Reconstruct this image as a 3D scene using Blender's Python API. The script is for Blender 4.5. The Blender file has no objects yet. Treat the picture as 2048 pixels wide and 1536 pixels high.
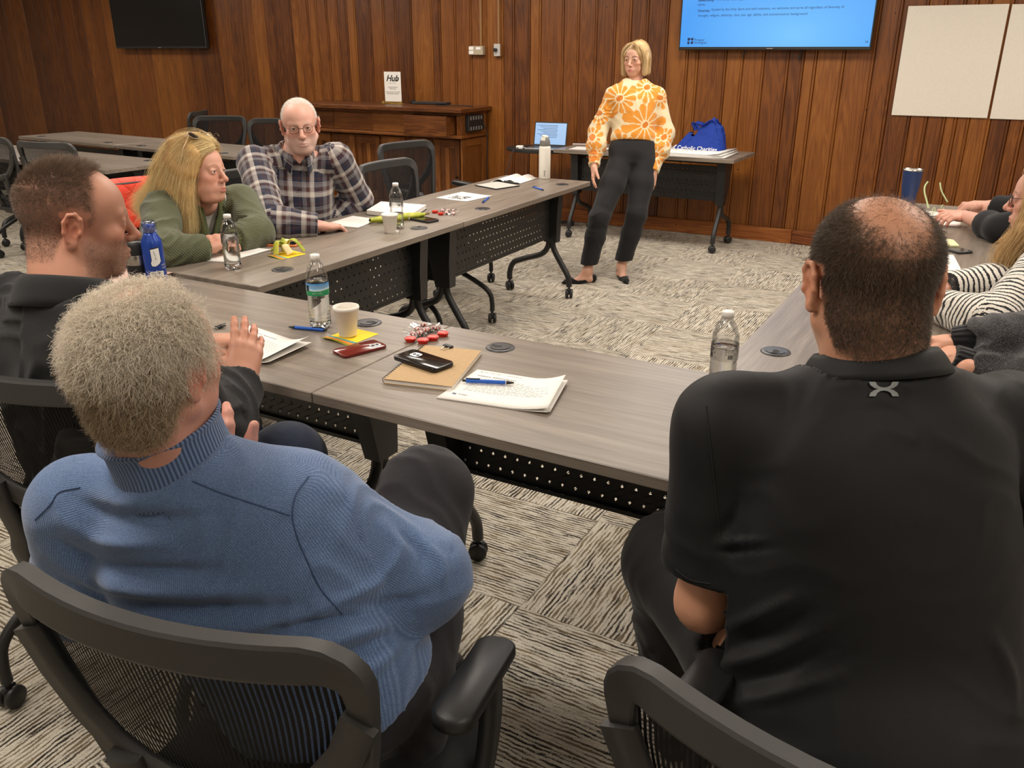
import bpy, bmesh, math, random
import numpy as np
from mathutils import Vector, Matrix
random.seed(7); rng = np.random.default_rng(7)
S = bpy.context.scene; COL = S.collection
PI = math.pi
# ------------------------------------------------------------------ camera
FPX, PITCH, YAW, CAMH = 1690.0, math.radians(21.6), math.radians(29.5), 1.51
cF = np.array([-math.sin(YAW)*math.cos(PITCH), math.cos(YAW)*math.cos(PITCH), -math.sin(PITCH)])
cR = np.array([math.cos(YAW), math.sin(YAW), 0.0]); cU = np.cross(cR, cF); cC = np.array([0, 0, CAMH])
cam = bpy.data.objects.new('camera', bpy.data.cameras.new('camera')); COL.objects.link(cam)
cam.data.sensor_width = 36.0; cam.data.lens = 36.0*FPX/2048.0; cam.data.clip_start = 0.05
cam.matrix_world = Matrix(((cR[0], cU[0], -cF[0], 0), (cR[1], cU[1], -cF[1], 0), (cR[2], cU[2], -cF[2], CAMH), (0, 0, 0, 1)))
S.camera = cam
# survey of the photograph: where a sight line of it meets a height, a wall or a distance (used to measure the room)
def ray(px, py): return cF + cR*(px-1024)/FPX + cU*(768-py)/FPX
def onz(px, py, z):
    d = ray(px, py); return cC + d*(z-CAMH)/d[2]
def ony(px, py, y):
    d = ray(px, py); return cC + d*y/d[1]
def P(px, py, d): return cC + d*ray(px, py)
# ------------------------------------------------------------------ light and exposure
S.view_settings.view_transform = 'Standard'; S.view_settings.look = 'None'
S.view_settings.gamma = 1.0; S.view_settings.use_curve_mapping = False
S.view_settings.exposure = 0.18
S.cycles.use_denoising = True
S.cycles.max_bounces = 8; S.cycles.transparent_max_bounces = 24; S.cycles.transmission_bounces = 10
S.cycles.caustics_reflective = False; S.cycles.caustics_refractive = False
W = bpy.data.worlds.new('world'); S.world = W; W.use_nodes = True
W.node_tree.nodes['Background'].inputs[0].default_value = (1.0, 0.86, 0.7, 1)
W.node_tree.nodes['Background'].inputs[1].default_value = 0.02
WARM = (1.0, 0.915, 0.815)
def ceiling_lamp(x, y, power, sx=1.15, sy=0.55):
    L = bpy.data.lights.new('ceiling_panel', 'AREA'); L.shape = 'RECTANGLE'; L.size = sx; L.size_y = sy
    L.energy = power; L.color = WARM
    o = bpy.data.objects.new('ceiling_panel', L); COL.objects.link(o); o.location = (x*0.91, y*0.91, 2.58)
LAMPS = [(-10.6, 6.2, 22), (-7.4, 6.4, 30), (-4.6, 6.3, 34), (-1.9, 6.3, 36), (0.8, 6.3, 34),
         (-10.6, 3.2, 20), (-7.4, 3.2, 30), (-4.6, 3.3, 38), (-1.9, 3.6, 42), (0.8, 3.4, 32),
         (-4.6, 0.2, 26), (-1.9, 0.6, 30), (1.2, 0.4, 20), (-1.9, -2.4, 12), (-7.4, 0.2, 18)]
for a in LAMPS: ceiling_lamp(*a)

# ------------------------------------------------------------------ object helpers
def link(o, parent=None):
    COL.objects.link(o)
    if parent is not None: o.parent = parent
    return o
def thing(name, label, cat, loc=(0, 0, 0), rz=0.0, group=None):
    o = bpy.data.objects.new(name, None); o.location = loc; o.rotation_euler = (0, 0, rz); o.empty_display_size = 0.05
    COL.objects.link(o); tag(o, label, cat, group); return o
def tag(o, label, cat, group=None):
    o['label'] = label; o['category'] = cat
    if group: o['group'] = group
    return o
def copy_tree(o, parent=None):
    c = o.copy(); COL.objects.link(c); c.parent = parent
    for ch in list(o.children): copy_tree(ch, c)
    return c

class MB:
    """collects simple shapes into one mesh"""
    def __init__(s): s.v = []; s.f = []; s.smooth = []; s.mi = []; s.cur = 0
    def add(s, vs, fs, smooth=False):
        n = len(s.v); s.v += [tuple(map(float, p)) for p in vs]
        for f in fs: s.f.append([n+i for i in f]); s.smooth.append(smooth); s.mi.append(s.cur)
        return s
    def box(s, c, size, M=None, ch=0.0):
        hx, hy, hz = size[0]/2, size[1]/2, size[2]/2
        if ch <= 0:
            vs = [(x, y, z) for x in (-hx, hx) for y in (-hy, hy) for z in (-hz, hz)]
            fs = [(0,1,3,2), (4,6,7,5), (0,4,5,1), (2,3,7,6), (0,2,6,4), (1,5,7,3)]
        else:
            b = bmesh.new(); bmesh.ops.create_cube(b, size=1.0)
            for v in b.verts: v.co = Vector((v.co.x*2*hx, v.co.y*2*hy, v.co.z*2*hz))
            bmesh.ops.bevel(b, geom=list(b.edges), offset=ch, segments=2 if ch > 0.004 else 1, profile=0.5, affect='EDGES')
            b.verts.index_update(); vs = [tuple(v.co) for v in b.verts]; fs = [[v.index for v in f.verts] for f in b.faces]; b.free()
        s.add(s.tr(vs, c, M), fs); return s
    def tr(s, vs, c, M):
        if M is not None: vs = [M @ Vector(p) for p in vs]
        return [(p[0]+c[0], p[1]+c[1], p[2]+c[2]) for p in vs]
    def cyl(s, c, r, h, n=20, axis='Z', r2=None, M=None):
        r2 = r if r2 is None else r2
        vs = []; 
        for k in range(n):
            a = 2*PI*k/n; vs.append((r*math.cos(a), r*math.sin(a), -h/2)); vs.append((r2*math.cos(a), r2*math.sin(a), h/2))
        side = [(2*k, 2*((k+1) % n), 2*((k+1) % n)+1, 2*k+1) for k in range(n)]
        caps = [[2*k for k in range(n)][::-1], [2*k+1 for k in range(n)]]
        if axis == 'X': vs = [(z, x, y) for x, y, z in vs]
        if axis == 'Y': vs = [(y, z, x) for x, y, z in vs]
        vs = s.tr(vs, c, M); s.add(vs, side, True); s.add(vs, caps, False); return s
    def lathe(s, prof, n=28, c=(0, 0, 0), M=None, smooth=True):
        vs = []; m = len(prof)
        for k in range(n):
            a = 2*PI*k/n
            for r, z in prof: vs.append((r*math.cos(a), r*math.sin(a), z))
        fs = []
        for k in range(n):
            k2 = (k+1) % n
            for i in range(m-1): fs.append((k*m+i, k2*m+i, k2*m+i+1, k*m+i+1))
        s.add(s.tr(vs, c, M), fs, smooth); return s
    def sweep(s, path, sect, up=(0, 0, 1), closed=False, smooth=True, scale=None, cap=True):
        """section [(a,b)] swept on a path: a along side, b along up-ish"""
        p = [Vector(q) for q in path]; n = len(p); m = len(sect); vs = []; upv = Vector(up); prev = None
        for i in range(n):
            t = (p[(i+1) % n]-p[i-1]) if closed else (p[min(i+1, n-1)]-p[max(i-1, 0)])
            t.normalize()
            if prev is None:
                side = t.cross(upv)
                if side.length < 1e-3: side = t.cross(Vector((1, 0, 0)))
            else: side = prev - t*prev.dot(t)
            side.normalize(); prev = side.copy(); u = side.cross(t)
            k = 1.0 if scale is None else scale[i]
            for a, b in sect: vs.append(p[i]+side*a*k+u*b*k)
        fs = []
        for i in range(n if closed else n-1):
            j = (i+1) % n
            for q in range(m): q2 = (q+1) % m; fs.append((i*m+q, i*m+q2, j*m+q2, j*m+q))
        s.add(vs, fs, smooth)
        if not closed and cap:
            s.add(vs[:m], [list(range(m))[::-1]]); s.add(vs[-m:], [list(range(m))])
        return s
    def tube(s, path, r, n=10, closed=False, scale=None, up=(0, 0, 1)):
        return s.sweep(path, [(r*math.cos(2*PI*k/n), r*math.sin(2*PI*k/n)) for k in range(n)], up=up, closed=closed, scale=scale)
    def prism(s, poly, z0, z1):
        n = len(poly); vs = [(x, y, z0) for x, y in poly]+[(x, y, z1) for x, y in poly]
        s.add(vs, [list(range(n))[::-1], list(range(n, 2*n))]+[(i, (i+1) % n, n+(i+1) % n, n+i) for i in range(n)]); return s
    def grid(s, fn, nu, nv, smooth=True, thick=0.0):
        vs = [fn(i/(nu-1), j/(nv-1)) for i in range(nu) for j in range(nv)]
        s.add(vs, [(i*nv+j, (i+1)*nv+j, (i+1)*nv+j+1, i*nv+j+1) for i in range(nu-1) for j in range(nv-1)], smooth); return s
    def mesh(s, name):
        me = bpy.data.meshes.new(name); me.from_pydata(s.v, [], s.f)
        me.polygons.foreach_set('use_smooth', s.smooth); me.polygons.foreach_set('material_index', s.mi); me.validate(); me.update(); return me
    def build(s, name, mat, parent=None, loc=None, uv=None):
        me = s.mesh(name)
        for m in (mat if isinstance(mat, (list, tuple)) else [mat]): me.materials.append(m)
        o = bpy.data.objects.new(name, me)
        if loc is not None: o.location = loc
        link(o, parent)
        return o
def smooth_path(pts, k=6):
    """Catmull-Rom through pts"""
    p = [np.array(q, float) for q in pts]; p = [2*p[0]-p[1]]+p+[2*p[-1]-p[-2]]; out = []
    for i in range(1, len(p)-2):
        for j in range(k):
            t = j/k; a, b, c, d = p[i-1], p[i], p[i+1], p[i+2]
            out.append(0.5*((2*b)+(-a+c)*t+(2*a-5*b+4*c-d)*t*t+(-a+3*b-3*c+d)*t**3))
    out.append(p[-2]); return out
def rrect(w, d, r, n=5):
    out = []
    for cx, cy, a0 in ((w/2-r, d/2-r, 0), (-w/2+r, d/2-r, 90), (-w/2+r, -d/2+r, 180), (w/2-r, -d/2+r, 270)):
        for k in range(n+1):
            a = math.radians(a0+90*k/n); out.append((cx+r*math.cos(a), cy+r*math.sin(a)))
    return out
def Rz(a): return Matrix.Rotation(a, 3, 'Z')
def Rx(a): return Matrix.Rotation(a, 3, 'X')
def Ry(a): return Matrix.Rotation(a, 3, 'Y')

# ------------------------------------------------------------------ material helpers
def srgb(r, g, b):
    f = lambda c: (c/255/12.92) if c/255 <= 0.04045 else ((c/255+0.055)/1.055)**2.4
    return (f(r), f(g), f(b), 1.0)
class NT:
    def __init__(s, name):
        s.m = bpy.data.materials.new(name); s.m.use_nodes = True; s.t = s.m.node_tree; s.b = s.t.nodes['Principled BSDF']; s.out = s.t.nodes['Material Output']
    def n(s, typ, **kw):
        nd = s.t.nodes.new(typ)
        for k, v in kw.items():
            if k.startswith('_'): setattr(nd, k[1:], v)
            else:
                key = int(k[1:]) if k[0] == 'i' and k[1:].isdigit() else k.replace('_', ' ')
                inp = nd.inputs[key]
                if isinstance(v, bpy.types.NodeSocket): s.t.links.new(v, inp)
                else: inp.default_value = v
        return nd
    def l(s, a, b): s.t.links.new(a, b)
    def math(s, op, a, b=None, c=None, clamp=False):
        nd = s.t.nodes.new('ShaderNodeMath'); nd.operation = op; nd.use_clamp = clamp
        for i, v in enumerate((a, b, c)):
            if v is None: continue
            if isinstance(v, bpy.types.NodeSocket): s.t.links.new(v, nd.inputs[i])
            else: nd.inputs[i].default_value = v
        return nd.outputs[0]
    def mix(s, f, a, b, blend='MIX'):
        nd = s.t.nodes.new('ShaderNodeMix'); nd.data_type = 'RGBA'; nd.blend_type = blend
        for i, v in ((0, f), (6, a), (7, b)):
            if isinstance(v, bpy.types.NodeSocket): s.t.links.new(v, nd.inputs[i])
            else: nd.inputs[i].default_value = v
        return nd.outputs[2]
    def ramp(s, f, stops, interp='LINEAR'):
        nd = s.t.nodes.new('ShaderNodeValToRGB'); cr = nd.color_ramp; cr.interpolation = interp
        while len(cr.elements) < len(stops): cr.elements.new(0.5)
        for e, (p, c) in zip(cr.elements, stops): e.position = p; e.color = c
        s.t.links.new(f, nd.inputs[0]); return nd.outputs[0]
    def coord(s, which='Object'): return s.n('ShaderNodeTexCoord').outputs[which]
    def mapping(s, vec, scale=(1, 1, 1), rot=(0, 0, 0), loc=(0, 0, 0)):
        return s.n('ShaderNodeMapping', Vector=vec, Scale=scale, Rotation=rot, Location=loc).outputs[0]
    def noise(s, vec, scale, detail=3.0, rough=0.5, dist=0.0):
        return s.n('ShaderNodeTexNoise', Vector=vec, Scale=scale, Detail=detail, Roughness=rough, Distortion=dist).outputs[0]
    def attr(s, name, out='Color'): return s.n('ShaderNodeAttribute', _attribute_name=name).outputs[out]
    def base(s, c): 
        if isinstance(c, bpy.types.NodeSocket): s.l(c, s.b.inputs['Base Color'])
        else: s.b.inputs['Base Color'].default_value = c
    def bump(s, h, strength=0.3, dist=0.01):
        nd = s.n('ShaderNodeBump', Height=h, Strength=strength, Distance=dist); s.l(nd.outputs[0], s.b.inputs['Normal'])
    def set(s, **kw):
        for k, v in kw.items():
            i = s.b.inputs[k.replace('_', ' ')]
            if isinstance(v, bpy.types.NodeSocket): s.l(v, i)
            else: i.default_value = v
        return s
def plain(name, c, rough=0.5, metal=0.0, spec=0.5, **kw):
    m = NT(name); m.base(c); m.set(Roughness=rough, Metallic=metal, Specular_IOR_Level=spec, **kw); return m.m
def speckled(name, c, rough=0.5, amt=0.12, scale=60.0, bump=0.1, spec=0.5, metal=0.0):
    m = NT(name); n = m.noise(m.coord(), scale, 4.0, 0.6)
    d = tuple(x*(1-amt) for x in c[:3])+(1,); e = tuple(min(1, x*(1+amt)) for x in c[:3])+(1,)
    m.base(m.ramp(n, [(0.3, d), (0.7, e)])); m.set(Roughness=rough, Metallic=metal, Specular_IOR_Level=spec)
    if bump: m.bump(n, bump, 0.003)
    return m.m
# ------------------------------------------------------------------ materials
def wood_mat(name, dark, mid, light, axis='Z', rough=0.42, gs=1.0, contrast=1.0, spec=0.4):
    """stained plank: each object its own tone and its own stretch of grain"""
    m = NT(name); oi = m.n('ShaderNodeObjectInfo'); r = oi.outputs['Random']
    off = m.n('ShaderNodeCombineXYZ', X=m.math('MULTIPLY', r, 37.0), Y=m.math('MULTIPLY', r, 91.0), Z=m.math('MULTIPLY', r, 53.0)).outputs[0]
    v = m.n('ShaderNodeVectorMath', _operation='ADD', i0=m.coord(), i1=off).outputs[0]
    sc = {'Z': (1, 1, 0.06), 'X': (0.06, 1, 1), 'Y': (1, 0.06, 1)}[axis]
    v1 = m.mapping(v, tuple(x*gs for x in sc))
    warp = m.noise(m.mapping(v, tuple(x*2.2*gs for x in (1, 1, 1))), 1.3, 2.0)
    big = m.noise(v1, 7.0, 3.0, 0.55, 0.6)
    rings = m.math('SINE', m.math('MULTIPLY_ADD', big, 95.0, m.math('MULTIPLY', warp, 6.0)))
    rings = m.math('MULTIPLY_ADD', rings, 0.5, 0.5)
    fine = m.noise(m.mapping(v, tuple(x*gs*(1.0 if x == 1 else 0.25) for x in sc)), 160.0, 3.0, 0.6)
    tone = m.math('MULTIPLY_ADD', r, 0.42, m.math('MULTIPLY', big, 0.34))
    g = m.math('MULTIPLY_ADD', m.math('SUBTRACT', rings, 0.5), 0.30*contrast, tone)
    g = m.math('MULTIPLY_ADD', m.math('SUBTRACT', fine, 0.5), 0.5*contrast, g)
    blot = m.noise(v, 2.6, 4.0, 0.65); g = m.math('MULTIPLY_ADD', m.math('SUBTRACT', blot, 0.5), 0.55*contrast, g)
    c = m.ramp(g, [(0.08, dark), (0.42, mid), (0.82, light)])
    vo = m.n('ShaderNodeTexVoronoi', Vector=v, Scale=9.0).outputs['Distance']
    pit = m.math('MULTIPLY', m.math('LESS_THAN', vo, 0.055), m.math('GREATER_THAN', blot, 0.52))
    c = m.mix(pit, c, tuple(x*0.3 for x in dark[:3])+(1,))
    m.base(c); m.set(Roughness=m.math('MULTIPLY_ADD', fine, 0.2, rough-0.1), Specular_IOR_Level=spec)
    m.bump(m.math('ADD', fine, m.math('MULTIPLY', rings, 0.35)), 0.12, 0.002); return m.m
M = {}
M['wall'] = wood_mat('wall_plank_wood', srgb(74, 37, 12), srgb(116, 66, 23), srgb(150, 95, 38), contrast=0.62)
M['oak'] = wood_mat('credenza_oak', srgb(74, 38, 13), srgb(116, 68, 28), srgb(148, 96, 45), axis='X', gs=1.4, contrast=0.7)
M['oakz'] = wood_mat('credenza_oak_upright', srgb(74, 38, 13), srgb(112, 66, 27), srgb(144, 92, 43), axis='Z', gs=1.4, contrast=0.7)
M['gap'] = plain('dark_brown_backing', srgb(30, 14, 7), 0.8)  # dark brown backing behind the planks and baseboard boards
def laminate():
    m = NT('table_laminate'); oi = m.n('ShaderNodeObjectInfo'); r = oi.outputs['Random']
    off = m.n('ShaderNodeCombineXYZ', X=m.math('MULTIPLY', r, 37.0), Y=m.math('MULTIPLY', r, 19.0)).outputs[0]
    v = m.n('ShaderNodeVectorMath', _operation='ADD', i0=m.coord(), i1=off).outputs[0]
    v = m.n('ShaderNodeVectorMath', _operation='ADD', i0=v, i1=m.n('ShaderNodeVectorMath', _operation='SCALE', i0=m.n('ShaderNodeTexNoise', Vector=v, Scale=2.0).outputs[1], Scale=0.03).outputs[0]).outputs[0]
    a = m.noise(m.mapping(v, (0.05, 1, 1)), 34.0, 4.0, 0.6); b = m.noise(m.mapping(v, (0.035, 1, 1)), 190.0, 3.0, 0.6)
    c0 = m.noise(m.mapping(v, (0.2, 1, 1)), 5.0, 2.0)
    g = m.math('ADD', m.math('MULTIPLY', a, 0.5), m.math('ADD', m.math('MULTIPLY', b, 0.32), m.math('MULTIPLY', c0, 0.24)))
    m.base(m.ramp(g, [(0.34, srgb(98, 88, 79)), (0.52, srgb(124, 113, 102)), (0.70, srgb(148, 137, 124))]))
    m.set(Roughness=0.36, Specular_IOR_Level=0.5); m.bump(b, 0.06, 0.001); return m.m
M['lam'] = laminate()
def carpet():
    m = NT('carpet_loop_pile'); oi = m.n('ShaderNodeObjectInfo'); r = oi.outputs['Random']
    off = m.n('ShaderNodeCombineXYZ', X=m.math('MULTIPLY', r, 77.0), Y=m.math('MULTIPLY', r, 41.0)).outputs[0]
    v = m.n('ShaderNodeVectorMath', _operation='ADD', i0=m.coord(), i1=off).outputs[0]
    w = m.n('ShaderNodeTexNoise', Vector=v, Scale=14.0, Detail=2.0).outputs[1]
    v2 = m.n('ShaderNodeVectorMath', _operation='ADD', i0=v, i1=m.n('ShaderNodeVectorMath', _operation='SCALE', i0=w, Scale=0.016).outputs[0]).outputs[0]
    sep = m.n('ShaderNodeSeparateXYZ', Vector=v2)
    row = m.math('SINE', m.math('MULTIPLY', sep.outputs['Y'], 2*PI/0.0128)); row = m.math('MULTIPLY_ADD', row, 0.5, 0.5)
    brk = m.noise(m.mapping(v2, (0.12, 1, 1)), 82.0, 3.0, 0.65)
    tuft = m.noise(v, 330.0, 2.0, 0.7); tone = m.noise(m.mapping(v2, (0.25, 1, 1)), 19.0, 2.0, 0.5)
    g = m.math('ADD', m.math('MULTIPLY', row, 0.24), m.math('ADD', m.math('MULTIPLY', brk, 1.0), m.math('MULTIPLY', m.math('SUBTRACT', tuft, 0.5), 0.55)))
    line = m.ramp(g, [(0.62, (0, 0, 0, 1)), (0.74, (1, 1, 1, 1))])
    dk = m.ramp(tone, [(0.36, srgb(148, 132, 106)), (0.50, srgb(108, 93, 72)), (0.60, srgb(58, 53, 50))])
    lt = m.ramp(tuft, [(0.3, srgb(196, 187, 170)), (0.7, srgb(240, 232, 217))])
    m.base(m.mix(line, lt, dk)); m.set(Roughness=0.95, Specular_IOR_Level=0.1)
    m.bump(m.math('SUBTRACT', tuft, m.math('MULTIPLY', line, 0.7)), 0.9, 0.006); return m.m
M['carpet'] = carpet()
M['black_metal'] = speckled('black_powder_coat', srgb(30, 30, 31), 0.42, 0.1, 300, 0.03)
M['black_plastic'] = speckled('black_moulded_plastic', srgb(30, 30, 31), 0.45, 0.08, 500, 0.08)
M['grey_plastic'] = speckled('dark_grey_chair_plastic', srgb(52, 51, 50), 0.5, 0.08, 500, 0.08)
M['rubber'] = plain('castor_rubber', srgb(24, 24, 25), 0.5)
M['grommet'] = plain('grommet_plastic', srgb(46, 46, 48), 0.35)
M['slot'] = plain('grommet_slot', srgb(12, 12, 12), 0.7)
M['chrome'] = plain('chrome', (0.75, 0.75, 0.76, 1), 0.2, 1.0)
M['white_paint'] = speckled('white_paint', srgb(225, 220, 210), 0.8, 0.03, 20, 0.03)
M['seat'] = speckled('black_seat_fabric', srgb(27, 27, 29), 0.9, 0.25, 900, 0.25)
def mesh_fabric():
    m = NT('chair_mesh_fabric'); uv = m.coord('UV'); sep = m.n('ShaderNodeSeparateXYZ', Vector=uv)
    s1 = m.math('SINE', m.math('MULTIPLY', sep.outputs['X'], 2*PI*62)); s2 = m.math('SINE', m.math('MULTIPLY', sep.outputs['Y'], 2*PI*150))
    hole = m.math('MULTIPLY', m.math('GREATER_THAN', s1, 0.34), m.math('GREATER_THAN', s2, -0.75))
    m.base(srgb(25, 24, 25)); m.set(Roughness=0.75, Specular_IOR_Level=0.2, Alpha=m.math('SUBTRACT', 1.0, m.math('MULTIPLY', hole, 0.82))); return m.m
M['mesh'] = mesh_fabric()
M['paper'] = speckled('white_paper', srgb(236, 233, 227), 0.75, 0.015, 30, 0.02)
M['ink'] = plain('printed_ink', srgb(60, 60, 62), 0.7)
M['ink_blk'] = plain('black_print', srgb(18, 18, 20), 0.6)
M['ink_faint'] = plain('faint_print', srgb(140, 140, 142), 0.7)
M['blue_plastic'] = plain('blue_pen_plastic', srgb(32, 92, 190), 0.32)
M['glassclear'] = None
def clear_plastic(name, tint=(1, 1, 1, 1), rough=0.03, ior=1.35):
    m = NT(name); m.base(tint); m.set(Roughness=rough, Transmission_Weight=1.0, IOR=ior); return m.m
M['pet'] = clear_plastic('clear_bottle_plastic', (0.97, 0.98, 0.98, 1), 0.04, 1.30)
M['water'] = clear_plastic('water', (0.95, 0.98, 0.98, 1), 0.0, 1.33)
M['lens'] = clear_plastic('spectacle_lens', (0.98, 0.98, 0.98, 1), 0.0, 1.1)
# ------------------------------------------------------------------ room
WY = 7.26; X0, X1, Y0, Y1, H = -13.0, 2.4, -3.6, WY, 2.62
def struct(o): o['kind'] = 'structure'; return o
fl = struct(MB().box(((X0+X1)/2, (Y0+Y1)/2, -0.06), (X1-X0+0.2, Y1-Y0+0.2, 0.1)).build('floor', plain('floor_slab', srgb(120, 110, 95), 0.9)))
T = 0.555
tm = MB().box((0, 0, 0), (T-0.0012, T-0.0012, 0.01)).mesh('carpet_tile'); tm.materials.append(M['carpet'])
big = MB(); n = 0
ix0, ix1, iy0, iy1 = int(X0//T), int(X1//T)+1, int(Y0//T), int(Y1//T)+1
for i in range(ix0, ix1):
    for j in range(iy0, iy1):
        cx, cy = (i+0.5)*T+0.12, (j+0.5)*T+0.13
        if cx-T/2 < X0 or cx+T/2 > X1+0.3 or cy-T/2 < Y0 or cy > Y1: continue
        v = np.array([cx, cy, 0])-cC; dpt = v @ cF
        if dpt < 0.5: continue
        px, py = 1024+FPX*(v @ cR)/dpt, 768-FPX*(v @ cU)/dpt; mg = 300/dpt
        if not (-mg*2 < px < 2048+mg*2 and py < 1536+mg*3): continue
        o = bpy.data.objects.new('carpet_tile', tm); o.location = (cx, cy, -0.005)
        o.rotation_euler = (0, 0, (PI/2 if (i+j) % 2 else 0)+PI*random.randint(0, 1)); link(o, fl); n += 1
# the tiles outside the view are one field of the same carpet
fd = MB().box(((X0+X1)/2, (Y0+Y1)/2, -0.008), (X1-X0, Y1-Y0, 0.012)).build('carpet_field', M['carpet'], fl); fd['kind'] = 'stuff'; print('tiles', n)
struct(MB().box(((X0+X1)/2, (Y0+Y1)/2, 2.66), (X1-X0+0.2, Y1-Y0+0.2, 0.08)).build('ceiling', M['white_paint']))
wb_ = struct(MB().box(((X0+X1)/2, WY+0.09, H/2), (X1-X0+0.2, 0.1, H+0.1)).build('wall_back', M['gap']))
struct(MB().box((X0-0.06, (Y0+Y1)/2, H/2), (0.1, Y1-Y0+0.2, H+0.1)).build('wall_left', M['white_paint']))
struct(MB().box((X1+0.06, (Y0+Y1)/2, H/2), (0.1, Y1-Y0+0.2, H+0.1)).build('wall_right', M['white_paint']))
struct(MB().box(((X0+X1)/2, Y0-0.06, H/2), (X1-X0, 0.1, H+0.1)).build('wall_front', M['white_paint']))
# the panelling: seams measured on the photograph, each board an object of its own
sx = [ony(px, 7, WY)[0] for px in (20, 44, 65, 99, 120, 143, 161, 181, 202)]
sx += [ony(px, 99, WY)[0] for px in (273, 301, 326, 345, 364, 383, 403)]
sx += [ony(px, 7, WY)[0] for px in (427, 455, 482, 502, 526, 547, 581, 595, 615, 632, 653, 673, 692, 709, 740, 767, 791, 822, 863, 880, 911, 942, 973, 1007, 1029, 1061, 1083, 1129, 1160, 1196, 1234, 1265, 1299, 1340)]
sx += [ony(px, 191, WY)[0] for px in (1371, 1391, 1447, 1480, 1522, 1570, 1600, 1625, 1680, 1738, 1779)]
sx += [ony(px, 290, WY)[0] for px in (1812, 1846, 1882, 1905, 1930, 1972, 2010, 2040)]
sx = sorted(sx); s2 = [sx[0]]
for x in sx[1:]:
    if x-s2[-1] > 0.07: s2.append(x)
while s2[0] > X0+0.1: s2.insert(0, max(X0, s2[0]-random.choice((0.13, 0.16, 0.19, 0.22))))
while s2[-1] < X1-0.1: s2.append(min(X1, s2[-1]+random.choice((0.13, 0.16, 0.19, 0.22))))
i = 0
while i < len(s2)-1:
    if s2[i+1]-s2[i] > 0.34: s2.insert(i+1, (s2[i]+s2[i+1])/2)
    else: i += 1
for a, b in zip(s2[:-1], s2[1:]):
    w = b-a; h = w/2; d = random.uniform(-0.0012, 0.0012)
    prof = [(-h+0.001, 0.03), (-h+0.001, 0.007), (-h+0.006, d), (h-0.024, d), (h-0.021, 0.006), (h-0.018, 0.006), (h-0.0155, d), (h-0.005, d), (h-0.001, 0.007), (h-0.001, 0.03)]
    mb = MB(); k = len(prof); vs = [(x, y, z) for z in (0.10, 2.62) for x, y in prof]
    mb.add(vs, [(q, q+1, k+q+1, k+q) for q in range(k-1)])
    mb.build('plank', M['wall'], wb_, loc=((a+b)/2, WY-0.0, 0))
bb = struct(MB().box(((X0+X1)/2, WY-0.006, 0.055), (X1-X0, 0.012, 0.11)).build('baseboard_back', M['gap']))
bx = [X0, -10.6, -8.1, -5.7, -3.25, -1.42, 0.8, X1]
for a, b in zip(bx[:-1], bx[1:]):
    MB().box((0, 0, 0), (b-a-0.003, 0.022, 0.115), ch=0.003).build('board', wood_mat('baseboard_wood', srgb(84, 40, 16), srgb(128, 70, 28), srgb(160, 98, 44), axis='X', rough=0.5), bb, loc=((a+b)/2, WY-0.02, 0.0585))
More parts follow.
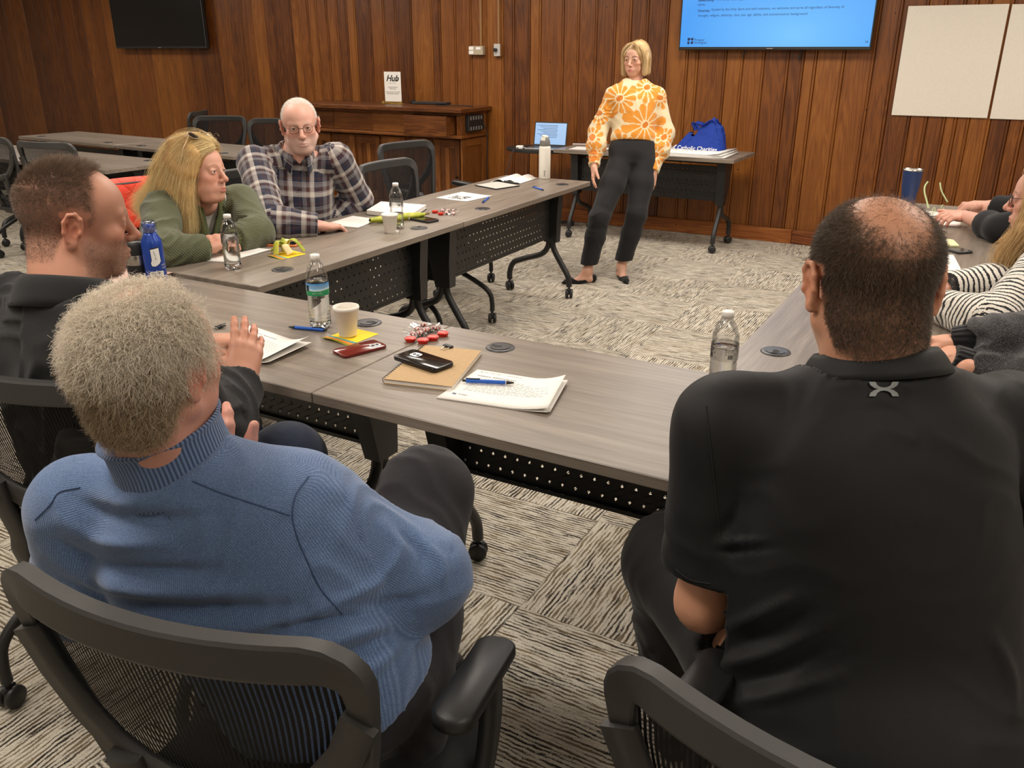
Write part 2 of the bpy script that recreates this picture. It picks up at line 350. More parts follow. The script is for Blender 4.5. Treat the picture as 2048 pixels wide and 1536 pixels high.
# ------------------------------------------------------------------ flip-top tables
TZ = 0.737
def castor_into(mb, x, y, rz=0.0, brake=False):
    Mx = Rz(rz)
    for s in (-1, 1):
        c = Mx @ Vector((0, s*0.014, 0)); mb.lathe([(0.0, -0.010), (0.022, -0.010), (0.029, -0.006), (0.030, 0), (0.029, 0.006), (0.022, 0.010), (0.0, 0.010)], 16, c=(x+c.x, y+c.y, 0.031), M=Mx @ Rx(PI/2))
    mb.box((x, y, 0.045), (0.036, 0.016, 0.036), Mx, 0.004); mb.cyl((x, y, 0.070), 0.008, 0.03, 8)
TOP_MESH = {}
def make_table(label, x, y, rz=0.0, z=TZ, panel_side=1, group='flip-top training tables', grommets=(-0.53, 0.53), depth=0.61, length=1.524):
    """origin on the floor under the middle; local x along the table, panel and grommets towards +y"""
    t = thing('training_table', label, 'table', (x, y, 0), rz, group)
    key = (z, depth, length)
    if key not in TOP_MESH:
        d = {}
        d['top'] = MB().box((0, 0, z-0.014), (length-0.003, depth, 0.028), ch=0.0025).mesh('tabletop'); d['top'].materials.append(M['lam'])
        mb = MB()
        for s in (-1, 1): mb.box((s*(length/2-0.15), 0.05, z-0.036), (0.05, 0.40, 0.016)); 
        mb.cyl((0, 0.08, z-0.052), 0.015, length-0.30, 10, 'X'); d['rail'] = mb.mesh('top_rail'); d['rail'].materials.append(M['black_metal'])
        for s in (-1, 1):
            X = s*(length/2-0.13); mb = MB()
            # tapering column under the flip hinge
            ring = lambda zz, w, dd, yy: [(X-w, yy-dd, zz), (X+w, yy-dd, zz), (X+w, yy+dd, zz), (X-w, yy+dd, zz)]
            vs = ring(z-0.045, 0.032, 0.095, 0.07)+ring(0.50, 0.033, 0.062, 0.09)+ring(0.36, 0.029, 0.044, 0.105)
            fs = [(4*k+i, 4*k+(i+1) % 4, 4*k+4+(i+1) % 4, 4*k+4+i) for k in (0, 1) for i in range(4)]+[(3, 2, 1, 0), (8, 9, 10, 11)]
            mb.add(vs, fs)
            d['col%d' % s] = mb.mesh('column'); d['col%d' % s].materials.append(M['black_metal'])
            a = MB(); a.tube(smooth_path([(X, 0.105, 0.38), (X, 0.12, 0.31), (X, 0.175, 0.22), (X, 0.225, 0.14), (X, 0.235, 0.075)], 5), 0.0185, 10, up=(1, 0, 0)); castor_into(a, X, 0.235, 0.4)
            b = MB(); b.tube(smooth_path([(X, 0.085, 0.38), (X, 0.075, 0.32), (X, 0.03, 0.27), (X, -0.10, 0.225), (X, -0.175, 0.19), (X, -0.203, 0.13), (X, -0.205, 0.075)], 5), 0.0185, 10, up=(1, 0, 0)); castor_into(b, X, -0.205, 0.9)
            for nm, q in (('a', a), ('b', b)): d['leg%s%d' % (nm, s)] = q.mesh('leg'); d['leg%s%d' % (nm, s)].materials.append(M['black_metal'])
        # perforated modesty panel: real diamond holes
        mb = MB(); L = length-0.325; pz = 0.047; nx = int(L/0.0385); dx = L/nx; z0 = 0.40; nz = 6; y0 = 0.105
        vs = []; fs = []
        for j in range(nz):
            for i in range(nx):
                xa, xb, za, zb = -L/2+i*dx, -L/2+(i+1)*dx, z0+j*pz*0.86, z0+(j+1)*pz*0.86; n0 = len(vs)
                cx, cz, r = (xa+xb)/2+(dx*0.22 if j % 2 else -dx*0.22), (za+zb)/2, 0.0052
                vs += [(xa, y0, za), (xb, y0, za), (xb, y0, zb), (xa, y0, zb)]
                if j in (0, 5) and False: pass
                vs += [(cx, y0, cz-r*1.35), (cx+r, y0, cz), (cx, y0, cz+r*1.35), (cx-r, y0, cz)]
                for q in range(4): fs += [(n0+q, n0+(q+1) % 4, n0+4+(q+1) % 4), (n0+q, n0+4+(q+1) % 4, n0+4+q)]
        mb.add(vs, fs)
        zt = z0+nz*pz*0.86
        mb.box((0, y0-0.006, zt+0.008), (L, 0.016, 0.016)); mb.box((0, y0-0.006, z0-0.006), (L, 0.016, 0.012))
        for s in (-1, 1): mb.box((s*(L/2+0.012), y0, (z0+zt)/2), (0.024, 0.004, zt-z0)); 
        d['panel'] = mb.mesh('modesty_panel'); d['panel'].materials.append(M['black_metal'])
        mb = MB(); mb.cyl((0, 0, 0), 0.006, 0.012, 8, 'Y'); d['bolt'] = mb.mesh('bolt'); d['bz'] = (L/2+0.01, y0, z0+0.03, zt-0.03); d['bolt'].materials.append(M['chrome'])
        g = MB(); g.lathe([(0, 0.0032), (0.030, 0.0032), (0.037, 0.0036), (0.040, 0.0022), (0.041, 0.0)], 28); d['grom'] = g.mesh('grommet'); d['grom'].materials.append(M['grommet'])
        g = MB(); g.prism([(0.027*math.cos(a), 0.027*math.sin(a)) for a in [2*PI*k/20 for k in range(20)]], 0.0034, 0.0044); d['gcap'] = g.mesh('grommet_cap'); d['gcap'].materials.append(M['grommet'])
        g = MB(); g.prism([(-0.006, -0.028), (0.008, -0.026), (0.013, -0.008), (0.004, 0.006), (-0.008, 0.002), (-0.004, -0.012)], 0.0036, 0.0049); d['gslot'] = g.mesh('cable_slot'); d['gslot'].materials.append(M['slot'])
        TOP_MESH[key] = d
    d = TOP_MESH[key]
    def put(nm, k, par=t, loc=None):
        o = bpy.data.objects.new(nm, d[k]); link(o, par)
        if loc is not None: o.location = loc
        return o
    put('tabletop', 'top'); put('top_rail', 'rail')
    for s in (-1, 1):
        put('column', 'col%d' % s); put('leg', 'lega%d' % s); put('leg', 'legb%d' % s)
    pn = put('modesty_panel', 'panel')
    bw, by, *bz = d['bz']
    for sx_ in (-bw, bw):
        for zz in bz: put('bolt', 'bolt', pn, (sx_, by, zz))
    for gx in grommets:
        g = put('grommet', 'grom', t, (gx, 0.207, z)); g.rotation_euler = (0, 0, gx*3.0)
        put('grommet_cap', 'gcap', g); put('cable_slot', 'gslot', g)
    return t
# near row (people sit on this side), left and right rows of the U, table by the wall, two spare rows far left
NY = 1.41+0.305
make_table('grey laminate table under the notebook and black phone, nearest of the U', -0.595, NY, 0.0)
make_table('grey laminate table with the foam cup and yellow napkin, at the near left corner', -2.119, NY, 0.0)
make_table('grey laminate table in front of the green cardigan and plaid shirt', -2.507, 2.745, -PI/2+0.016, length=1.37, grommets=(-0.45, 0.455))
make_table('grey laminate table with the tall white bottle at its far end', -2.531, 4.195, -PI/2+0.016, grommets=(-0.55, 0.415))
make_table('grey laminate table beside the black polo shirt, nearer of the right row', -0.242, 2.03+0.765, PI/2)
make_table('grey laminate table under the blue tumbler, farther of the right row', -0.242, 2.03+1.535+0.765, PI/2)
make_table('grey laminate table against the wood wall under the blue bag', -2.52, 6.80, PI, grommets=())
TH1 = math.atan2(4.813-4.992, -5.204+8.281)
for k, lab in ((0, 'spare grey table standing far left along the wood wall'), (1, 'spare grey table in the back row, its end behind the plaid shirt')):
    a = 0.25+0.5*k; bx_, by_ = -8.281+3.077*a, 4.992-0.179*a
    make_table(lab, bx_-math.sin(TH1)*0.305, by_+math.cos(TH1)*0.305, TH1+PI)
TH2 = math.atan2(-0.06, 1.85)
make_table('spare grey table in the second row behind the black shirt', -5.349-0.762, 3.793+0.33, TH2, grommets=(0.55,))
make_table('spare grey table at the left picture edge, left of the second row', -5.349-0.762-1.53, 3.793+0.38, TH2, grommets=())

# ------------------------------------------------------------------ mesh-back task chairs
def back_pt(u, v):
    w = 0.170+0.072*min(1, v/0.75)**0.9
    return Vector((u*w, -0.215-0.075*v*v-0.02*v+0.050*u*u*(0.5+0.5*v)+0.03*math.sin(PI*v)*-1*0.6, 0.475+0.435*v))
unit_ = lambda q: q/np.linalg.norm(q)
def chair_parts():
    d = {}
    b = MB(); b.prism(rrect(0.49, 0.47, 0.09), 0.0, 0.01); b = MB()
    prof = [(0.90, 0.395), (0.98, 0.405), (1.0, 0.43), (1.0, 0.452), (0.97, 0.468), (0.85, 0.476), (0.4, 0.472), (0.0, 0.470)]
    o = rrect(0.49, 0.47, 0.11, 6); k = len(o); vs = [(x*s, y*s+0.01, z) for s, z in prof for x, y in o]
    b.add(vs, [(r*k+i, r*k+(i+1) % k, (r+1)*k+(i+1) % k, (r+1)*k+i) for r in range(len(prof)-1) for i in range(k)]+[list(range(k))[::-1]], True); d['seat'] = (b.mesh('seat'), M['seat'])
    b = MB(); b.box((0, 0.0, 0.372), (0.40, 0.36, 0.045), ch=0.01); b.box((0, -0.19, 0.40), (0.26, 0.12, 0.03), ch=0.008); d['seat_pan'] = (b.mesh('seat_pan'), M['black_plastic'])
    # outer frame of the back
    path = [back_pt(-1, v) for v in np.linspace(0.12, 0.88, 9)]
    path += [back_pt(u, 0.88+0.12*math.sqrt(max(0, 1-((abs(u)-0.8)/0.2)**2)) if abs(u) > 0.8 else 1.0) for u in (-0.993, -0.97, -0.93, -0.87, -0.8, -0.68, -0.55, -0.4, -0.28, -0.14, 0, 0.14, 0.28, 0.4, 0.55, 0.68, 0.8, 0.87, 0.93, 0.97, 0.993)]
    path += [back_pt(1, v) for v in np.linspace(0.88, 0.12, 9)]
    path += [back_pt(u, 0.12-0.12*math.sqrt(max(0, 1-((abs(u)-0.7)/0.3)**2)) if abs(u) > 0.7 else 0.0) for u in (0.95, 0.85, 0.7, 0.35, 0, -0.35, -0.7, -0.85, -0.95)]
    n = len(path); b = MB(); vs = []; m = 8
    for i in range(n):
        t = (path[(i+1) % n]-path[i-1]).normalized(); nn = Vector((0, -1, 0.12)).normalized(); sd = t.cross(nn).normalized(); top = max(0.0, min(1.0, (path[i].z-0.83)/0.06))
        hw, hd = 0.014+0.009*top, 0.011+0.003*top
        for a, c in ((1, -.8), (1, .8), (.8, 1), (-.8, 1), (-1, .8), (-1, -.8), (-.8, -1), (.8, -1)): vs.append(path[i]+sd*a*hw+nn*c*hd)
    for q in range(m): b.add([vs[i*m+qq] for i in range(n) for qq in (q, (q+1) % m)], [(2*i, 2*i+1, 2*((i+1) % n)+1, 2*((i+1) % n)) for i in range(n)], True)
    d['back_frame'] = (b.mesh('back_frame'), M['grey_plastic'])
    b = MB(); nu, nv = 15, 15; b.grid(lambda s, t: back_pt(-0.97+1.94*s, 0.02+0.965*t)+Vector((0, 0.006, 0)), nu, nv); me = b.mesh('mesh_back')
    uv = me.uv_layers.new(name='UVMap'); co = [(i/(nu-1), j/(nv-1)) for i in range(nu) for j in range(nv)]
    for lp in me.loops: uv.data[lp.index].uv = co[lp.vertex_index]
    d['mesh_back'] = (me, M['mesh'])
    b = MB(); arc = [(-1.0, 0.80), (-0.93, 0.66), (-0.80, 0.53), (-0.62, 0.44), (-0.4, 0.395), (-0.2, 0.375), (0, 0.37), (0.2, 0.375), (0.4, 0.395), (0.62, 0.44), (0.80, 0.53), (0.93, 0.66), (1.0, 0.80)]
    b.sweep([back_pt(u, v)+Vector((0, -0.012, 0)) for u, v in arc], [(0.022, -0.006), (0.022, 0.006), (-0.022, 0.006), (-0.022, -0.006)], up=(0, -1, 0)); d['lumbar_bridge'] = (b.mesh('lumbar_bridge'), M['grey_plastic'])
    for s in (-1, 1):
        b = MB(); pp = [back_pt(s*0.50, 0.44)+Vector((0, -0.022, 0)), back_pt(s*0.50, 0.30)+Vector((0, -0.030, 0)), back_pt(s*0.50, 0.12)+Vector((0, -0.034, 0)), Vector((s*0.105, -0.245, 0.47)), Vector((s*0.105, -0.20, 0.40)), Vector((s*0.105, -0.10, 0.375))]
        b.sweep(smooth_path(pp, 4), [(0.026, -0.010), (0.026, 0.006), (0.018, 0.011), (-0.018, 0.011), (-0.026, 0.006), (-0.026, -0.010)], up=(0, -1, 0.2)); d['upright%d' % s] = (b.mesh('back_upright'), M['grey_plastic'])
        b = MB(); q = back_pt(s*0.50, 0.36)+Vector((0, -0.040, 0)); b.cyl(q, 0.011, 0.008, 14, 'Y'); b.cyl(q+Vector((0, -0.002, 0)), 0.006, 0.008, 6, 'Y'); d['bolt%d' % s] = (b.mesh('bolt'), M['black_metal'])
        b = MB(); o = [(x+s*0.258, y+0.030) for x, y in rrect(0.062, 0.215, 0.029, 5)]; k = len(o)
        vs = []
        for zz, sc in ((0.655, 0.86), (0.662, 1.0), (0.676, 1.0), (0.683, 0.92)): vs += [((x-s*0.258)*sc+s*0.258, (y-0.03)*sc+0.03, zz-0.015+0.010*((y-0.03)/0.11)**2*(-1 if y > 0.03 else 0.3)) for x, y in o]
        b.add(vs, [(r*k+i, r*k+(i+1) % k, (r+1)*k+(i+1) % k, (r+1)*k+i) for r in range(3) for i in range(k)]+[list(range(k))[::-1], list(range(3*k, 4*k))], True); d['armrest%d' % s] = (b.mesh('armrest'), M['black_plastic'])
        b = MB(); b.sweep(smooth_path([(s*0.258, 0.07, 0.645), (s*0.263, 0.075, 0.59), (s*0.262, 0.06, 0.50), (s*0.254, 0.02, 0.41), (s*0.23, 0.01, 0.378), (s*0.17, 0.01, 0.372)], 5), [(0.024, -0.010), (0.024, 0.010), (-0.024, 0.010), (-0.024, -0.010)], up=(0, 0, 1) if False else (s, 0, 0)); d['arm_post%d' % s] = (b.mesh('arm_post'), M['black_plastic'])
        for q, nm in ((1, 'f'), (-1, 'r')):
            b = MB(); b.tube(smooth_path([(s*0.215, -q*0.13, 0.362), (s*0.232, 0.0, 0.315), (s*0.255, q*0.17, 0.235), (s*0.268, q*0.235, 0.18), (s*0.27, q*0.25, 0.12), (s*0.27, q*0.25, 0.075)], 4), 0.0145, 9, up=(1, 0, 0)); castor_into(b, s*0.27, q*0.25, 0.5*s+q); d['leg%s%d' % (nm, s)] = (b.mesh('leg'), M['black_metal'])
    for k in d: d[k][0].materials.append(d[k][1])
    return d
CHP = chair_parts()
CHN = {'seat': 'seat', 'seat_pan': 'seat_pan', 'back_frame': 'back_frame', 'mesh_back': 'mesh_back', 'lumbar_bridge': 'lumbar_bridge', 'upright': 'back_upright', 'bolt': 'bolt', 'armrest': 'armrest', 'arm_post': 'arm_post', 'legf': 'leg', 'legr': 'leg'}
def chair(label, x, y, face, group='black mesh-back task chairs'):
    """face: heading of the sitter, degrees from +y, counter-clockwise"""
    t = thing('task_chair', label, 'chair', (x, y, 0), math.radians(face), group)
    up = {}
    for k in sorted(CHP, key=lambda q: q.startswith('bolt')):
        base = k.rstrip('-1'); par = t
        if base == 'bolt': par = up[k[4:]]
        o = bpy.data.objects.new(CHN[base], CHP[k][0]); link(o, par)
        if base == 'upright': up[k[7:]] = o
    return t
def chair_from_rail(label, a, b, z=0.895, anchor=0):
    """stand a chair so that its top rail's two ends appear on the sight lines through a and b"""
    A, B = onz(a[0], a[1], z), onz(b[0], b[1], z); d = B-A; ang = math.atan2(d[1], d[0]); mid = (A+B)/2 if not anchor else (B-unit_(d)*.242 if anchor > 0 else A+unit_(d)*.242)
    off = -0.265
    return chair(label, mid[0]+math.sin(ang)*off, mid[1]-math.cos(ang)*off, math.degrees(ang))
CA = chair_from_rail('black mesh-back chair under the blue sweater, nearest the viewer', (22, 1165), (698, 1350))
CB = chair_from_rail('black mesh-back chair under the black polo shirt', (1236, 1352), (1950, 1675), anchor=-1)
CC = chair_from_rail('black mesh-back chair under the black dress shirt, behind the grey hair', (-190, 735), (212, 806), anchor=1)
chair('empty black mesh-back chair beside the plaid shirt, nearer of two', -2.985+0.27, 3.85, -90)
chair('empty black mesh-back chair by the credenza, farther of two', -3.52+0.27, 4.71, -99)
chair('black mesh-back chair under the plaid shirt', -3.16, 3.14, -96)
CG = chair('black mesh-back chair with an orange quilted jacket over its back', -3.27, 2.50, -97)
chair('black mesh-back chair under the grey knit cardigan', 0.52, 2.28, 88)
chair('black mesh-back chair under the zebra cardigan', 0.52, 2.98, 90)
chair('black mesh-back chair under the black sleeves, far end of the right row', 0.55, 4.20, 92)
chair('empty black chair turned sideways, farthest back by the wood wall', -7.45, 6.15, 118)
chair('empty black mesh-back chair behind the back row, facing the room', -6.33, 5.60, 205)
chair('empty black mesh-back chair half hidden by the plaid man, back row', -5.68, 5.60, 198)
chair('empty black mesh-back chair pushed in at the second row', -5.71, 3.85, 9)
chair_from_rail('empty black mesh-back chair cut by the left picture edge', (-85, 275), (16, 286), anchor=1)
# ------------------------------------------------------------------ lettering
def text_mesh(body, size, align='LEFT', shear=0.0, off=0.0, ext=0.0002, space=1.0):
    c = bpy.data.curves.new('lettering', 'FONT'); c.body = body; c.size = size; c.align_x = align; c.shear = shear; c.offset = off; c.extrude = ext
    c.space_line = space; c.resolution_u = 3
    o = bpy.data.objects.new('lettering', c); COL.objects.link(o)
    dg = bpy.context.evaluated_depsgraph_get(); me = bpy.data.meshes.new_from_object(o.evaluated_get(dg)); bpy.data.objects.remove(o); bpy.data.curves.remove(c)
    return me
def text(name, body, size, mat, parent, loc, rot=(0, 0, 0), **kw):
    me = text_mesh(body, size, **kw); me.name = name; me.materials.clear(); me.materials.append(mat)
    o = bpy.data.objects.new(name, me); o.location = loc; o.rotation_euler = rot; return link(o, parent)
UPR = (PI/2, 0, 0)     # text standing on a wall that faces -y
# ------------------------------------------------------------------ wall screens
def screen(label, x0, x1, zb, mat, tilt=0.0):
    w = x1-x0; h = w*9/16
    t = thing('television', label, 'television', (x0, WY-.034, zb))
    MB().box((w/2, -0.045, h/2), (w, 0.045, h), ch=0.004).build('housing', M['black_plastic'], t)
    MB().box((w/2, -0.002, h/2), (0.5, 0.05, 0.35)).build('wall_bracket', M['black_metal'], t)
    MB().box((w/2, -0.0685, h/2+0.006), (w-0.022, 0.002, h-0.034)).build('screen', mat, t)
    MB().box((w/2, -0.069, 0.0105), (0.05, 0.003, 0.006)).build('badge', M['chrome'], t)
    return t, w, h
def glow(name, c, strength):
    m = NT(name); m.base((0.01, 0.01, 0.01, 1)); m.set(Emission_Color=c, Emission_Strength=strength, Roughness=0.25); return m.m
m = NT('lit_blue_slide'); sp = m.n('ShaderNodeSeparateXYZ', Vector=m.coord('Generated'))
cc = m.n('ShaderNodeVectorMath', _operation='DISTANCE', i0=m.n('ShaderNodeCombineXYZ', X=sp.outputs[0], Y=sp.outputs[2]).outputs[0], i1=(0.62, 0.1, 0)).outputs['Value']
m.base((0.01, 0.01, 0.01, 1)); m.set(Emission_Color=m.ramp(cc, [(0.0, srgb(112, 186, 246)), (0.6, srgb(66, 150, 232))]), Emission_Strength=1.0, Roughness=0.2)
tv, tw, th = screen('lit television with a blue text slide, on the wall right of the standing woman', -2.482, -1.002, 1.506, m.m)
def wl(px, py): 
    p = ony(px, py, WY-0.104); return (p[0]+2.482, -0.0702, p[2]-1.506)
K = M['ink_blk']; navy = plain('navy_slide_text', srgb(14, 40, 92), 0.6)
def fit(body, px0, px1, py, bold=0.0, nm='slide_lettering'):
    """a line of the slide between two measured points of the photograph"""
    a, b = wl(px0, py), wl(px1, py); me = text_mesh(body, 0.035, off=bold); xs = [v.co.x for v in me.vertices]; k = (b[0]-a[0])/(max(xs)-min(xs)); bpy.data.meshes.remove(me)
    return text(nm, body, 0.035*k, navy, tv, (a[0]-min(xs)*k, a[1], a[2]), UPR, off=bold*k)
fit('Diversity:', 1396, 1420, 24.0, 0.0006)
fit('Guided by the Holy Spirit and with intention, we welcome and serve all regardless of diversity of', 1422.5, 1687.5, 21.5)
fit('thought, religion, ethnicity, race, sex, age, ability, and socioeconomic background.', 1396, 1615, 33.5)
fit('serve.', 1396, 1411, 11.5)
fit('Stewardship:', 1396, 1429, 3.0, 0.0006)
fit('We honor and support', 1432, 1496, 1.5)
lx, _, lz = wl(1374.5, 88.5); lg = MB()
for poly in ([(0, 0.026), (0, 0.048), (0.020, 0.048), (0.024, 0.036), (0.020, 0.030), (0.012, 0.026)], [(0.048, 0.048), (0.032, 0.048), (0.026, 0.036), (0.034, 0.028), (0.048, 0.028)], [(0, 0), (0, 0.020), (0.014, 0.022), (0.018, 0.012), (0.018, 0)], [(0.048, 0.002), (0.048, 0.022), (0.036, 0.022), (0.026, 0.016), (0.030, 0.002)]):
    lg.add([(x, -0.0702, z) for x, z in poly], [list(range(len(poly)))]) 
lo = lg.build('slide_logo', navy, tv, loc=(lx, 0, lz))
tx, _, tz = wl(1388, 82); text('slide_lettering', 'Prosper\nStrategies', 0.027, navy, tv, (tx, -0.0702, tz), UPR, space=0.75)
tx, _, tz = wl(1729, 86); text('slide_lettering', '16', 0.026, navy, tv, (tx, -0.0702, tz), UPR)
cable = MB(); 
for px, ln in ((1490, 0.06), (1603, 0.075)):
    p = ony(px, 100, WY-0.03); q = MB(); q.tube([(p[0], WY-0.03, 1.51), (p[0]-0.004, WY-0.03, 1.51-ln*0.5), (p[0]-0.012, WY-0.028, 1.506-ln)], 0.006, 6); o = q.build('dangling_cable', M['black_plastic'], tv); o.location = (2.482, -WY+.034, -1.506)
m = NT('dark_screen_glass'); m.base(srgb(16, 15, 16)); m.set(Roughness=0.22, Specular_IOR_Level=0.35)
screen('switched-off black television on the wall, far left', -9.507, -7.972, 1.521, m.m)
# ------------------------------------------------------------------ presentation boards
pb = speckled('flip_chart_sheet', srgb(214, 207, 196), 0.8, 0.03, 90, 0.05)
for k, (xa, xb, lab) in enumerate(((-0.799, -0.156, 'blank white flip-chart sheet on the wall, wholly in view right of the television'), (-0.139, 0.50, 'blank white flip-chart sheet on the wall, cut by the right picture edge'))):
    o = MB().box((0, 0, 0), (xb-xa, 0.012, 0.755), ch=0.002).build('flip_chart_sheet', pb, None, loc=((xa+xb)/2, WY-0.0085, 1.425-0.003*k)); tag(o, lab, 'paper sheet', 'flip-chart sheets on the wall')
# ------------------------------------------------------------------ surface conduits and boxes
tan = speckled('tan_conduit_paint', srgb(140, 100, 58), 0.5, 0.05, 40, 0.02); almond = plain('almond_plastic', srgb(176, 164, 142), 0.45); lgrey = plain('light_grey_plate', srgb(186, 184, 180), 0.4)
for k, (px, pyt, pyb, lab) in enumerate(((960, 92, 110, 'tan conduit dropping to a beige wall thermostat box'), (995.5, 87, 113, 'tan conduit dropping to a grey wall control plate with a black knob'))):
    p = ony(px, pyt, WY-0.03); q = ony(px, pyb, WY-0.03)
    t = thing('wall_control', lab, 'wall control', (p[0], WY, q[2]))
    hh = p[2]-q[2]
    MB().box((0, -0.009, hh+(2.60-p[2])/2), (0.024, 0.018, 2.60-p[2]), ch=0.003).build('conduit', tan, t)
    if k == 0:
        MB().box((-0.035, -0.025, hh/2), (0.15, 0.05, hh), ch=0.006).build('box', almond, t)
        for dz in (-0.018, 0.018): MB().box((-0.085, -0.052, hh/2+dz), (0.05, 0.006, 0.030), ch=0.002).build('button', M['paper'], t)
        MB().box((-0.005, -0.052, hh/2+0.018), (0.05, 0.004, 0.022)).build('sticker', M['paper'], t)
    else:
        MB().box((0, -0.022, hh/2), (0.072, 0.044, hh), ch=0.004).build('box', tan, t)
        MB().box((0, -0.046, hh/2), (0.066, 0.005, hh-0.006), ch=0.002).build('plate', lgrey, t)
        MB().cyl((-0.008, -0.062, hh/2), 0.016, 0.03, 16, 'Y').build('knob', M['black_plastic'], t)
# ------------------------------------------------------------------ credenza
CX0, CX1, CY0, CY1, CZ = -6.39, -4.32, 6.70, 7.25, 1.01
cr = thing('credenza', 'old oak credenza with one open drawer against the wood wall', 'cabinet', ((CX0+CX1)/2, (CY0+CY1)/2, 0))
cx0, cx1, cy0, cy1 = CX0-(CX0+CX1)/2, CX1-(CX0+CX1)/2, CY0-(CY0+CY1)/2, CY1-(CY0+CY1)/2
OK_, OZ = M['oak'], M['oakz']
MB().box((0, 0, CZ-0.018), (cx1-cx0, cy1-cy0, 0.036), ch=0.004).build('top', OK_, cr)
MB().box((0.0, 0.02, CZ-0.036-0.012), (cx1-cx0-0.08, cy1-cy0-0.07, 0.024), ch=0.003).build('moulding', OK_, cr)
ZB = 0.77                       # underside of the drawer band
bd = MB(); bd.box((0, 0.05, (CZ-0.06+ZB)/2), (cx1-cx0-0.10, cy1-cy0-0.16, CZ-0.06-ZB)); bd.build('drawer_carcass', OK_, cr)
MB().box((0, 0.02, ZB-0.012), (cx1-cx0-0.06, cy1-cy0-0.06, 0.026), ch=0.005).build('waist_moulding', OK_, cr)
MB().box((0, 0.06, ZB/2-0.01), (cx1-cx0-0.16, cy1-cy0-0.20, ZB-0.03)).build('body', OZ, cr)
MB().box((0, 0.06, 0.05), (cx1-cx0-0.12, cy1-cy0-0.16, 0.10), ch=0.004).build('plinth', OK_, cr)
for k, (fa, fb, outd) in enumerate(((0.0, 0.22, 0.0), (0.22, 0.475, 0.0), (0.475, 0.73, 0.012), (0.73, 0.975, 0.185))):
    xa, xb = cx0+0.06+(cx1-cx0-0.12)*fa, cx0+0.06+(cx1-cx0-0.12)*fb
    d = MB(); d.box((0, 0, 0), (xb-xa-0.006, 0.022, CZ-0.062-ZB-0.004), ch=0.002)
    o = d.build('drawer', OK_, cr, loc=((xa+xb)/2, cy0+0.119-outd, (CZ-0.06+ZB)/2))
    if outd > 0.1:
        for sx_ in (-1, 1): MB().box((sx_*((xb-xa)/2-0.03), 0.12, -0.004), (0.014, 0.22, 0.15)).build('drawer_side', OK_, o)
for sx_ in (-1, 1): MB().box((sx_*(cx1-0.075), cy0+0.115, (CZ-0.06+ZB)/2), (0.06, 0.05, CZ-0.064-ZB)).build('corner_post', OZ, cr)
fy = cy0+0.16
nd = 6; dw = (cx1-cx0-0.20)/nd
for k in range(nd):
    xa = cx0+0.10+dw*k; o = MB().box((0, 0, 0), (dw-0.03, 0.012, 0.60)).build('door', OZ, cr, loc=(xa+dw/2, fy-0.002, 0.415))
    for sx_ in (-1, 1): MB().box((sx_*(dw/2-0.045), -0.011, 0), (0.06, 0.014, 0.62), ch=0.002).build('stile', OZ, o)
    for zz in (-0.27, 0.27): MB().box((0, -0.011, zz), (dw-0.15, 0.014, 0.08), ch=0.002).build('rail', OK_, o)
    MB().box((0.0, -0.010, 0), (0.045, 0.012, 0.46), ch=0.002).build('muntin', OZ, o)
    MB().cyl(((dw/2-0.045)*(1 if k % 2 else -1), -0.028, -0.03), 0.011, 0.02, 10, 'Y').build('knob', plain('old_brass', srgb(60, 44, 24), 0.4, 0.7), o)
sd = MB().box((cx1-0.082, 0.06, 0.415), (0.012, cy1-cy0-0.24, 0.56)).build('side_panel', OZ, cr)
for yy in (-0.13, 0.23): MB().box((cx1-0.070, yy, 0.415), (0.02, 0.08, 0.64), ch=0.002).build('side_stile', OZ, sd)
for zz in (0.13, 0.70): MB().box((cx1-0.071, 0.05, zz), (0.018, 0.28, 0.07), ch=0.002).build('side_rail', OK_, sd)
# power strip box on the credenza's end
pw = thing('power_outlet_box', 'black outlet box with plugged-in cables on the credenza end', 'power outlet', (CX1-0.048, 6.98, 0.875))
MB().box((0.02, 0, 0), (0.042, 0.27, 0.145), ch=0.004).build('housing', M['black_plastic'], pw)
for i in range(5):
    for zz in (-0.045, 0.045): MB().box((0.042, -0.10+i*0.046, zz), (0.003, 0.022, 0.032)).build('socket', plain('outlet_grey', srgb(120, 118, 115), 0.4), pw)
cb = MB(); cb.tube(smooth_path([(CX1+0.005, 7.06, 0.88), (CX1+0.03, 7.10, 0.77), (CX1+0.015, 7.12, 0.45), (CX1+0.03, 7.14, 0.2), (CX1+0.06, 7.17, 0.006)], 6), 0.005, 6)
tag(cb.build('power_cable', M['black_plastic'], None), 'black cable hanging from the outlet box down the credenza end', 'cable')
cb = MB(); cb.tube(smooth_path([(-4.36, 6.95, 1.0145), (-4.42, 7.05, 1.0145), (-4.55, 7.10, 1.0145), (-4.70, 7.04, 1.0145), (-4.78, 6.98, 1.0145)], 6), 0.004, 6)
tag(cb.build('power_cable', M['black_plastic'], None), 'thin black cable lying on the credenza top by the closed laptop', 'cable')
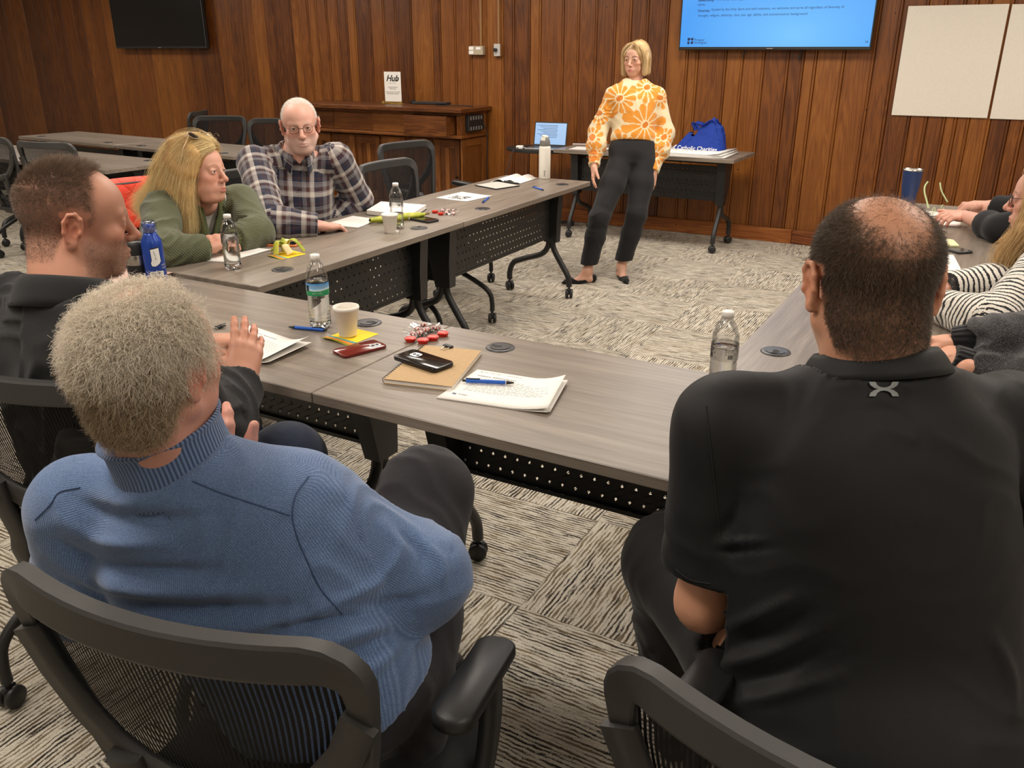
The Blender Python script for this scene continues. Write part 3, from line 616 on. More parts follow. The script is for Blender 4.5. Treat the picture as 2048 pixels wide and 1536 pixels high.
# closed laptop, mouse, sign
p = onz(870, 208, CZ)
t = thing('closed_laptop', 'closed dark laptop on the credenza top', 'laptop', (p[0], p[1], CZ), 0.15)
MB().box((0, 0, 0.009), (0.36, 0.25, 0.012), ch=0.004).build('base', plain('dark_laptop_shell', srgb(58, 56, 56), 0.35), t)
MB().box((0, 0, 0.021), (0.36, 0.25, 0.010), ch=0.004).build('lid', plain('dark_laptop_lid', srgb(70, 67, 66), 0.28), t)
MB().box((0.12, -0.128, 0.014), (0.10, 0.012, 0.012)).build('dongle', M['black_plastic'], t)
p = onz(827, 207, CZ)
t = thing('computer_mouse', 'small black mouse left of the closed laptop', 'computer mouse', (p[0], p[1], CZ), 0.4)
MB().lathe([(0, 0.034), (0.016, 0.032), (0.027, 0.023), (0.031, 0.010), (0.029, 0.0)], 16, M=Matrix.Diagonal((1.0, 1.6, 1.0))).build('shell', M['black_plastic'], t)
MB().cyl((0, -0.03, 0.030), 0.006, 0.006, 10, 'X').build('scroll_wheel', M['grey_plastic'], t)
p = ony(787, 201, 7.05)
t = thing('table_sign', 'white sign card in a gold stand on the credenza', 'sign', (p[0], p[1], CZ), 0.10)
gold = plain('brass_gold', srgb(196, 164, 92), 0.3, 0.9)
MB().box((0, 0, 0.155), (0.187, 0.005, 0.287), ch=0.001).build('card', M['paper'], t)
st = MB(); st.tube([(-0.115, 0.02, 0.004), (-0.115, -0.03, 0.004), (0.115, -0.03, 0.004), (0.115, 0.02, 0.004)], 0.003, 6); 
st.build('stand_foot', gold, t); MB().box((0, -0.008, 0.016), (0.21, 0.012, 0.016)).build('stand_rail', gold, t)
for sx_ in (-0.1, 0.1): q = MB(); q.tube([(sx_*1.15, -0.03, 0.004), (sx_*1.05, -0.02, 0.035), (sx_*0.95, -0.03, 0.004)], 0.002, 6); q.build('stand_loop', gold, t)
text('lettering', 'Hub', 0.080, M['ink_blk'], t, (-0.002, -0.0030, 0.212), UPR, align='CENTER', shear=0.35, off=0.0018)
q = MB(); q.add([(0.045, -0.0032, 0.222), (0.075, -0.0032, 0.240), (0.074, -0.0032, 0.231), (0.05, -0.0032, 0.216)], [(0, 1, 2, 3)]); q.build('pen_stroke', M['ink_blk'], t)
text('lettering', 'WORK + SOCIAL', 0.011, M['ink_faint'], t, (0, -0.0030, 0.190), UPR, align='CENTER')
text('lettering', 'Conference Room\nWiFi Access\n\nNetwork Name: The HUB\nNo password required', 0.0142, M['ink'], t, (0, -0.0030, 0.152), UPR, align='CENTER', space=1.05)
# ------------------------------------------------------------------ round laptop stand beside the wall table
p0 = np.array([-3.60, 6.87]); ls = thing('side_table', 'small black oval side table holding the open laptop by the wall', 'table', (p0[0], p0[1], 0), 0.1)
o = [(0.31*math.cos(a), 0.24*math.sin(a)) for a in [2*PI*k/32 for k in range(32)]]
b = MB(); k = 32; vs = [(x*s, y*s, z) for z, s in ((0.671, 0.95), (0.678, 1), (0.695, 1), (0.700, 0.97)) for x, y in o]
b.add(vs, [(r*k+i, r*k+(i+1) % k, (r+1)*k+(i+1) % k, (r+1)*k+i) for r in range(3) for i in range(k)]+[list(range(k))[::-1], list(range(3*k, 4*k))]); b.build('tabletop', M['black_plastic'], ls)
b = MB(); b.cyl((0.06, 0, 0.23), 0.028, 0.42, 16); b.build('column', M['black_metal'], ls)
b = MB(); b.cyl((0.06, 0, 0.54), 0.020, 0.26, 16); b.build('inner_column', M['chrome'], ls)
for a in range(4): b = MB(); b.box((0.06+0.13*math.cos(a*PI/2+0.6), 0.13*math.sin(a*PI/2+0.6), 0.035), (0.28, 0.045, 0.022), Rz(a*PI/2+0.6), 0.004); b.cyl((0.06+0.25*math.cos(a*PI/2+0.6), 0.25*math.sin(a*PI/2+0.6), 0.014), 0.02, 0.026, 10); b.build('foot', M['black_metal'], ls)
p = onz(1092, 298, 0.70)
t = thing('open_laptop', 'open laptop with a lit pale blue slide on the small black side table', 'laptop', (p[0], p[1]-0.01, 0.70), math.radians(8))
alu = plain('laptop_aluminium', srgb(150, 150, 152), 0.35, 0.6)
MB().box((0, 0.0, 0.007), (0.305, 0.215, 0.013), ch=0.003).build('base', alu, t)
MB().box((0, 0.03, 0.0142), (0.265, 0.10, 0.001)).build('keyboard', M['black_plastic'], t)
MB().box((0, -0.062, 0.0142), (0.10, 0.065, 0.001)).build('trackpad', plain('trackpad_grey', srgb(120, 120, 122), 0.3, 0.4), t)
lid = bpy.data.objects.new('lid', MB().box((0, 0, 0.105), (0.305, 0.006, 0.208), ch=0.002).mesh('lid')); lid.data.materials.append(M['black_plastic']); lid.location = (0, 0.108, 0.012); lid.rotation_euler = (-0.22, 0, 0); link(lid, t)
MB().box((0, -0.0036, 0.108), (0.287, 0.001, 0.182)).build('screen', glow('laptop_screen_glow', srgb(150, 186, 226), 0.95), lid)
for k in range(9): MB().box((-0.03+0.012*(k % 3), -0.0044, 0.178-k*0.0125), (0.19-0.03*(k % 3), 0.0004, 0.0032)).build('slide_line', navy, lid)
p = onz(1043, 297, 0.70)
t = thing('charger_brick', 'small white charger brick on the side table', 'charger', (p[0], p[1]-0.03, 0.70), 0.3)
MB().box((0, 0, 0.014), (0.06, 0.06, 0.027), ch=0.006).build('brick', M['paper'], t); q = MB(); q.tube(smooth_path([(-0.01, -0.03, 0.012), (-0.04, -0.10, -0.01), (-0.10, -0.17, -0.25), (-0.13, -0.18, -0.45), (-0.16, -0.16, -0.69)], 6), 0.004, 6); q.build('cord', M['black_plastic'], t)
q = MB(); q.tube(smooth_path([(0.03, 0, 0.012), (0.06, 0.01, 0.006), (0.085, 0.02, 0.008)], 4), 0.003, 6); q.build('plug_cord', M['paper'], t)
# ------------------------------------------------------------------ things on the wall table
BZ = 0.737
p = onz(1166, 297.5, BZ); o = MB().box((0, 0, 0.001), (0.30, 0.21, 0.002)).build('loose_paper', M['paper'], None, loc=(p[0]+0.05, p[1]+0.03, BZ)); o.rotation_euler = (0, 0, 0.1); tag(o, 'white paper on the wall table left of the standing woman', 'paper')
p = onz(1167, 289, BZ); t = thing('phone', 'phone with a pale case on the far left of the wall table', 'phone', (p[0], p[1]-0.04, BZ), 0.3)
MB().box((0, 0, 0.008), (0.15, 0.075, 0.015), ch=0.005).build('case', plain('pale_phone_case', srgb(196, 176, 172), 0.4), t); MB().box((0, 0, 0.0155), (0.14, 0.066, 0.002)).build('screen', plain('phone_screen', srgb(22, 22, 26), 0.15), t)
p = onz(1345, 322, BZ)
for k in range(3):
    b = MB(); a = 0.03-k*0.03
    def pad(s, t_, k=k): return ((s-0.5)*0.60, (t_-0.5)*0.46, 0.002+0.008*k+0.010*max(0, (s-0.80)/0.2)**2*(k+1)*0.5-0.0)
    b.grid(pad, 8, 3); b.grid(lambda s, t_, k=k: (lambda q: (q[0], q[1], q[2]+0.005))(pad(s, t_, k)), 8, 3)
    o = b.build('flip_chart_pad' if k == 0 else 'flip_chart_sheet_loose', M['paper'], None, loc=(p[0]-0.02*k, 6.72+0.02*k, BZ)); o.rotation_euler = (0, 0, a)
    sm = o.modifiers.new('thickness', 'SOLIDIFY'); sm.thickness = 0.002
    tag(o, ('lowest large white flip-chart pad under the loose sheets on the wall table', 'middle large white sheet on the flip-chart pad, wall table', 'top large white sheet of the pad pile behind the standing woman')[k], 'paper pad', 'large sheets on the wall table')
# blue tote bag, slumped
p = onz(1400, 305, BZ)
bagm = NT('royal_blue_nonwoven'); nn = bagm.noise(bagm.coord(), 14.0, 4.0, 0.6); bagm.base(srgb(26, 56, 148)); bagm.set(Roughness=0.75, Specular_IOR_Level=0.3); bagm.bump(nn, 0.9, 0.03)
t = thing('tote_bag', 'royal blue slumped tote bag with white lettering on the wall table', 'bag', (p[0]-0.02, 6.90, BZ), -0.08)
def bag(s, a):
    ang = 2*PI*a; cxn, syn = math.cos(ang), math.sin(ang); e = 0.55
    X = 0.215*math.copysign(abs(cxn)**e, cxn); Y = 0.10*math.copysign(abs(syn)**e, syn)
    h = 0.235+0.045*math.sin(2.2*X*8+0.6)+0.05*(X > 0.08)*1-0.06*(X < -0.12)
    z = s*h; k = 1-0.42*s**1.4; lean = 0.05*s
    wr = 0.012*math.sin(9*a*2*PI/1.0+7*s)*s
    return (X*k+lean*0.9+wr, Y*(1-0.75*s**1.2)+0.4*wr, z*.86)
b = MB(); b.grid(bag, 16, 61); b.build('bag_body', bagm.m, t)
for yy in (-0.025, 0.025):
    q = MB(); q.sweep(smooth_path([(-0.03, yy, 0.17), (-0.05, yy*1.5, 0.225), (0.03, yy*2, 0.21), (0.10, yy*1.5, 0.25), (0.13, yy, 0.22)], 5), [(0.016, -0.001), (0.016, 0.001), (-0.016, 0.001), (-0.016, -0.001)], up=(0, 1, 0)); q.build('handle', bagm.m, t)
tilt = (PI/2-0.45, 0, 0)
wh = plain('white_bag_print', srgb(225, 228, 235), 0.7)
text('lettering', 'Catholic Charities', 0.046, wh, t, (-0.15, -0.1035, 0.022), (PI/2-0.32, 0, 0), off=0.0005)
q = MB(); q.tube([(-0.155, -0.106, 0.055), (-0.175, -0.107, 0.040), (-0.17, -0.106, 0.018)], 0.005, 6); q.build('print_stroke', wh, t)
# ------------------------------------------------------------------ solid modelling: distance fields polygonised with surface nets
def V(*a): return np.array(a, float)
def unit(v): v = np.asarray(v, float); return v/np.linalg.norm(v)
def smin(a, b, k):
    if k <= 0: return np.minimum(a, b)
    h = np.clip(0.5+0.5*(b-a)/k, 0, 1); return b*(1-h)+a*h-k*h*(1-h)
class Prim:
    def __init__(s, lo, hi, fn, k=0.01, sub=False, tag=None): s.lo, s.hi, s.fn, s.k, s.sub, s.tag = np.asarray(lo), np.asarray(hi), fn, k, sub, tag
def cone(a, b, ra, rb, k=0.01, flat=None, sub=False, tag=None, u0=0.0):
    """tapered capsule; flat=(axis, ratio) squashes it along axis"""
    a, b = np.asarray(a, float), np.asarray(b, float); ab = b-a; L2 = max(float(ab @ ab), 1e-9); R = max(ra, rb)
    ref = unit(np.cross(ab, (0.3, 0.2, 0.93))) if L2 > 1e-8 else V(1, 0, 0); ref2 = unit(np.cross(ab, ref)) if L2 > 1e-8 else V(0, 1, 0)
    def fn(p, uv=False):
        q = p-a; t = np.clip((q @ ab)/L2, 0, 1); r = q-t[..., None]*ab
        if flat is not None:
            n, ratio = flat; dn = r @ n; r2 = np.sqrt(np.maximum((r*r).sum(-1)-dn*dn+(dn/ratio)**2, 0)); d = (r2-(ra+(rb-ra)*t))*min(1, ratio)
        else: d = np.sqrt((r*r).sum(-1))-(ra+(rb-ra)*t)
        if uv: return d, u0+((q @ ab)/L2)*math.sqrt(L2), np.arctan2(r @ ref2, r @ ref)*R
        return d
    return Prim(np.minimum(a, b)-R, np.maximum(a, b)+R, fn, k, sub, tag)
def ball(c, r, k=0.01, sub=False, axes=None, tag=None):
    """ellipsoid, r scalar or three radii along axes (rows)"""
    c = np.asarray(c, float); r = np.full(3, r, float) if np.isscalar(r) else np.asarray(r, float); A = np.eye(3) if axes is None else np.asarray(axes, float)
    ext = np.sqrt(((A*r[:, None])**2).sum(0))
    def fn(p, uv=False):
        q = (p-c) @ A.T; k0 = np.sqrt(((q/r)**2).sum(-1)); k1 = np.sqrt(((q/(r*r))**2).sum(-1))+1e-9; d = k0*(k0-1)/k1
        if uv: return d, q[..., 2], q[..., 0]
        return d
    return Prim(c-ext, c+ext, fn, k, sub, tag)
def loft(rows, axis, right, k=0.02, n=2.3, sub=False, tag=None):
    """rows: (centre, half width, front depth, back depth[, twist]); sections square to axis, right gives their width"""
    ax = unit(axis); rt = unit(np.asarray(right)-ax*(np.asarray(right) @ ax)); fr = np.cross(ax, rt); c0 = np.asarray(rows[0][0], float)
    h = np.array([(np.asarray(r[0])-c0) @ ax for r in rows]); cx = np.array([(np.asarray(r[0])-c0) @ rt for r in rows]); cy = np.array([(np.asarray(r[0])-c0) @ fr for r in rows])
    w = np.array([r[1] for r in rows]); df = np.array([r[2] for r in rows]); db = np.array([r[3] for r in rows]); tw = np.array([r[4] if len(r) > 4 else 0.0 for r in rows])
    hs = np.linspace(h[0], h[-1], 80)                       # smooth the profile curves
    def sm(c):
        y = np.interp(hs, h, c); ker = np.ones(9)/9; return np.convolve(np.pad(y, 4, 'edge'), ker, 'valid')
    cx, cy, w, df, db, tw = [sm(c) for c in (cx, cy, w, df, db, tw)]
    R = max(w.max(), df.max(), db.max()); pts = np.array([np.asarray(r[0]) for r in rows])
    def fn(p, uv=False):
        q = p-c0; hh = q @ ax; x = q @ rt-np.interp(hh, hs, cx); y = q @ fr-np.interp(hh, hs, cy)
        if np.abs(tw).max() > 0: a = np.interp(hh, hs, tw); ca, sa = np.cos(a), np.sin(a); x, y = x*ca+y*sa, -x*sa+y*ca
        W_ = np.interp(hh, hs, w); D = np.where(y > 0, np.interp(hh, hs, df), np.interp(hh, hs, db))
        g = ((np.abs(x)/W_)**n+(np.abs(y)/D)**n)**(1/n)+1e-6; rr = np.sqrt(x*x+y*y)+1e-6
        d = rr*(1-1/g); d = np.maximum(d, -np.minimum(W_, D))
        e = np.maximum(hh-h[-1], h[0]-hh); d = np.where(e > 0, np.sqrt(np.maximum(d, 0)**2+e*e), np.maximum(d, e))
        if uv: return d, hh, np.where(y > 0, x, np.sign(x)*(2*W_-np.abs(x)))
        return d
    return Prim(pts.min(0)-R, pts.max(0)+R, fn, k, sub, tag)
def chain(pts, rad, k=0.012, kk=0.02, **kw):
    return [cone(pts[i], pts[i+1], rad[i], rad[i+1], k=kk if i else k, **kw) for i in range(len(pts)-1)]
NETS_EDGES = [(0, 1), (0, 2), (0, 4), (1, 3), (1, 5), (2, 3), (2, 6), (3, 7), (4, 5), (4, 6), (5, 7), (6, 7)]
def surface_nets(d, lo, vox):
    nx, ny, nz = d.shape; ins = d < 0
    cnt = np.zeros((nx-1, ny-1, nz-1), np.int8)
    for i in range(8): cnt += ins[(i >> 2) & 1:nx-1+((i >> 2) & 1), (i >> 1) & 1:ny-1+((i >> 1) & 1), i & 1:nz-1+(i & 1)]
    act = (cnt > 0) & (cnt < 8); I = np.argwhere(act); N = len(I)
    idx = np.full(act.shape, -1, np.int32); idx[act] = np.arange(N)
    cor = np.stack([d[I[:, 0]+((i >> 2) & 1), I[:, 1]+((i >> 1) & 1), I[:, 2]+(i & 1)] for i in range(8)], 1)
    off = np.array([[(i >> 2) & 1, (i >> 1) & 1, i & 1] for i in range(8)], float)
    acc = np.zeros((N, 3)); num = np.zeros(N)
    for a, b in NETS_EDGES:
        m = (cor[:, a] < 0) != (cor[:, b] < 0); t = np.where(m, cor[:, a]/(cor[:, a]-cor[:, b]+1e-12), 0)
        acc += np.where(m[:, None], off[a]+(off[b]-off[a])*t[:, None], 0); num += m
    verts = lo+(I+acc/num[:, None])*vox; quads = []
    for ax in range(3):
        sl = [slice(None)]*3; sl[ax] = slice(0, -1); s2 = [slice(None)]*3; s2[ax] = slice(1, None)
        A, B = ins[tuple(sl)], ins[tuple(s2)]; ch = A != B; E = np.argwhere(ch); flip = A[ch]
        o1, o2 = [(1, 2), (2, 0), (0, 1)][ax]; ok = (E[:, o1] > 0) & (E[:, o2] > 0) & (E[:, o1] < d.shape[o1]-1) & (E[:, o2] < d.shape[o2]-1); E, flip = E[ok], flip[ok]
        def at(da, db): q = E.copy(); q[:, o1] -= da; q[:, o2] -= db; return idx[q[:, 0], q[:, 1], q[:, 2]]
        q = np.stack([at(0, 0), at(1, 0), at(1, 1), at(0, 1)], 1); q[~flip] = q[~flip][:, ::-1]; quads.append(q)
    return verts, np.concatenate(quads)
def solid(prims, vox, cut=None, pad=0.03):
    """polygonise the smooth union of prims; cut(p, d) may change the field (openings, hems)"""
    add = [p for p in prims if not p.sub]; lo = np.min([p.lo for p in add], 0)-pad; hi = np.max([p.hi for p in add], 0)+pad
    n = np.ceil((hi-lo)/vox).astype(int)+1; ax = [lo[i]+np.arange(n[i])*vox for i in range(3)]; d = np.full(tuple(n), 1.0, np.float32)
    for p in prims:
        m = p.k+3*vox; i0 = np.maximum(0, np.floor((p.lo-m-lo)/vox).astype(int)); i1 = np.minimum(n, np.ceil((p.hi+m-lo)/vox).astype(int)+1)
        if (i1 <= i0).any(): continue
        g = np.stack(np.meshgrid(ax[0][i0[0]:i1[0]], ax[1][i0[1]:i1[1]], ax[2][i0[2]:i1[2]], indexing='ij'), -1)
        e = p.fn(g); s = (slice(i0[0], i1[0]), slice(i0[1], i1[1]), slice(i0[2], i1[2])); c = d[s]
        d[s] = -smin(-c, e, p.k) if p.sub else smin(c, e, p.k)
    if cut is not None: d = cut(np.stack(np.meshgrid(*ax, indexing='ij'), -1), d)
    return surface_nets(d, lo, vox)
def normals(v, q):
    n = np.cross(v[q[:, 2]]-v[q[:, 0]], v[q[:, 3]]-v[q[:, 1]]); out = np.zeros_like(v)
    for i in range(4):
        for c in range(3): out[:, c] += np.bincount(q[:, i], n[:, c], len(v))
    return out/(np.linalg.norm(out, axis=1)[:, None]+1e-12)
def relax(v, q, it=2, f=0.5):
    """even out the net's vertices"""
    e = np.concatenate([q[:, [i, (i+1) % 4]] for i in range(4)]); 
    for _ in range(it):
        s = np.zeros_like(v); c = np.bincount(e[:, 0], minlength=len(v))+np.bincount(e[:, 1], minlength=len(v))
        for k in range(3): s[:, k] = np.bincount(e[:, 0], v[e[:, 1], k], len(v))+np.bincount(e[:, 1], v[e[:, 0], k], len(v))
        v = v*(1-f)+f*s/np.maximum(c, 1)[:, None]
    return v
_perm = np.random.default_rng(3).random(4096)
def vnoise(p, sc=1.0, seed=0):
    q = np.asarray(p)*sc; i = np.floor(q).astype(np.int64); f = q-i; f = f*f*(3-2*f); out = np.zeros(q.shape[:-1])
    for c in range(8):
        o = np.array([(c >> 2) & 1, (c >> 1) & 1, c & 1]); j = i+o; hsh = (j[..., 0]*73856093 ^ j[..., 1]*19349663 ^ j[..., 2]*83492791 ^ (seed*7919+17)) & 4095
        w = np.prod(np.where(o == 1, f, 1-f), -1); out += w*_perm[hsh]
    return out*2-1
def fbm(p, sc, seed=0, oct_=3): return sum(vnoise(p, sc*2**i, seed+i)*0.5**i for i in range(oct_))
def uvs(v, prims, q=None):
    """per vertex: nearest piece and its own along / around coordinates; with q also per face corner, one piece per face"""
    add = [p for p in prims if not p.sub]; D = [p.fn(v, True) for p in add]; d = np.array([e[0] for e in D]); k = d.argmin(0); U = np.array([e[1] for e in D]); W_ = np.array([e[2] for e in D]); a = np.arange(len(v))
    if q is None: return U[k, a], W_[k, a], k
    kf = d[:, q].sum(2).argmin(0); return U[k, a], W_[k, a], k, np.stack([U[kf[:, None], q], W_[kf[:, None], q], np.repeat(kf[:, None], 4, 1).astype(float)], -1)
def quad_mesh(name, v, q, mats, col=None, uv=None, mi=None):
    me = bpy.data.meshes.new(name); me.vertices.add(len(v)); me.vertices.foreach_set('co', np.ascontiguousarray(v, np.float32).ravel())
    me.loops.add(q.size); me.loops.foreach_set('vertex_index', q.ravel().astype(np.int32)); me.polygons.add(len(q))
    me.polygons.foreach_set('loop_start', np.arange(0, q.size, 4, dtype=np.int32)); me.polygons.foreach_set('use_smooth', np.ones(len(q), bool))
    if mi is not None: me.polygons.foreach_set('material_index', mi.astype(np.int32))
    me.update(calc_edges=True)
    if col is not None:
        a = me.color_attributes.new('Col', 'FLOAT_COLOR', 'POINT'); a.data.foreach_set('color', np.concatenate([col, np.ones((len(v), 1))], 1).astype(np.float32).ravel())
    if uv is not None:
        a = me.attributes.new('garment', 'FLOAT_VECTOR', 'CORNER'); a.data.foreach_set('vector', np.ascontiguousarray(uv, np.float32).ravel())
    for m in (mats if isinstance(mats, (list, tuple)) else [mats]): me.materials.append(m)
    return me
def add_mesh(name, me, parent, base):
    """put a mesh built in room coordinates under its thing"""
    o = bpy.data.objects.new(name, me); me.transform(Matrix.Translation(-Vector(base))); return link(o, parent)
def strands(name, pts, mat, parent, base, rad=0.0003, tip=0.35):
    """pts (n strands, m points, 3) as hair curves"""
    n, m, _ = pts.shape; cu = bpy.data.hair_curves.new(name); cu.add_curves([m]*n)
    cu.attributes['position'].data.foreach_set('vector', np.ascontiguousarray(pts-np.asarray(base), np.float32).ravel())
    r = cu.attributes.get('radius') or cu.attributes.new('radius', 'FLOAT', 'POINT'); r.data.foreach_set('value', np.tile(rad*np.linspace(1, tip, m), n).astype(np.float32))
    cu.materials.append(mat); o = bpy.data.objects.new(name, cu); o['kind'] = 'stuff'; return link(o, parent)
# ------------------------------------------------------------------ people
def lin(r, g, b): return np.array(srgb(r, g, b)[:3])
def skin_mat():
    m = NT('skin'); c = m.attr('Col'); n = m.noise(m.coord(), 90.0, 3.0, 0.6); n2 = m.noise(m.coord(), 16.0, 2.0)
    c = m.mix(m.math('MULTIPLY', n, 0.10), c, (0.42, 0.15, 0.10, 1)); c = m.mix(m.math('MULTIPLY', m.math('SUBTRACT', n2, 0.35, clamp=True), 0.22), c, (0.55, 0.22, 0.15, 1))
    c = m.mix(1.0, c, (0.97, 1.05, 1.14, 1), 'MULTIPLY')
    m.base(c); m.set(Roughness=0.48, Specular_IOR_Level=0.35, Subsurface_Weight=0.12, Subsurface_Radius=(0.012, 0.004, 0.002), Subsurface_Scale=0.5); m.bump(n, 0.12, 0.002); return m.m
M['skin'] = skin_mat()
def eye_mat(name, iris):
    m = NT(name); o = m.coord(); s = m.n('ShaderNodeSeparateXYZ', Vector=o)
    r = m.math('SQRT', m.math('ADD', m.math('POWER', s.outputs[0], 2.0), m.math('POWER', s.outputs[2], 2.0)))
    r = m.math('MULTIPLY_ADD', m.math('LESS_THAN', s.outputs[1], 0.0), 1.0, r)
    m.base(m.ramp(m.math('MULTIPLY', r, 100.0), [(0.0, (0.01, 0.01, 0.01, 1)), (0.24, (0.01, 0.01, 0.01, 1)), (0.27, iris), (0.58, tuple(x*0.5 for x in iris[:3])+(1,)), (0.64, srgb(214, 204, 196))])); m.set(Roughness=0.1); return m.m
M['eye_brown'] = eye_mat('brown_eye', srgb(84, 56, 34)); M['eye_blue'] = eye_mat('grey_blue_eye', srgb(96, 116, 128))
def frame(fwd, up=(0, 0, 1), roll=0.0):
    """rows: right-hand axes (side, forward, up) of a head or hand; side points to the figure's own right"""
    f = unit(fwd); s = unit(np.cross(f, up)); u = np.cross(s, f)
    if roll: s, u = s*math.cos(roll)+u*math.sin(roll), u*math.cos(roll)-s*math.sin(roll)
    return np.array([s, f, u])
def head_prims(w=1.0, jaw=1.0, nose=1.0, chin=1.0, jowl=0.0, neck=0.058, smile=0.0, fem=False, ears=True, neckdir=(0, -0.05, -0.2), brow=1.0, open_=1.0):
    P_ = []; a = P_.append
    a(ball((0, -0.012, 0.034), (0.0765*w, 0.099, 0.083), 0.01, tag='skull'))
    a(ball((0, 0.030, 0.030), (0.064*w, 0.064, 0.062), 0.02)); a(ball((0, 0.036, -0.024), (0.058*w, 0.056, 0.072), 0.02))
    a(ball((0, 0.030, -0.066), (0.051*w*jaw, 0.052, 0.044), 0.02))
    for s in (-1, 1):
        a(cone((s*0.052*w*jaw, -0.006, -0.056), (s*0.022*jaw, 0.064, -0.099), 0.016+0.006*jowl, 0.015, 0.02))
        a(ball((s*0.042*w, 0.060, -0.026), (0.023, 0.022, 0.019+0.006*jowl), 0.018))
        a(ball((s*0.040*w, 0.048, -0.062), (0.020+0.004*jowl, 0.024, 0.024), 0.02))
    a(ball((0, 0.073, -0.099), (0.019*chin, 0.017, 0.016*chin), 0.016))
    if jowl: a(ball((0, 0.035, -0.105), (0.045, 0.040, 0.020*jowl+0.006), 0.025))
    a(ball((0, 0.0715, -0.068), (0.031, 0.0265, 0.027), 0.016))
    for s in (-1, 1):                                  # brow, sockets, lids
        a(cone((s*0.010, 0.086, 0.0165), (s*0.040*w, 0.076, 0.0185), 0.0100*brow, 0.0080*brow, 0.016))
    for s in (-1, 1): a(ball((s*0.032, 0.108, 0.001), (0.0215, 0.021, 0.0150), 0.010, sub=True))
    for s in (-1, 1):
        a(ball((s*0.032, 0.0790, 0.0005), (0.0165, 0.0142, 0.0142), 0.005)); a(ball((s*0.0325, 0.0925, -0.0006), (0.0122, 0.010, 0.0042*open_), 0.0016, sub=True))
        a(cone((s*0.019, 0.090, 0.0078), (s*0.045, 0.084, 0.0066), 0.0026, 0.0026, 0.005))
    # nose
    a(cone((0, 0.0895, 0.012), (0, 0.109+0.004*nose, -0.030), 0.0078, 0.0100*nose, 0.012)); a(ball((0, 0.1095+0.005*nose, -0.0340), (0.0118*nose, 0.0115, 0.0105), 0.007))
    for s in (-1, 1):
        a(ball((s*0.0125*nose, 0.1010, -0.0385), (0.0078, 0.0100, 0.0075), 0.006)); a(ball((s*0.0065*nose, 0.1085, -0.0460), (0.0036, 0.0045, 0.0030), 0.003, sub=True))
    # lips
    lw = 0.0235
    for pts, r0, r1 in ((((-lw, 0.0875, -0.0690+0.002*smile), (-0.006, 0.0975, -0.0650), (0, 0.0978, -0.0656)), 0.0026, 0.0044), (((-lw*0.95, 0.0875, -0.0712+0.002*smile), (-0.009, 0.0958, -0.0760), (0, 0.0966, -0.0765)), 0.0026, 0.0050)):
        for s in (1, -1):
            q = [(s*x, y, z) for x, y, z in pts]; a(cone(q[0], q[1], r0, r1, 0.006)); a(cone(q[1], q[2], r1, r1, 0.004))
    for s in (1, -1):
        a(cone((0, 0.1040, -0.0706), (s*0.013, 0.1010, -0.0706), 0.0016, 0.0016, 0.002, sub=True)); a(cone((s*0.013, 0.1010, -0.0706), (s*0.0265, 0.0905, -0.0708+0.003*smile), 0.0016, 0.0020, 0.003, sub=True))
        a(cone((s*0.020, 0.106, -0.040), (s*0.034, 0.092, -0.066), 0.0016, 0.0014, 0.008, sub=True))
    if ears:
        for s in (-1, 1):
            n = unit((s*1.0, -0.42, 0.05)); e2 = unit(np.cross((0, 0.18, 1), n)); e3 = np.cross(n, e2); c = V(s*0.0765*w, -0.012, -0.006)
            at = lambda x, z, o=0.0: c+e2*x*(1)+e3*z+n*o
            sgn = 1 if (e2 @ V(0, 1, 0)) > 0 else -1
            a(ball(at(0, 0, 0.006), (0.0052, 0.0165, 0.0280), 0.008, axes=[n, e2, e3]))
            ring = [at(sgn*0.013, 0.004, 0.006), at(sgn*0.010, 0.022, 0.010), at(0, 0.0305, 0.012), at(-sgn*0.012, 0.026, 0.014), at(-sgn*0.0185, 0.010, 0.015), at(-sgn*0.016, -0.010, 0.013), at(-sgn*0.008, -0.026, 0.010)]
            for i in range(len(ring)-1): a(cone(ring[i], ring[i+1], 0.0042, 0.0042, 0.004))
            a(ball(at(sgn*0.001, -0.031, 0.006), (0.0055, 0.0095, 0.0095), 0.006, axes=[n, e2, e3]))
            a(ball(at(sgn*0.003, -0.004, 0.016), (0.010, 0.0085, 0.0135), 0.004, sub=True, axes=[n, e2, e3])); a(ball(at(-sgn*0.006, 0.014, 0.0165), (0.008, 0.0058, 0.0105), 0.004, sub=True, axes=[n, e2, e3]))
            a(ball(at(sgn*0.0125, -0.006, 0.008), (0.006, 0.004, 0.0065), 0.004, axes=[n, e2, e3]))
    nd = V(*neckdir); a(cone((0, -0.028, -0.045), V(0, -0.028, -0.045)+nd, neck, neck*1.06, 0.022))
    return P_
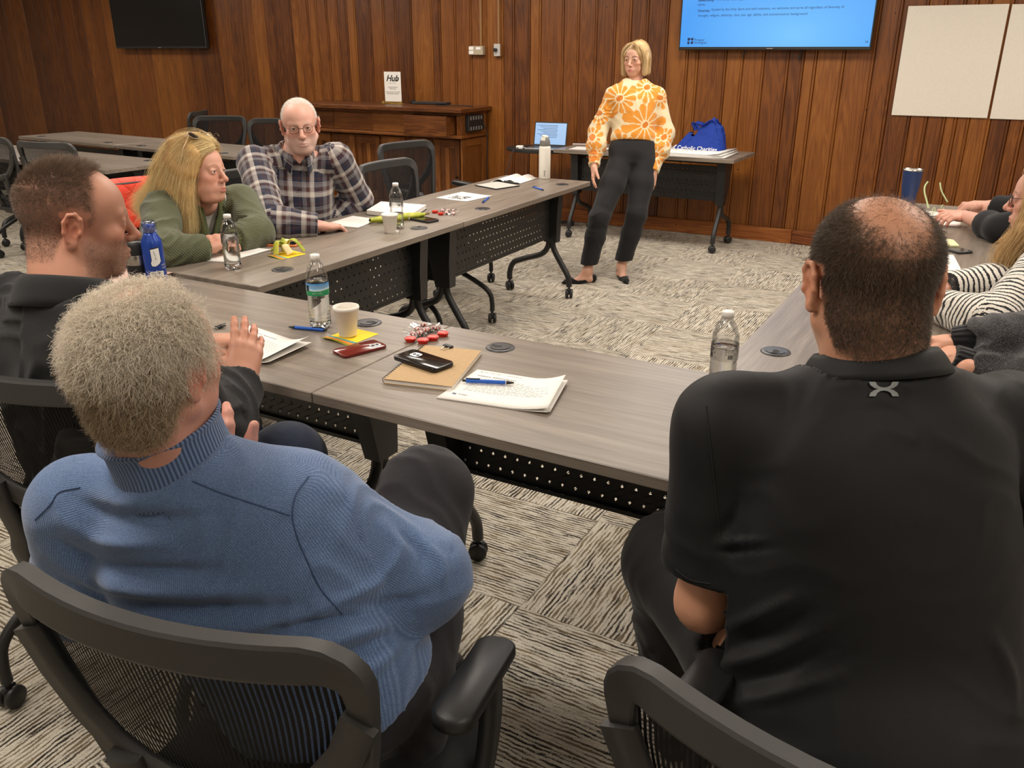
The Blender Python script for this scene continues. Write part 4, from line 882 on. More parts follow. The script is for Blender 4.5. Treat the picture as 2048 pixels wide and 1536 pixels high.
def head_color(v, skin, lip, brow=None, blush=0.35, stubble=None, scalp=None, seed=0):
    """albedo of the head in its own frame: skin, redder cheeks nose and ears, lips, brows, beard shadow, hair roots"""
    x, y, z = v.T; c = np.tile(skin, (len(v), 1)); red = skin*np.array([1.02, 0.66, 0.58])
    def mixin(m, col): nonlocal c; m = np.clip(m, 0, 1)[:, None]; c = c*(1-m)+np.asarray(col)*m
    g = lambda cx, cy, cz, r: np.exp(-(((np.abs(x)-cx)**2+(y-cy)**2+(z-cz)**2)/(r*r)))
    mixin(blush*(g(0.042, 0.07, -0.03, 0.026)+g(0, 0.116, -0.034, 0.016)+g(0.082, -0.02, -0.005, 0.03)*1.2), red)
    mixin(0.18*g(0.032, 0.088, -0.012, 0.012), skin*np.array([0.72, 0.55, 0.55]))
    zl = np.where(z > -0.0706, (z+0.0706)/0.0085, -(z+0.0706)/0.0115); wl = np.abs(x)/0.0235
    mixin(np.clip(1.35-1.2*np.sqrt(wl**2+zl**2)*1.0, 0, 1)*(y > 0.081), lip)
    if stubble is not None:
        col, amt = stubble; m = np.clip((-0.028-z)/0.02, 0, 1)*np.clip((y+0.005)/0.02, 0, 1)*(1-np.exp(-((np.abs(x)/0.028)**2+((z+0.045)/0.012)**2)*1.0)*0.5); m = m*np.clip((z+0.135)/0.02, 0, 1)
        mixin(m*amt*(0.75+0.5*vnoise(v, 400, seed)), col)
    if brow is not None:
        bx, bz = np.abs(x), z-(0.0205+0.004*np.sin(np.clip((np.abs(x)-0.012)/0.036, 0, 1)*PI)); m = np.clip(1.5-np.abs(bz)/0.0034, 0, 1)*np.clip((bx-0.010)/0.004, 0, 1)*np.clip((0.050-bx)/0.008, 0, 1)*(y > 0.05)
        mixin(m*brow[1], brow[0])
    if scalp is not None: m, col = scalp(v); mixin(m, col)
    return np.clip(c, 0, 1)
def hand_prims(side, curl=(0.5, 0.6, 0.7, 0.8), spread=0.08, thumb=(0.7, 0.4), size=1.0):
    """hand in its own frame: y along the fingers, z out of the back, x = thumb side times side"""
    P_ = []; s = side; w = size
    for i, x in enumerate((0.026, 0.009, -0.009, -0.026)):
        P_.append(cone((s*x*0.62*w, 0.006*w, 0), (s*x*w, 0.088*w-abs(x)*0.25*w, 0.002), 0.0165*w, 0.0115*w, 0.014, flat=(V(0, 0, 1), 0.85)))
    P_.append(ball((0, 0.045*w, -0.004*w), (0.037*w, 0.046*w, 0.0135*w), 0.014)); P_.append(ball((s*0.024*w, 0.030*w, -0.010*w), (0.015*w, 0.028*w, 0.013*w), 0.012))
    P_.append(cone((0, -0.05*w, 0), (0, 0.010*w, 0), 0.026*w, 0.024*w, 0.018, flat=(V(0, 0, 1), 0.78)))
    for i, (x, L) in enumerate(((0.027, 0.070), (0.009, 0.079), (-0.009, 0.073), (-0.026, 0.058))):
        b = V(s*x*w, (0.088-abs(x)*0.25)*w, 0.002); a = 0.0; az = -s*0  # bend about x; fan about z
        fan = spread*(x/0.018); r = (0.0098, 0.0088, 0.0082, 0.0072); 
        if i == 3: r = tuple(q*0.86 for q in r)
        for j, (f, cu) in enumerate(((0.46, 0.8), (0.30, 1.0), (0.24, 0.7))):
            a += curl[i]*cu; dv = V(s*math.sin(fan)*math.cos(a), math.cos(fan)*math.cos(a), -math.sin(a)); e = b+dv*L*f*w
            P_.append(cone(b, e, r[j]*w, r[j+1]*w, 0.005 if j else 0.008)); b = e
    b = V(s*0.028*w, 0.018*w, -0.008*w); az, dn = thumb
    d1 = unit(V(s*math.sin(az), math.cos(az), -dn)); e = b+d1*0.040*w; d2 = unit(V(s*math.sin(az*0.75), math.cos(az*0.75), -dn*1.15)); f = e+d2*0.031*w; d3 = unit(V(s*math.sin(az*0.45), math.cos(az*0.45), -dn*1.3)); g = f+d3*0.024*w
    for p, q, r0, r1, k in ((b, e, 0.0145, 0.0115, 0.012), (e, f, 0.0112, 0.0102, 0.006), (f, g, 0.0102, 0.0082, 0.005)): P_.append(cone(p, q, r0*w, r1*w, k))
    return P_
def hand_color(v, skin, lip): 
    m = np.clip((v[:, 1]-0.10)/0.07, 0, 1)[:, None]*0.28; n = (0.5+0.5*vnoise(v, 60, 5))[:, None]*0.12; red = skin*np.array([1.02, 0.7, 0.62]); return skin*(1-m-n)+red*(m+n)
class Body:
    """gathers the one continuous skin mesh of a figure"""
    def __init__(s): s.v, s.q, s.c, s.n = [], [], [], 0
    def add(s, v, q, c): s.v.append(v); s.q.append(q+s.n); s.c.append(c); s.n += len(v)
    def build(s, parent, base): return add_mesh('body', quad_mesh('body', np.concatenate(s.v), np.concatenate(s.q), M['skin'], col=np.concatenate(s.c)), parent, base)
def make_head(B, c, fwd, skin, lip, roll=0.0, scale=1.0, vox=0.0024, up=(0, 0, 1), hp={}, cp={}, nck=None):
    A = frame(fwd, up, roll); hp = dict(hp)
    if nck is not None: hp['neckdir'] = tuple(A @ (np.asarray(nck)-V(0, 0, .03)-c)/scale-V(0, -0.028, -0.045))
    v, q = solid(head_prims(**hp), vox, pad=0.012); v = relax(v, q, 1, 0.35)
    col = head_color(v, skin, lip, **cp); wv = (v*scale) @ A+c; B.add(wv, q, col); return A, v, normals(v, q), wv
def make_eyes(parent, base, c, A, scale, gaze, mat):
    b = MB(); b.lathe([(0.0123*math.sin(a), -0.0123*math.cos(a)) for a in np.linspace(0, PI, 13)], 20); me = b.mesh('eye'); me.materials.append(mat)
    for s in (-1, 1):
        o = bpy.data.objects.new('eye', me); p = (V(s*0.032, 0.0797, 0.0005)*scale) @ A+c-np.asarray(base); R = frame(gaze, A[2]); R = np.array([R[0], R[1], R[2]])
        o.matrix_local = Matrix.Translation(p) @ Matrix(R.T.tolist()).to_4x4() @ Matrix.Scale(scale, 4); link(o, parent)
def make_hand(B, wrist, fwd, back, side, skin, lip, size=1.0, vox=0.0026, **kw):
    """side=+1 when the thumb lies to the right of the fingers seen from the back"""
    f = unit(fwd); z = unit(np.asarray(back)-f*(np.asarray(back) @ f)); x = np.cross(f, z); A = np.array([x, f, z])
    v, q = solid(hand_prims(side, size=size, **kw), vox, pad=0.01); v = relax(v, q, 1, 0.3); B.add(v @ A+wrist, q, hand_color(v/size, skin, lip)); return A
def torso_rows(J, s, belly=0.0, chest=1.0, extra=0.0, hips=1.0):
    """cross-sections hip to neck; s = scale by stature, extra = cloth thickness"""
    pel, nck = np.asarray(J['pel']), np.asarray(J['nck']); ax = unit(nck-pel); rt = unit(np.asarray(J['shR'])-np.asarray(J['shL'])); fr = np.cross(ax, rt)
    hr = np.asarray(J['hipR'])-np.asarray(J['hipL']); hr = unit(hr-ax*(hr @ ax)); tw0 = math.atan2(hr @ fr, hr @ rt); L = np.linalg.norm(nck-pel); bend = np.asarray(J.get('bend', (0, 0, 0)))
    e = extra; C_ = lambda t, o=0.0: pel+(nck-pel)*t+fr*o+bend*math.sin(PI*min(max(t, 0), 1))
    b = belly
    return [(C_(-0.16, -0.01), 0.10*s+e, 0.08*s+e, 0.09*s+e, tw0), (C_(-0.06), 0.165*s*hips+e, 0.105*s+b*0.5+e, 0.12*s*hips+e, tw0), (C_(0.08), 0.172*s*hips+e, 0.105*s+b+e, 0.115*s*hips+e, tw0), (C_(0.30, 0.0), 0.150*s+b*0.6+e, 0.10*s+b*1.1+e, 0.098*s+e, tw0*0.6),
            (C_(0.52, 0.0), 0.160*s*chest+b*0.35+e, 0.115*s+b*0.6+e, 0.106*s+e, tw0*0.25), (C_(0.70, 0.0), 0.172*s*chest+e, 0.118*s*chest+b*0.2+e, 0.110*s+e, 0), (C_(0.84, -0.01), 0.165*s*chest+e, 0.092*s+e, 0.090*s+e, 0), (C_(0.93, -0.012), 0.105*s+e, 0.070*s+e, 0.072*s+e, 0), (C_(1.0, -0.012), 0.066*s+e, 0.058*s+e, 0.062*s+e, 0)], ax, rt
def trunk_prims(J, s, ex, belly=0.0, chest=1.0, hips=1.0, n=2.4):
    rows, ax, rt = torso_rows(J, s, belly, chest, ex, hips); P_ = [loft(rows, ax, rt, 0.03, n, tag='torso')]
    for k in 'LR': P_.append(cone(np.asarray(J['nck'])-ax*0.045*s+(rt if k == 'R' else -rt)*0.05*s, np.asarray(J['sh'+k])-ax*0.012, 0.052*s+ex, 0.056*s+ex, 0.05, tag='torso'))
    return P_
def arm_prims(J, k, s, ex, r=(0.060, 0.047, 0.042, 0.030), upto=1.0, kk=0.03):
    sh, el, wr = np.asarray(J['sh'+k]), np.asarray(J['el'+k]), np.asarray(J['wr'+k]); mid = el+(wr-el)*0.3
    P_ = [cone(sh, el, r[0]*s+ex, r[1]*s+ex, kk, tag='arm'+k), cone(el, mid, r[1]*s+ex, r[2]*s*1.04+ex, kk, tag='fore'+k)]
    P_.append(cone(mid, el+(wr-el)*upto, r[2]*s*1.04+ex, r[3]*s+ex, kk, tag='fore'+k, u0=float(np.linalg.norm(mid-el)))); return P_
def leg_prims(J, k, s, ex, r=(0.088, 0.062, 0.056, 0.040), kk=0.03):
    hp, kn, an = np.asarray(J['hip'+k]), np.asarray(J['kn'+k]), np.asarray(J['an'+k]); m1 = hp+(kn-hp)*0.4; m2 = kn+(an-kn)*0.35
    return [cone(hp, m1, r[0]*s+ex, r[0]*0.94*s+ex, kk, tag='thigh'+k), cone(m1, kn, r[0]*0.94*s+ex, r[1]*s+ex, kk, tag='thigh'+k), cone(kn, m2, r[1]*s+ex, r[2]*s+ex, kk, tag='shin'+k), cone(m2, an, r[2]*s+ex, r[3]*s+ex, kk, tag='shin'+k)]
def inner_body(B, J, s, skin, belly=0.0, arms='LR', r=(0.052, 0.042, 0.038, 0.027)):
    """the figure under the clothes, one closed surface"""
    Pm = trunk_prims(J, s*0.89, -0.008, belly*0.7)
    for k in 'LR': Pm += arm_prims(J, k, s, 0.0, r=r)+leg_prims(J, k, s, -0.004, r=(0.074, 0.048, 0.036, 0.022))
    v, q = solid(Pm, 0.013); B.add(v, q, np.tile(skin, (len(v), 1)))
def folds(v, n, u, amp, freq, seed=0, ridge=True):
    """soft cloth folds: warped waves along u pushed out along the surface"""
    w = fbm(v, 7.0, seed, 2)*1.6; a = np.sin(u*freq+w*3.0+seed); m = np.clip(0.5+0.9*vnoise(v, 6.0, seed+9), 0, 1)
    return v+n*((a if not ridge else (1-np.abs(a))*1.3-0.6)*amp*m)[:, None]
def garment(name, prims, vox, mat, parent, base, cut=None, shape=None, color=None, smooth=1, pieces=None):
    v, q = solid(prims, vox, cut); v = relax(v, q, smooth, 0.4); n = normals(v, q); u, w, k, cuv = uvs(v, prims, q)
    if shape is not None: v = shape(v, n, u, w, k); 
    col = None if color is None else color(v, normals(v, q), u, w, k)
    return add_mesh(name, quad_mesh(name, v, q, mat, col=col, uv=cuv.reshape(-1, 3)), parent, base)
def shoe(name, heel, toe, mat, parent, base, h=0.05, w=0.042, flat=False):
    heel, toe = np.asarray(heel, float), np.asarray(toe, float); f = unit(toe-heel); L = np.linalg.norm(toe-heel)
    Pm = [cone(heel+f*0.04+V(0, 0, 0.030), toe-f*0.05+V(0, 0, 0.026), w*0.82, w, 0.02, flat=(V(0, 0, 1), 0.72)), ball(toe-f*0.055+V(0, 0, 0.026), (w, 0.058, 0.026), 0.02, axes=[np.cross(f, (0, 0, 1)), f, (0, 0, 1)])]
    if not flat: Pm.append(cone(heel+f*0.05+V(0, 0, 0.04), heel+f*0.055+V(0, 0, 0.04+h), w*0.85, w*0.78, 0.02))
    def cut(p, d): return np.maximum(d, 0.004-p[..., 2]) if not flat else np.maximum(np.maximum(d, 0.004-p[..., 2]), (p[..., 2]-0.052)+0.0*d)
    v, q = solid(Pm, 0.006, cut); return add_mesh(name, quad_mesh(name, v, q, mat), parent, base)
def cloth(name, c, rough=0.85, weave=700.0, amt=0.15, bump=0.25, sheen=0.1):
    m = NT(name); n = m.noise(m.coord(), weave, 2.0, 0.6); n2 = m.noise(m.coord(), 22.0, 3.0, 0.6)
    d = tuple(x*(1-amt) for x in c[:3])+(1,); e = tuple(min(1, x*(1+amt)) for x in c[:3])+(1,)
    m.base(m.ramp(n, [(0.35, d), (0.65, e)])); m.set(Roughness=rough, Specular_IOR_Level=0.25, Sheen_Weight=sheen, Sheen_Roughness=0.5)
    m.bump(m.math('ADD', m.math('MULTIPLY', n, 0.4), m.math('MULTIPLY', n2, 1.2)), bump, 0.004); return m.m
def hair_mat(name, c, rough=0.5, spec=0.3, var=0.35):
    m = NT(name); h = m.n('ShaderNodeHairInfo'); r = h.outputs['Random']
    m.base(m.ramp(r, [(0.0, tuple(x*(1-var) for x in c[:3])+(1,)), (1.0, tuple(min(1, x*(1+var)) for x in c[:3])+(1,))])); m.set(Roughness=rough, Specular_IOR_Level=spec); return m.m
SK1, LIP1 = lin(208, 152, 122), lin(176, 100, 88)
BLACKCLOTH = cloth('black_trouser_cloth', srgb(30, 29, 31), 0.8)
# ------------------------------------------------------------------ dressing helpers
def mkJ(nck, f, hw, drop, **k):
    r = np.array([unit(f)[1], -unit(f)[0], 0]); J = dict(nck=np.asarray(nck), shR=nck+r*hw-V(0, 0, drop), shL=nck-r*hw-V(0, 0, drop)); J.update(k); return J
def sit(J, f, hipw=0.085, kneew=0.10, reach=0.43, seatz=None, feet=0.08):
    """hips, knees and feet of a seated figure that faces f"""
    f = unit(V(f[0], f[1], 0)); r = V(f[1], -f[0], 0); p = np.asarray(J['pel'])
    for k, s in (('R', 1), ('L', -1)):
        J.setdefault('hip'+k, p+r*s*hipw-V(0, 0, 0.03)); J.setdefault('kn'+k, p+r*s*kneew*1.3+f*reach-V(0, 0, 0.03)); kn = np.asarray(J['kn'+k])
        J.setdefault('an'+k, V(kn[0], kn[1], 0.09)+f*feet)
    return J
def top_garment(name, t, base, J, s, ex, mat, arm_r=(.060, .050, .046, .036), belly=0.0, chest=1.0, hips=1.0, hem=-0.02, neck=0.0, upto=(1.0, 1.0), vox=0.006, shape=None, color=None, extra=(), n=2.4, neck_r=0.105, kk=0.03):
    pr = trunk_prims(J, s, ex, belly, chest, hips, n)
    for i, k in enumerate('RL'): pr += arm_prims(J, k, s, ex, arm_r, 1.0, kk)[:1 if upto[i] < 0 else 3]
    pr += list(extra); pel, nck = np.asarray(J['pel']), np.asarray(J['nck']); ax = unit(nck-pel); L = np.linalg.norm(nck-pel); nax = neck_frame(J)[2]
    def cut(p, d):
        h = (p-pel) @ ax; rad = np.linalg.norm(p-pel-h[..., None]*ax, axis=-1); d = np.where((rad < 0.36) & (h < hem*L+0.03), np.maximum(d, hem*L-h), d)
        q = p-nck; hn = q @ nax; rn = np.linalg.norm(q-hn[..., None]*nax, axis=-1); d = np.where((rn < neck_r) & (hn > neck-0.03), np.maximum(d, hn-neck), d)
        for i, k in enumerate('RL'):
            el, wr = np.asarray(J['el'+k]), np.asarray(J['wr'+k]); sh = np.asarray(J['sh'+k])
            if upto[i] > 0: a, b = el, el+(wr-el)*upto[i]
            else: a, b = sh, sh+(el-sh)*(-upto[i])
            x = unit(b-a); e = (p-b) @ x; r_ = np.linalg.norm(p-b-e[..., None]*x, axis=-1); far = np.linalg.norm(b-a)
            lim = (r_ < 0.085) & (e > -0.03) & (e < (0.14 if upto[i] < 0 else 0.075+(1-upto[i])*float(np.linalg.norm(wr-el))))
            d = np.where(lim, np.maximum(d, e), d)
        return d
    return garment(name, pr, vox, mat, t, base, cut, shape, color)
def trousers(t, base, J, s, mat, r=(.092, .072, .062, .050), vox=0.009, top=0.10, hips=1.0, ankle=0.03, amp=.004, name='trousers', belly=0.0):
    rows, ax_, rt_ = torso_rows(J, s, belly, 1.0, 0.006, hips); pr = [loft(rows[:4], ax_, rt_, 0.03, 2.4)]
    for k in 'LR': pr += leg_prims(J, k, s, 0.004, r)
    pel, nck = np.asarray(J['pel']), np.asarray(J['nck']); ax = unit(nck-pel); L = np.linalg.norm(nck-pel)
    def cut(p, d):
        d = np.where(np.linalg.norm(p-pel, axis=-1) < .30, np.maximum(d, (p-pel) @ ax-top), d)
        for k in 'LR':
            kn, an = np.asarray(J['kn'+k]), np.asarray(J['an'+k]); x = unit(an-kn); e = (p-an) @ x+ankle; d = np.where(np.linalg.norm(p-an, axis=-1) < .13, np.maximum(d, e), d)
        return d
    return garment(name, pr, vox, mat, t, base, cut, lambda v, n, u, w, k: folds(v, n, u+0.3*w, amp, 60.0, 3))
def neck_frame(J):
    ax = unit(np.asarray(J['nck'])-np.asarray(J['pel'])); hd = np.asarray(J.get('hd', np.asarray(J['nck'])+ax)); ax = unit(unit(hd-np.asarray(J['nck']))*0.6+ax*0.6); rt = unit(np.asarray(J['shR'])-np.asarray(J['shL'])); rt = unit(rt-ax*(rt @ ax)); return np.array([rt, np.cross(ax, rt), ax])
def collar(name, t, base, J, prof, mat, wx=1.0, wy=1.0, gap=0.5, off=(0, 0, 0), thick=0.004, tipdrop=0.0, nv=40, wave=0.0, tilt=0.0, rot=0.0):
    """a band round the neck: prof [(radius, height)], gap = half-angle left open at the throat; tilt drops it towards the throat"""
    A = neck_frame(J); c = np.asarray(J['nck'])+np.asarray(off) @ A; b = MB(); n = len(prof)
    def fn(s, a):
        i = s*(n-1); i0 = min(int(i), n-2); f = i-i0; r = prof[i0][0]*(1-f)+prof[i0+1][0]*f; h = prof[i0][1]*(1-f)+prof[i0+1][1]*f
        ang = PI/2+gap+(2*PI-2*gap)*a+rot; fr = max(0.0, math.sin(ang)); tip = max(0.0, 1-min(a, 1-a)/0.12) if s > 0.6 else 0.0
        p = V(r*wx*math.cos(ang), r*wy*math.sin(ang), h-tipdrop*tip*(s-0.6)*2.5-tilt*(1+math.sin(ang))*0.5+wave*math.sin(5*ang)); p[1] += 0.03*tip*(tipdrop > 0)
        return p @ A+c-np.asarray(base)
    b.grid(fn, 2*n+1, nv); o = b.build(name, mat, t); at = o.data.attributes.new('garment', 'FLOAT_VECTOR', 'CORNER'); gu = np.array([(0.03+i/(2*n)*0.07, j/(nv-1)*2*PI*0.085, 0) for i in range(2*n+1) for j in range(nv)]); li = np.zeros(len(o.data.loops), np.int32); o.data.loops.foreach_get('vertex_index', li); at.data.foreach_set('vector', gu[li].astype(np.float32).ravel()); m = o.modifiers.new('thickness', 'SOLIDIFY'); m.thickness = thick; m.offset = 0; return o
def scalp_pick(v, n, mask, N, seed=1):
    r = np.random.default_rng(seed); w = np.clip(mask, 0, 1); w = w/w.sum(); i = r.choice(len(v), N, p=w); return i, v[i]+r.normal(0, 0.0012, (N, 3)), n[i], r
def grow(root, nrm, r, L, m, lift, comb, droop=0.0, curl=0.0, jit=0.25, curl_f=2.0):
    """strands from the scalp: rise along lift*normal+comb, sag by droop, curl in random helices; head frame"""
    N = len(root); L = np.broadcast_to(L, (N,)) if np.ndim(L) else np.full(N, L); d = unit_rows(nrm*np.asarray(lift).reshape(-1, 1)+comb+r.normal(0, jit, (N, 3))); t = np.linspace(0, 1, m); p = root[:, None, :]+d[:, None, :]*(L[:, None]*t)[..., None]
    p[..., 2] -= droop*(L[:, None]*t)**1*t
    if curl > 0:
        a = unit_rows(np.cross(d, r.normal(0, 1, (N, 3)))); b = np.cross(d, a); ph = r.uniform(0, 6.28, N)[:, None]; fr = r.uniform(0.5, 1.4, N)[:, None]*curl_f*2*PI; amp = (curl*r.uniform(0.4, 1.3, N))[:, None]*t
        p += a[:, None, :]*(amp*(np.cos(fr*t+ph)-np.cos(ph)))[..., None]+b[:, None, :]*(amp*(np.sin(fr*t+ph)-np.sin(ph)))[..., None]
    return p
def unit_rows(a): return a/(np.linalg.norm(a, axis=-1, keepdims=True)+1e-9)
def hairline(v, front=0.052, side=0.030, nape=-0.082, edge=0.010, ear=0.022):
    """1 where a man's short hair grows, head frame"""
    x, y, z = v.T; zl = np.interp(y, [-0.12, -0.055, -0.036, -0.018, 0.006, 0.016, side, 0.06], [nape, nape+0.012, -0.030, ear, ear+0.004, -0.012, 0.012, 0.05])
    zl = np.where(np.abs(x) < 0.035, np.interp(y, [-0.12, 0.0, 0.02, front, front+0.02], [nape, nape, 0.05, 0.07, 0.2]), zl)
    yf = np.interp(np.abs(x), [0, 0.03, 0.055, 0.08], [front, front-0.012, side-0.006, side]); yf = np.where(z < 0.05, np.minimum(yf, side), yf)
    ear_ = (np.abs(x) > 0.0745) & (y > -0.040) & (y < 0.02) & (z < 0.028)
    return np.clip((z-zl)/edge, 0, 1)*np.clip((yf-y)/edge, 0, 1)*(~ear_)
def guided(guides, N, m, seed=2, root_r=0.012, tip_r=0.02, wob=0.004, flat=None):
    """long hair: N strands scattered about hand-laid guide lines (head frame)"""
    r = np.random.default_rng(seed); G = []
    for g in guides:
        q = np.array(smooth_path(g, 8)); s = np.concatenate([[0], np.cumsum(np.linalg.norm(np.diff(q, axis=0), axis=1))]); u = np.linspace(0, s[-1], m); G.append(np.stack([np.interp(u, s, q[:, i]) for i in range(3)], 1))
    G = np.array(G); i = r.integers(0, len(G), N); j = np.clip(i+r.integers(0, 2, N), 0, len(G)-1); f = r.random(N)[:, None, None]*0.6; p = G[i]*(1-f)+G[j]*f
    o = r.normal(0, 1, (N, 1, 3)); t = np.linspace(0, 1, m)[None, :, None]; rad = root_r+(tip_r-root_r)*t**1.2; p = p+o*0.6*rad
    lock = r.normal(0, 1, (N//40+1, 1, 3))[r.integers(0, N//40+1, N)]; p = p+lock*0.5*rad*(0.4+t)
    ph = r.uniform(0, 6.28, (N, 1, 3)); p = p+wob*np.sin(t*r.uniform(6, 12, (N, 1, 1))+ph)*t
    return p

def caster(name, base):
    """finds where a sight line of the photograph meets a garment, to lay seams and prints on its surface"""
    from mathutils.bvhtree import BVHTree
    me = bpy.data.objects[name].data; b = BVHTree.FromPolygons([tuple(np.array(q.co)+base) for q in me.vertices], [tuple(q.vertices) for q in me.polygons])
    def on(px, py, lift):
        r = Vector(unit(ray(px, py))); h = b.ray_cast(Vector(cC), r); return None if h[0] is None else np.array(h[0]-r*lift)-base
    return on
def seams(name, base, mat, lines, r):
    on = caster(name, base)
    for ln in lines:
        p = [on(x, y, r*.3) for x, y in smooth_path([(x, y) for x, y in ln], 5)]; p = [tuple(q) for q in p if q is not None]
        if len(p) > 3: b = MB(); b.tube(p, r, 6); b.build('seam', mat, bpy.data.objects[name])

def creases(v, n_, lines):
    """folds measured on the photograph: each polyline (sight lines) raises or sinks the cloth where it meets the near side of the garment"""
    e = v-cC; z = e @ cF; px, py = 1024+FPX*(e @ cR)/z, 768-FPX*(e @ cU)/z; face = np.clip(-(n_*unit_rows(e)).sum(1)*2.0, 0, 1); d = np.zeros(len(v))
    for pts, wd, am in lines:
        q = np.array(smooth_path(pts, 5))[:, :2] if len(pts) > 2 else np.array(pts, float); best = np.full(len(v), 1e9); tt = np.zeros(len(v)); m = len(q)-1
        for i in range(m):
            a, b = q[i], q[i+1]; ab = b-a; t = np.clip(((px-a[0])*ab[0]+(py-a[1])*ab[1])/(ab @ ab+1e-9), 0, 1); dd = np.hypot(px-a[0]-t*ab[0], py-a[1]-t*ab[1]); w = dd < best; best[w] = dd[w]; tt[w] = (i+t[w])/m
        d += am*np.exp(-(best/wd)**2)*np.sin(np.clip(tt, .03, .97)*PI)**.6
    return v+n_*(d*face)[:, None]
# ------------------------------------------------------------------ the standing woman
def presenter():
    d = 5.87; base = onz(1215, 560, 0.0); base[2] = 0
    J = dict(nck=P(1270, 165, d+.02), shR=P(1228, 190, d), shL=P(1313, 191, d), elR=P(1196, 262, d+.04), elL=P(1330, 266, d+.04), wrR=P(1188, 334, d-.06), wrL=P(1306, 346, d-.04),
             pel=P(1265, 308, d), hipR=P(1241, 326, d), hipL=P(1289, 326, d), knR=P(1199, 436, d-.10), knL=P(1273, 430, d-.04), anR=onz(1175, 541, .085), anL=onz(1243, 532, .085))
    t = thing('person', 'standing woman in an orange flower-print sweater and black trousers', 'person', base)
    B = Body(); sk, lp = lin(214, 160, 132), lin(190, 104, 98)
    hc = P(1272, 118, d-.02); fw = unit((-.05, -1.0, -0.06))
    A, hv, hn, wv = make_head(B, hc, fw, sk, lp, nck=J['nck'], scale=0.945, vox=0.0027, hp=dict(w=0.95, jaw=0.88, nose=0.86, chin=0.9, neck=0.050, fem=True, neckdir=(0, -0.03, -0.2), brow=0.8), cp=dict(brow=(lin(92, 66, 44), 0.9), blush=0.4))
    make_eyes(t, base, hc, A, 0.945, fw+V(-.1, 0, -.05), M['eye_brown'])
    inner_body(B, J, 0.86, sk)
    make_hand(B, J['wrR'], unit(unit(J['wrR']-J['elR'])+V(.03, 0, -.6)), (-0.9, -0.45, 0), -1, sk, lp, 0.92, curl=(0.18, 0.22, 0.28, 0.34), thumb=(0.35, 0.3))
    make_hand(B, J['wrL'], unit(unit(J['wrL']-J['elL'])+V(.03, 0, -.6)), (0.75, -0.65, 0), 1, sk, lp, 0.92, curl=(0.30, 0.34, 0.38, 0.42), thumb=(0.3, 0.35))
    for k in 'LR':
        an = J['an'+k]; toe = onz(1150, 561, .02) if k == 'R' else onz(1251, 559, .02)
        f = unit((toe-an)*V(1, 1, 0)); Hc = V(an[0], an[1], 0)-f*0.040; To = Hc+f*0.225; at = lambda s_, z: Hc+f*s_+V(0, 0, z)
        v, q = solid([cone(an+unit(J['kn'+k]-an)*.14, an, 0.034, 0.029, .02), cone(an, at(.03, .030), 0.029, 0.025, .02), cone(an, at(.10, .030), 0.028, 0.020, .025), cone(at(.02, .026), at(.19, .016), 0.024, 0.011, .02, flat=(np.cross(f, (0, 0, 1)), 1.35))], 0.005); B.add(v, q, np.tile(sk, (len(v), 1)))
        pm = [cone(at(.0, .028), at(.10, .022), .030, .029, .02), cone(at(.10, .022), at(.19, .016), .033, .019, .02), cone(at(.19, .014), at(.222, .010), .017, .006, .015)]
        def cut(p, dd, Hc=Hc, f=f): 
            s_ = (p-Hc) @ f; top = np.interp(s_, [-.04, .03, .07, .12, .145, .17], [.056, .046, .026, .024, .036, .06]); return np.maximum(np.maximum(dd, 0.003-p[..., 2]), p[..., 2]-top)
        v, q = solid(pm, 0.0045, cut); add_mesh('shoe', quad_mesh('shoe', v, q, cloth('black_flat_shoe', srgb(22, 22, 23), 0.8)), t, base)
    B.build(t, base)
    # sweater: loose body gathered at a ribbed hem, full sleeves gathered at long cuffs
    R_, F_ = cR, unit(cF*V(1, 1, 0)); rows, ax_, rt_ = torso_rows(J, .86, 0, 1.02, .016); Lp = J['nck']-J['pel']; r2 = rows[2]; rows = [(J['pel']+Lp*.145, r2[1]*.90, r2[2]*.92, r2[3]*.92, 0), (J['pel']+Lp*.20, r2[1]*1.0, r2[2]*1.02, r2[3]*1.02, 0)]+rows[3:]; pr = [loft(rows, ax_, rt_, .03, 2.4)]+trunk_prims(J, .86, .016)[1:]
    for k in 'LR':
        sh, el, wr = J['sh'+k], J['el'+k], J['wr'+k]; m = el+(wr-el)*0.45; c1 = el+(wr-el)*0.70
        pr += [cone(sh, el, .056, .064, .03), cone(el, m, .064, .068, .03), cone(m, c1, .068, .042, .03), cone(c1, wr-(wr-el)*.03, .042, .040, .015)]
    hem = P(1265, 287, d)[2]; nk = J['nck']
    def cut(p, dd):
        r = np.sqrt(((p-nk)[..., :2]**2).sum(-1)); far = (np.abs((p-J['pel']) @ R_) < .19)
        for k in 'LR': ax = unit(J['wr'+k]-J['el'+k]); e = (p-(J['wr'+k]-ax*.010)) @ ax; nearw = np.linalg.norm(p-J['wr'+k], axis=-1) < .075; dd = np.where(nearw, np.maximum(dd, e), dd)
        rim = p[..., 2]-(nk[2]+0.010); near = r < .070; dd = np.where(near, np.maximum(dd, rim), dd); return dd
    fl = []     # flower heads placed on the knit: (centre in picture plane, radius, petals, squash)
    for px, py, r, n, rot in ((1240, 197, .155, 11, .2), (1296, 175, .125, 10, .5), (1291, 250, .185, 10, 0.1), (1200, 228, .12, 11, .4), (1245, 300, .15, 12, .2), (1322, 196, .09, 9, .9), (1313, 312, .11, 10, .3), (1186, 276, .09, 9, 0), (1188, 305, .085, 9, .7), (1331, 276, .085, 9, .2), (1188, 318, .055, 8, 0), (1309, 352, .05, 8, .4)):
        q = P(px, py, d-.10); fl.append((q, r*.9, n+2, rot))
    og, cr, og2 = lin(218, 138, 34), lin(226, 208, 172), lin(204, 112, 22)
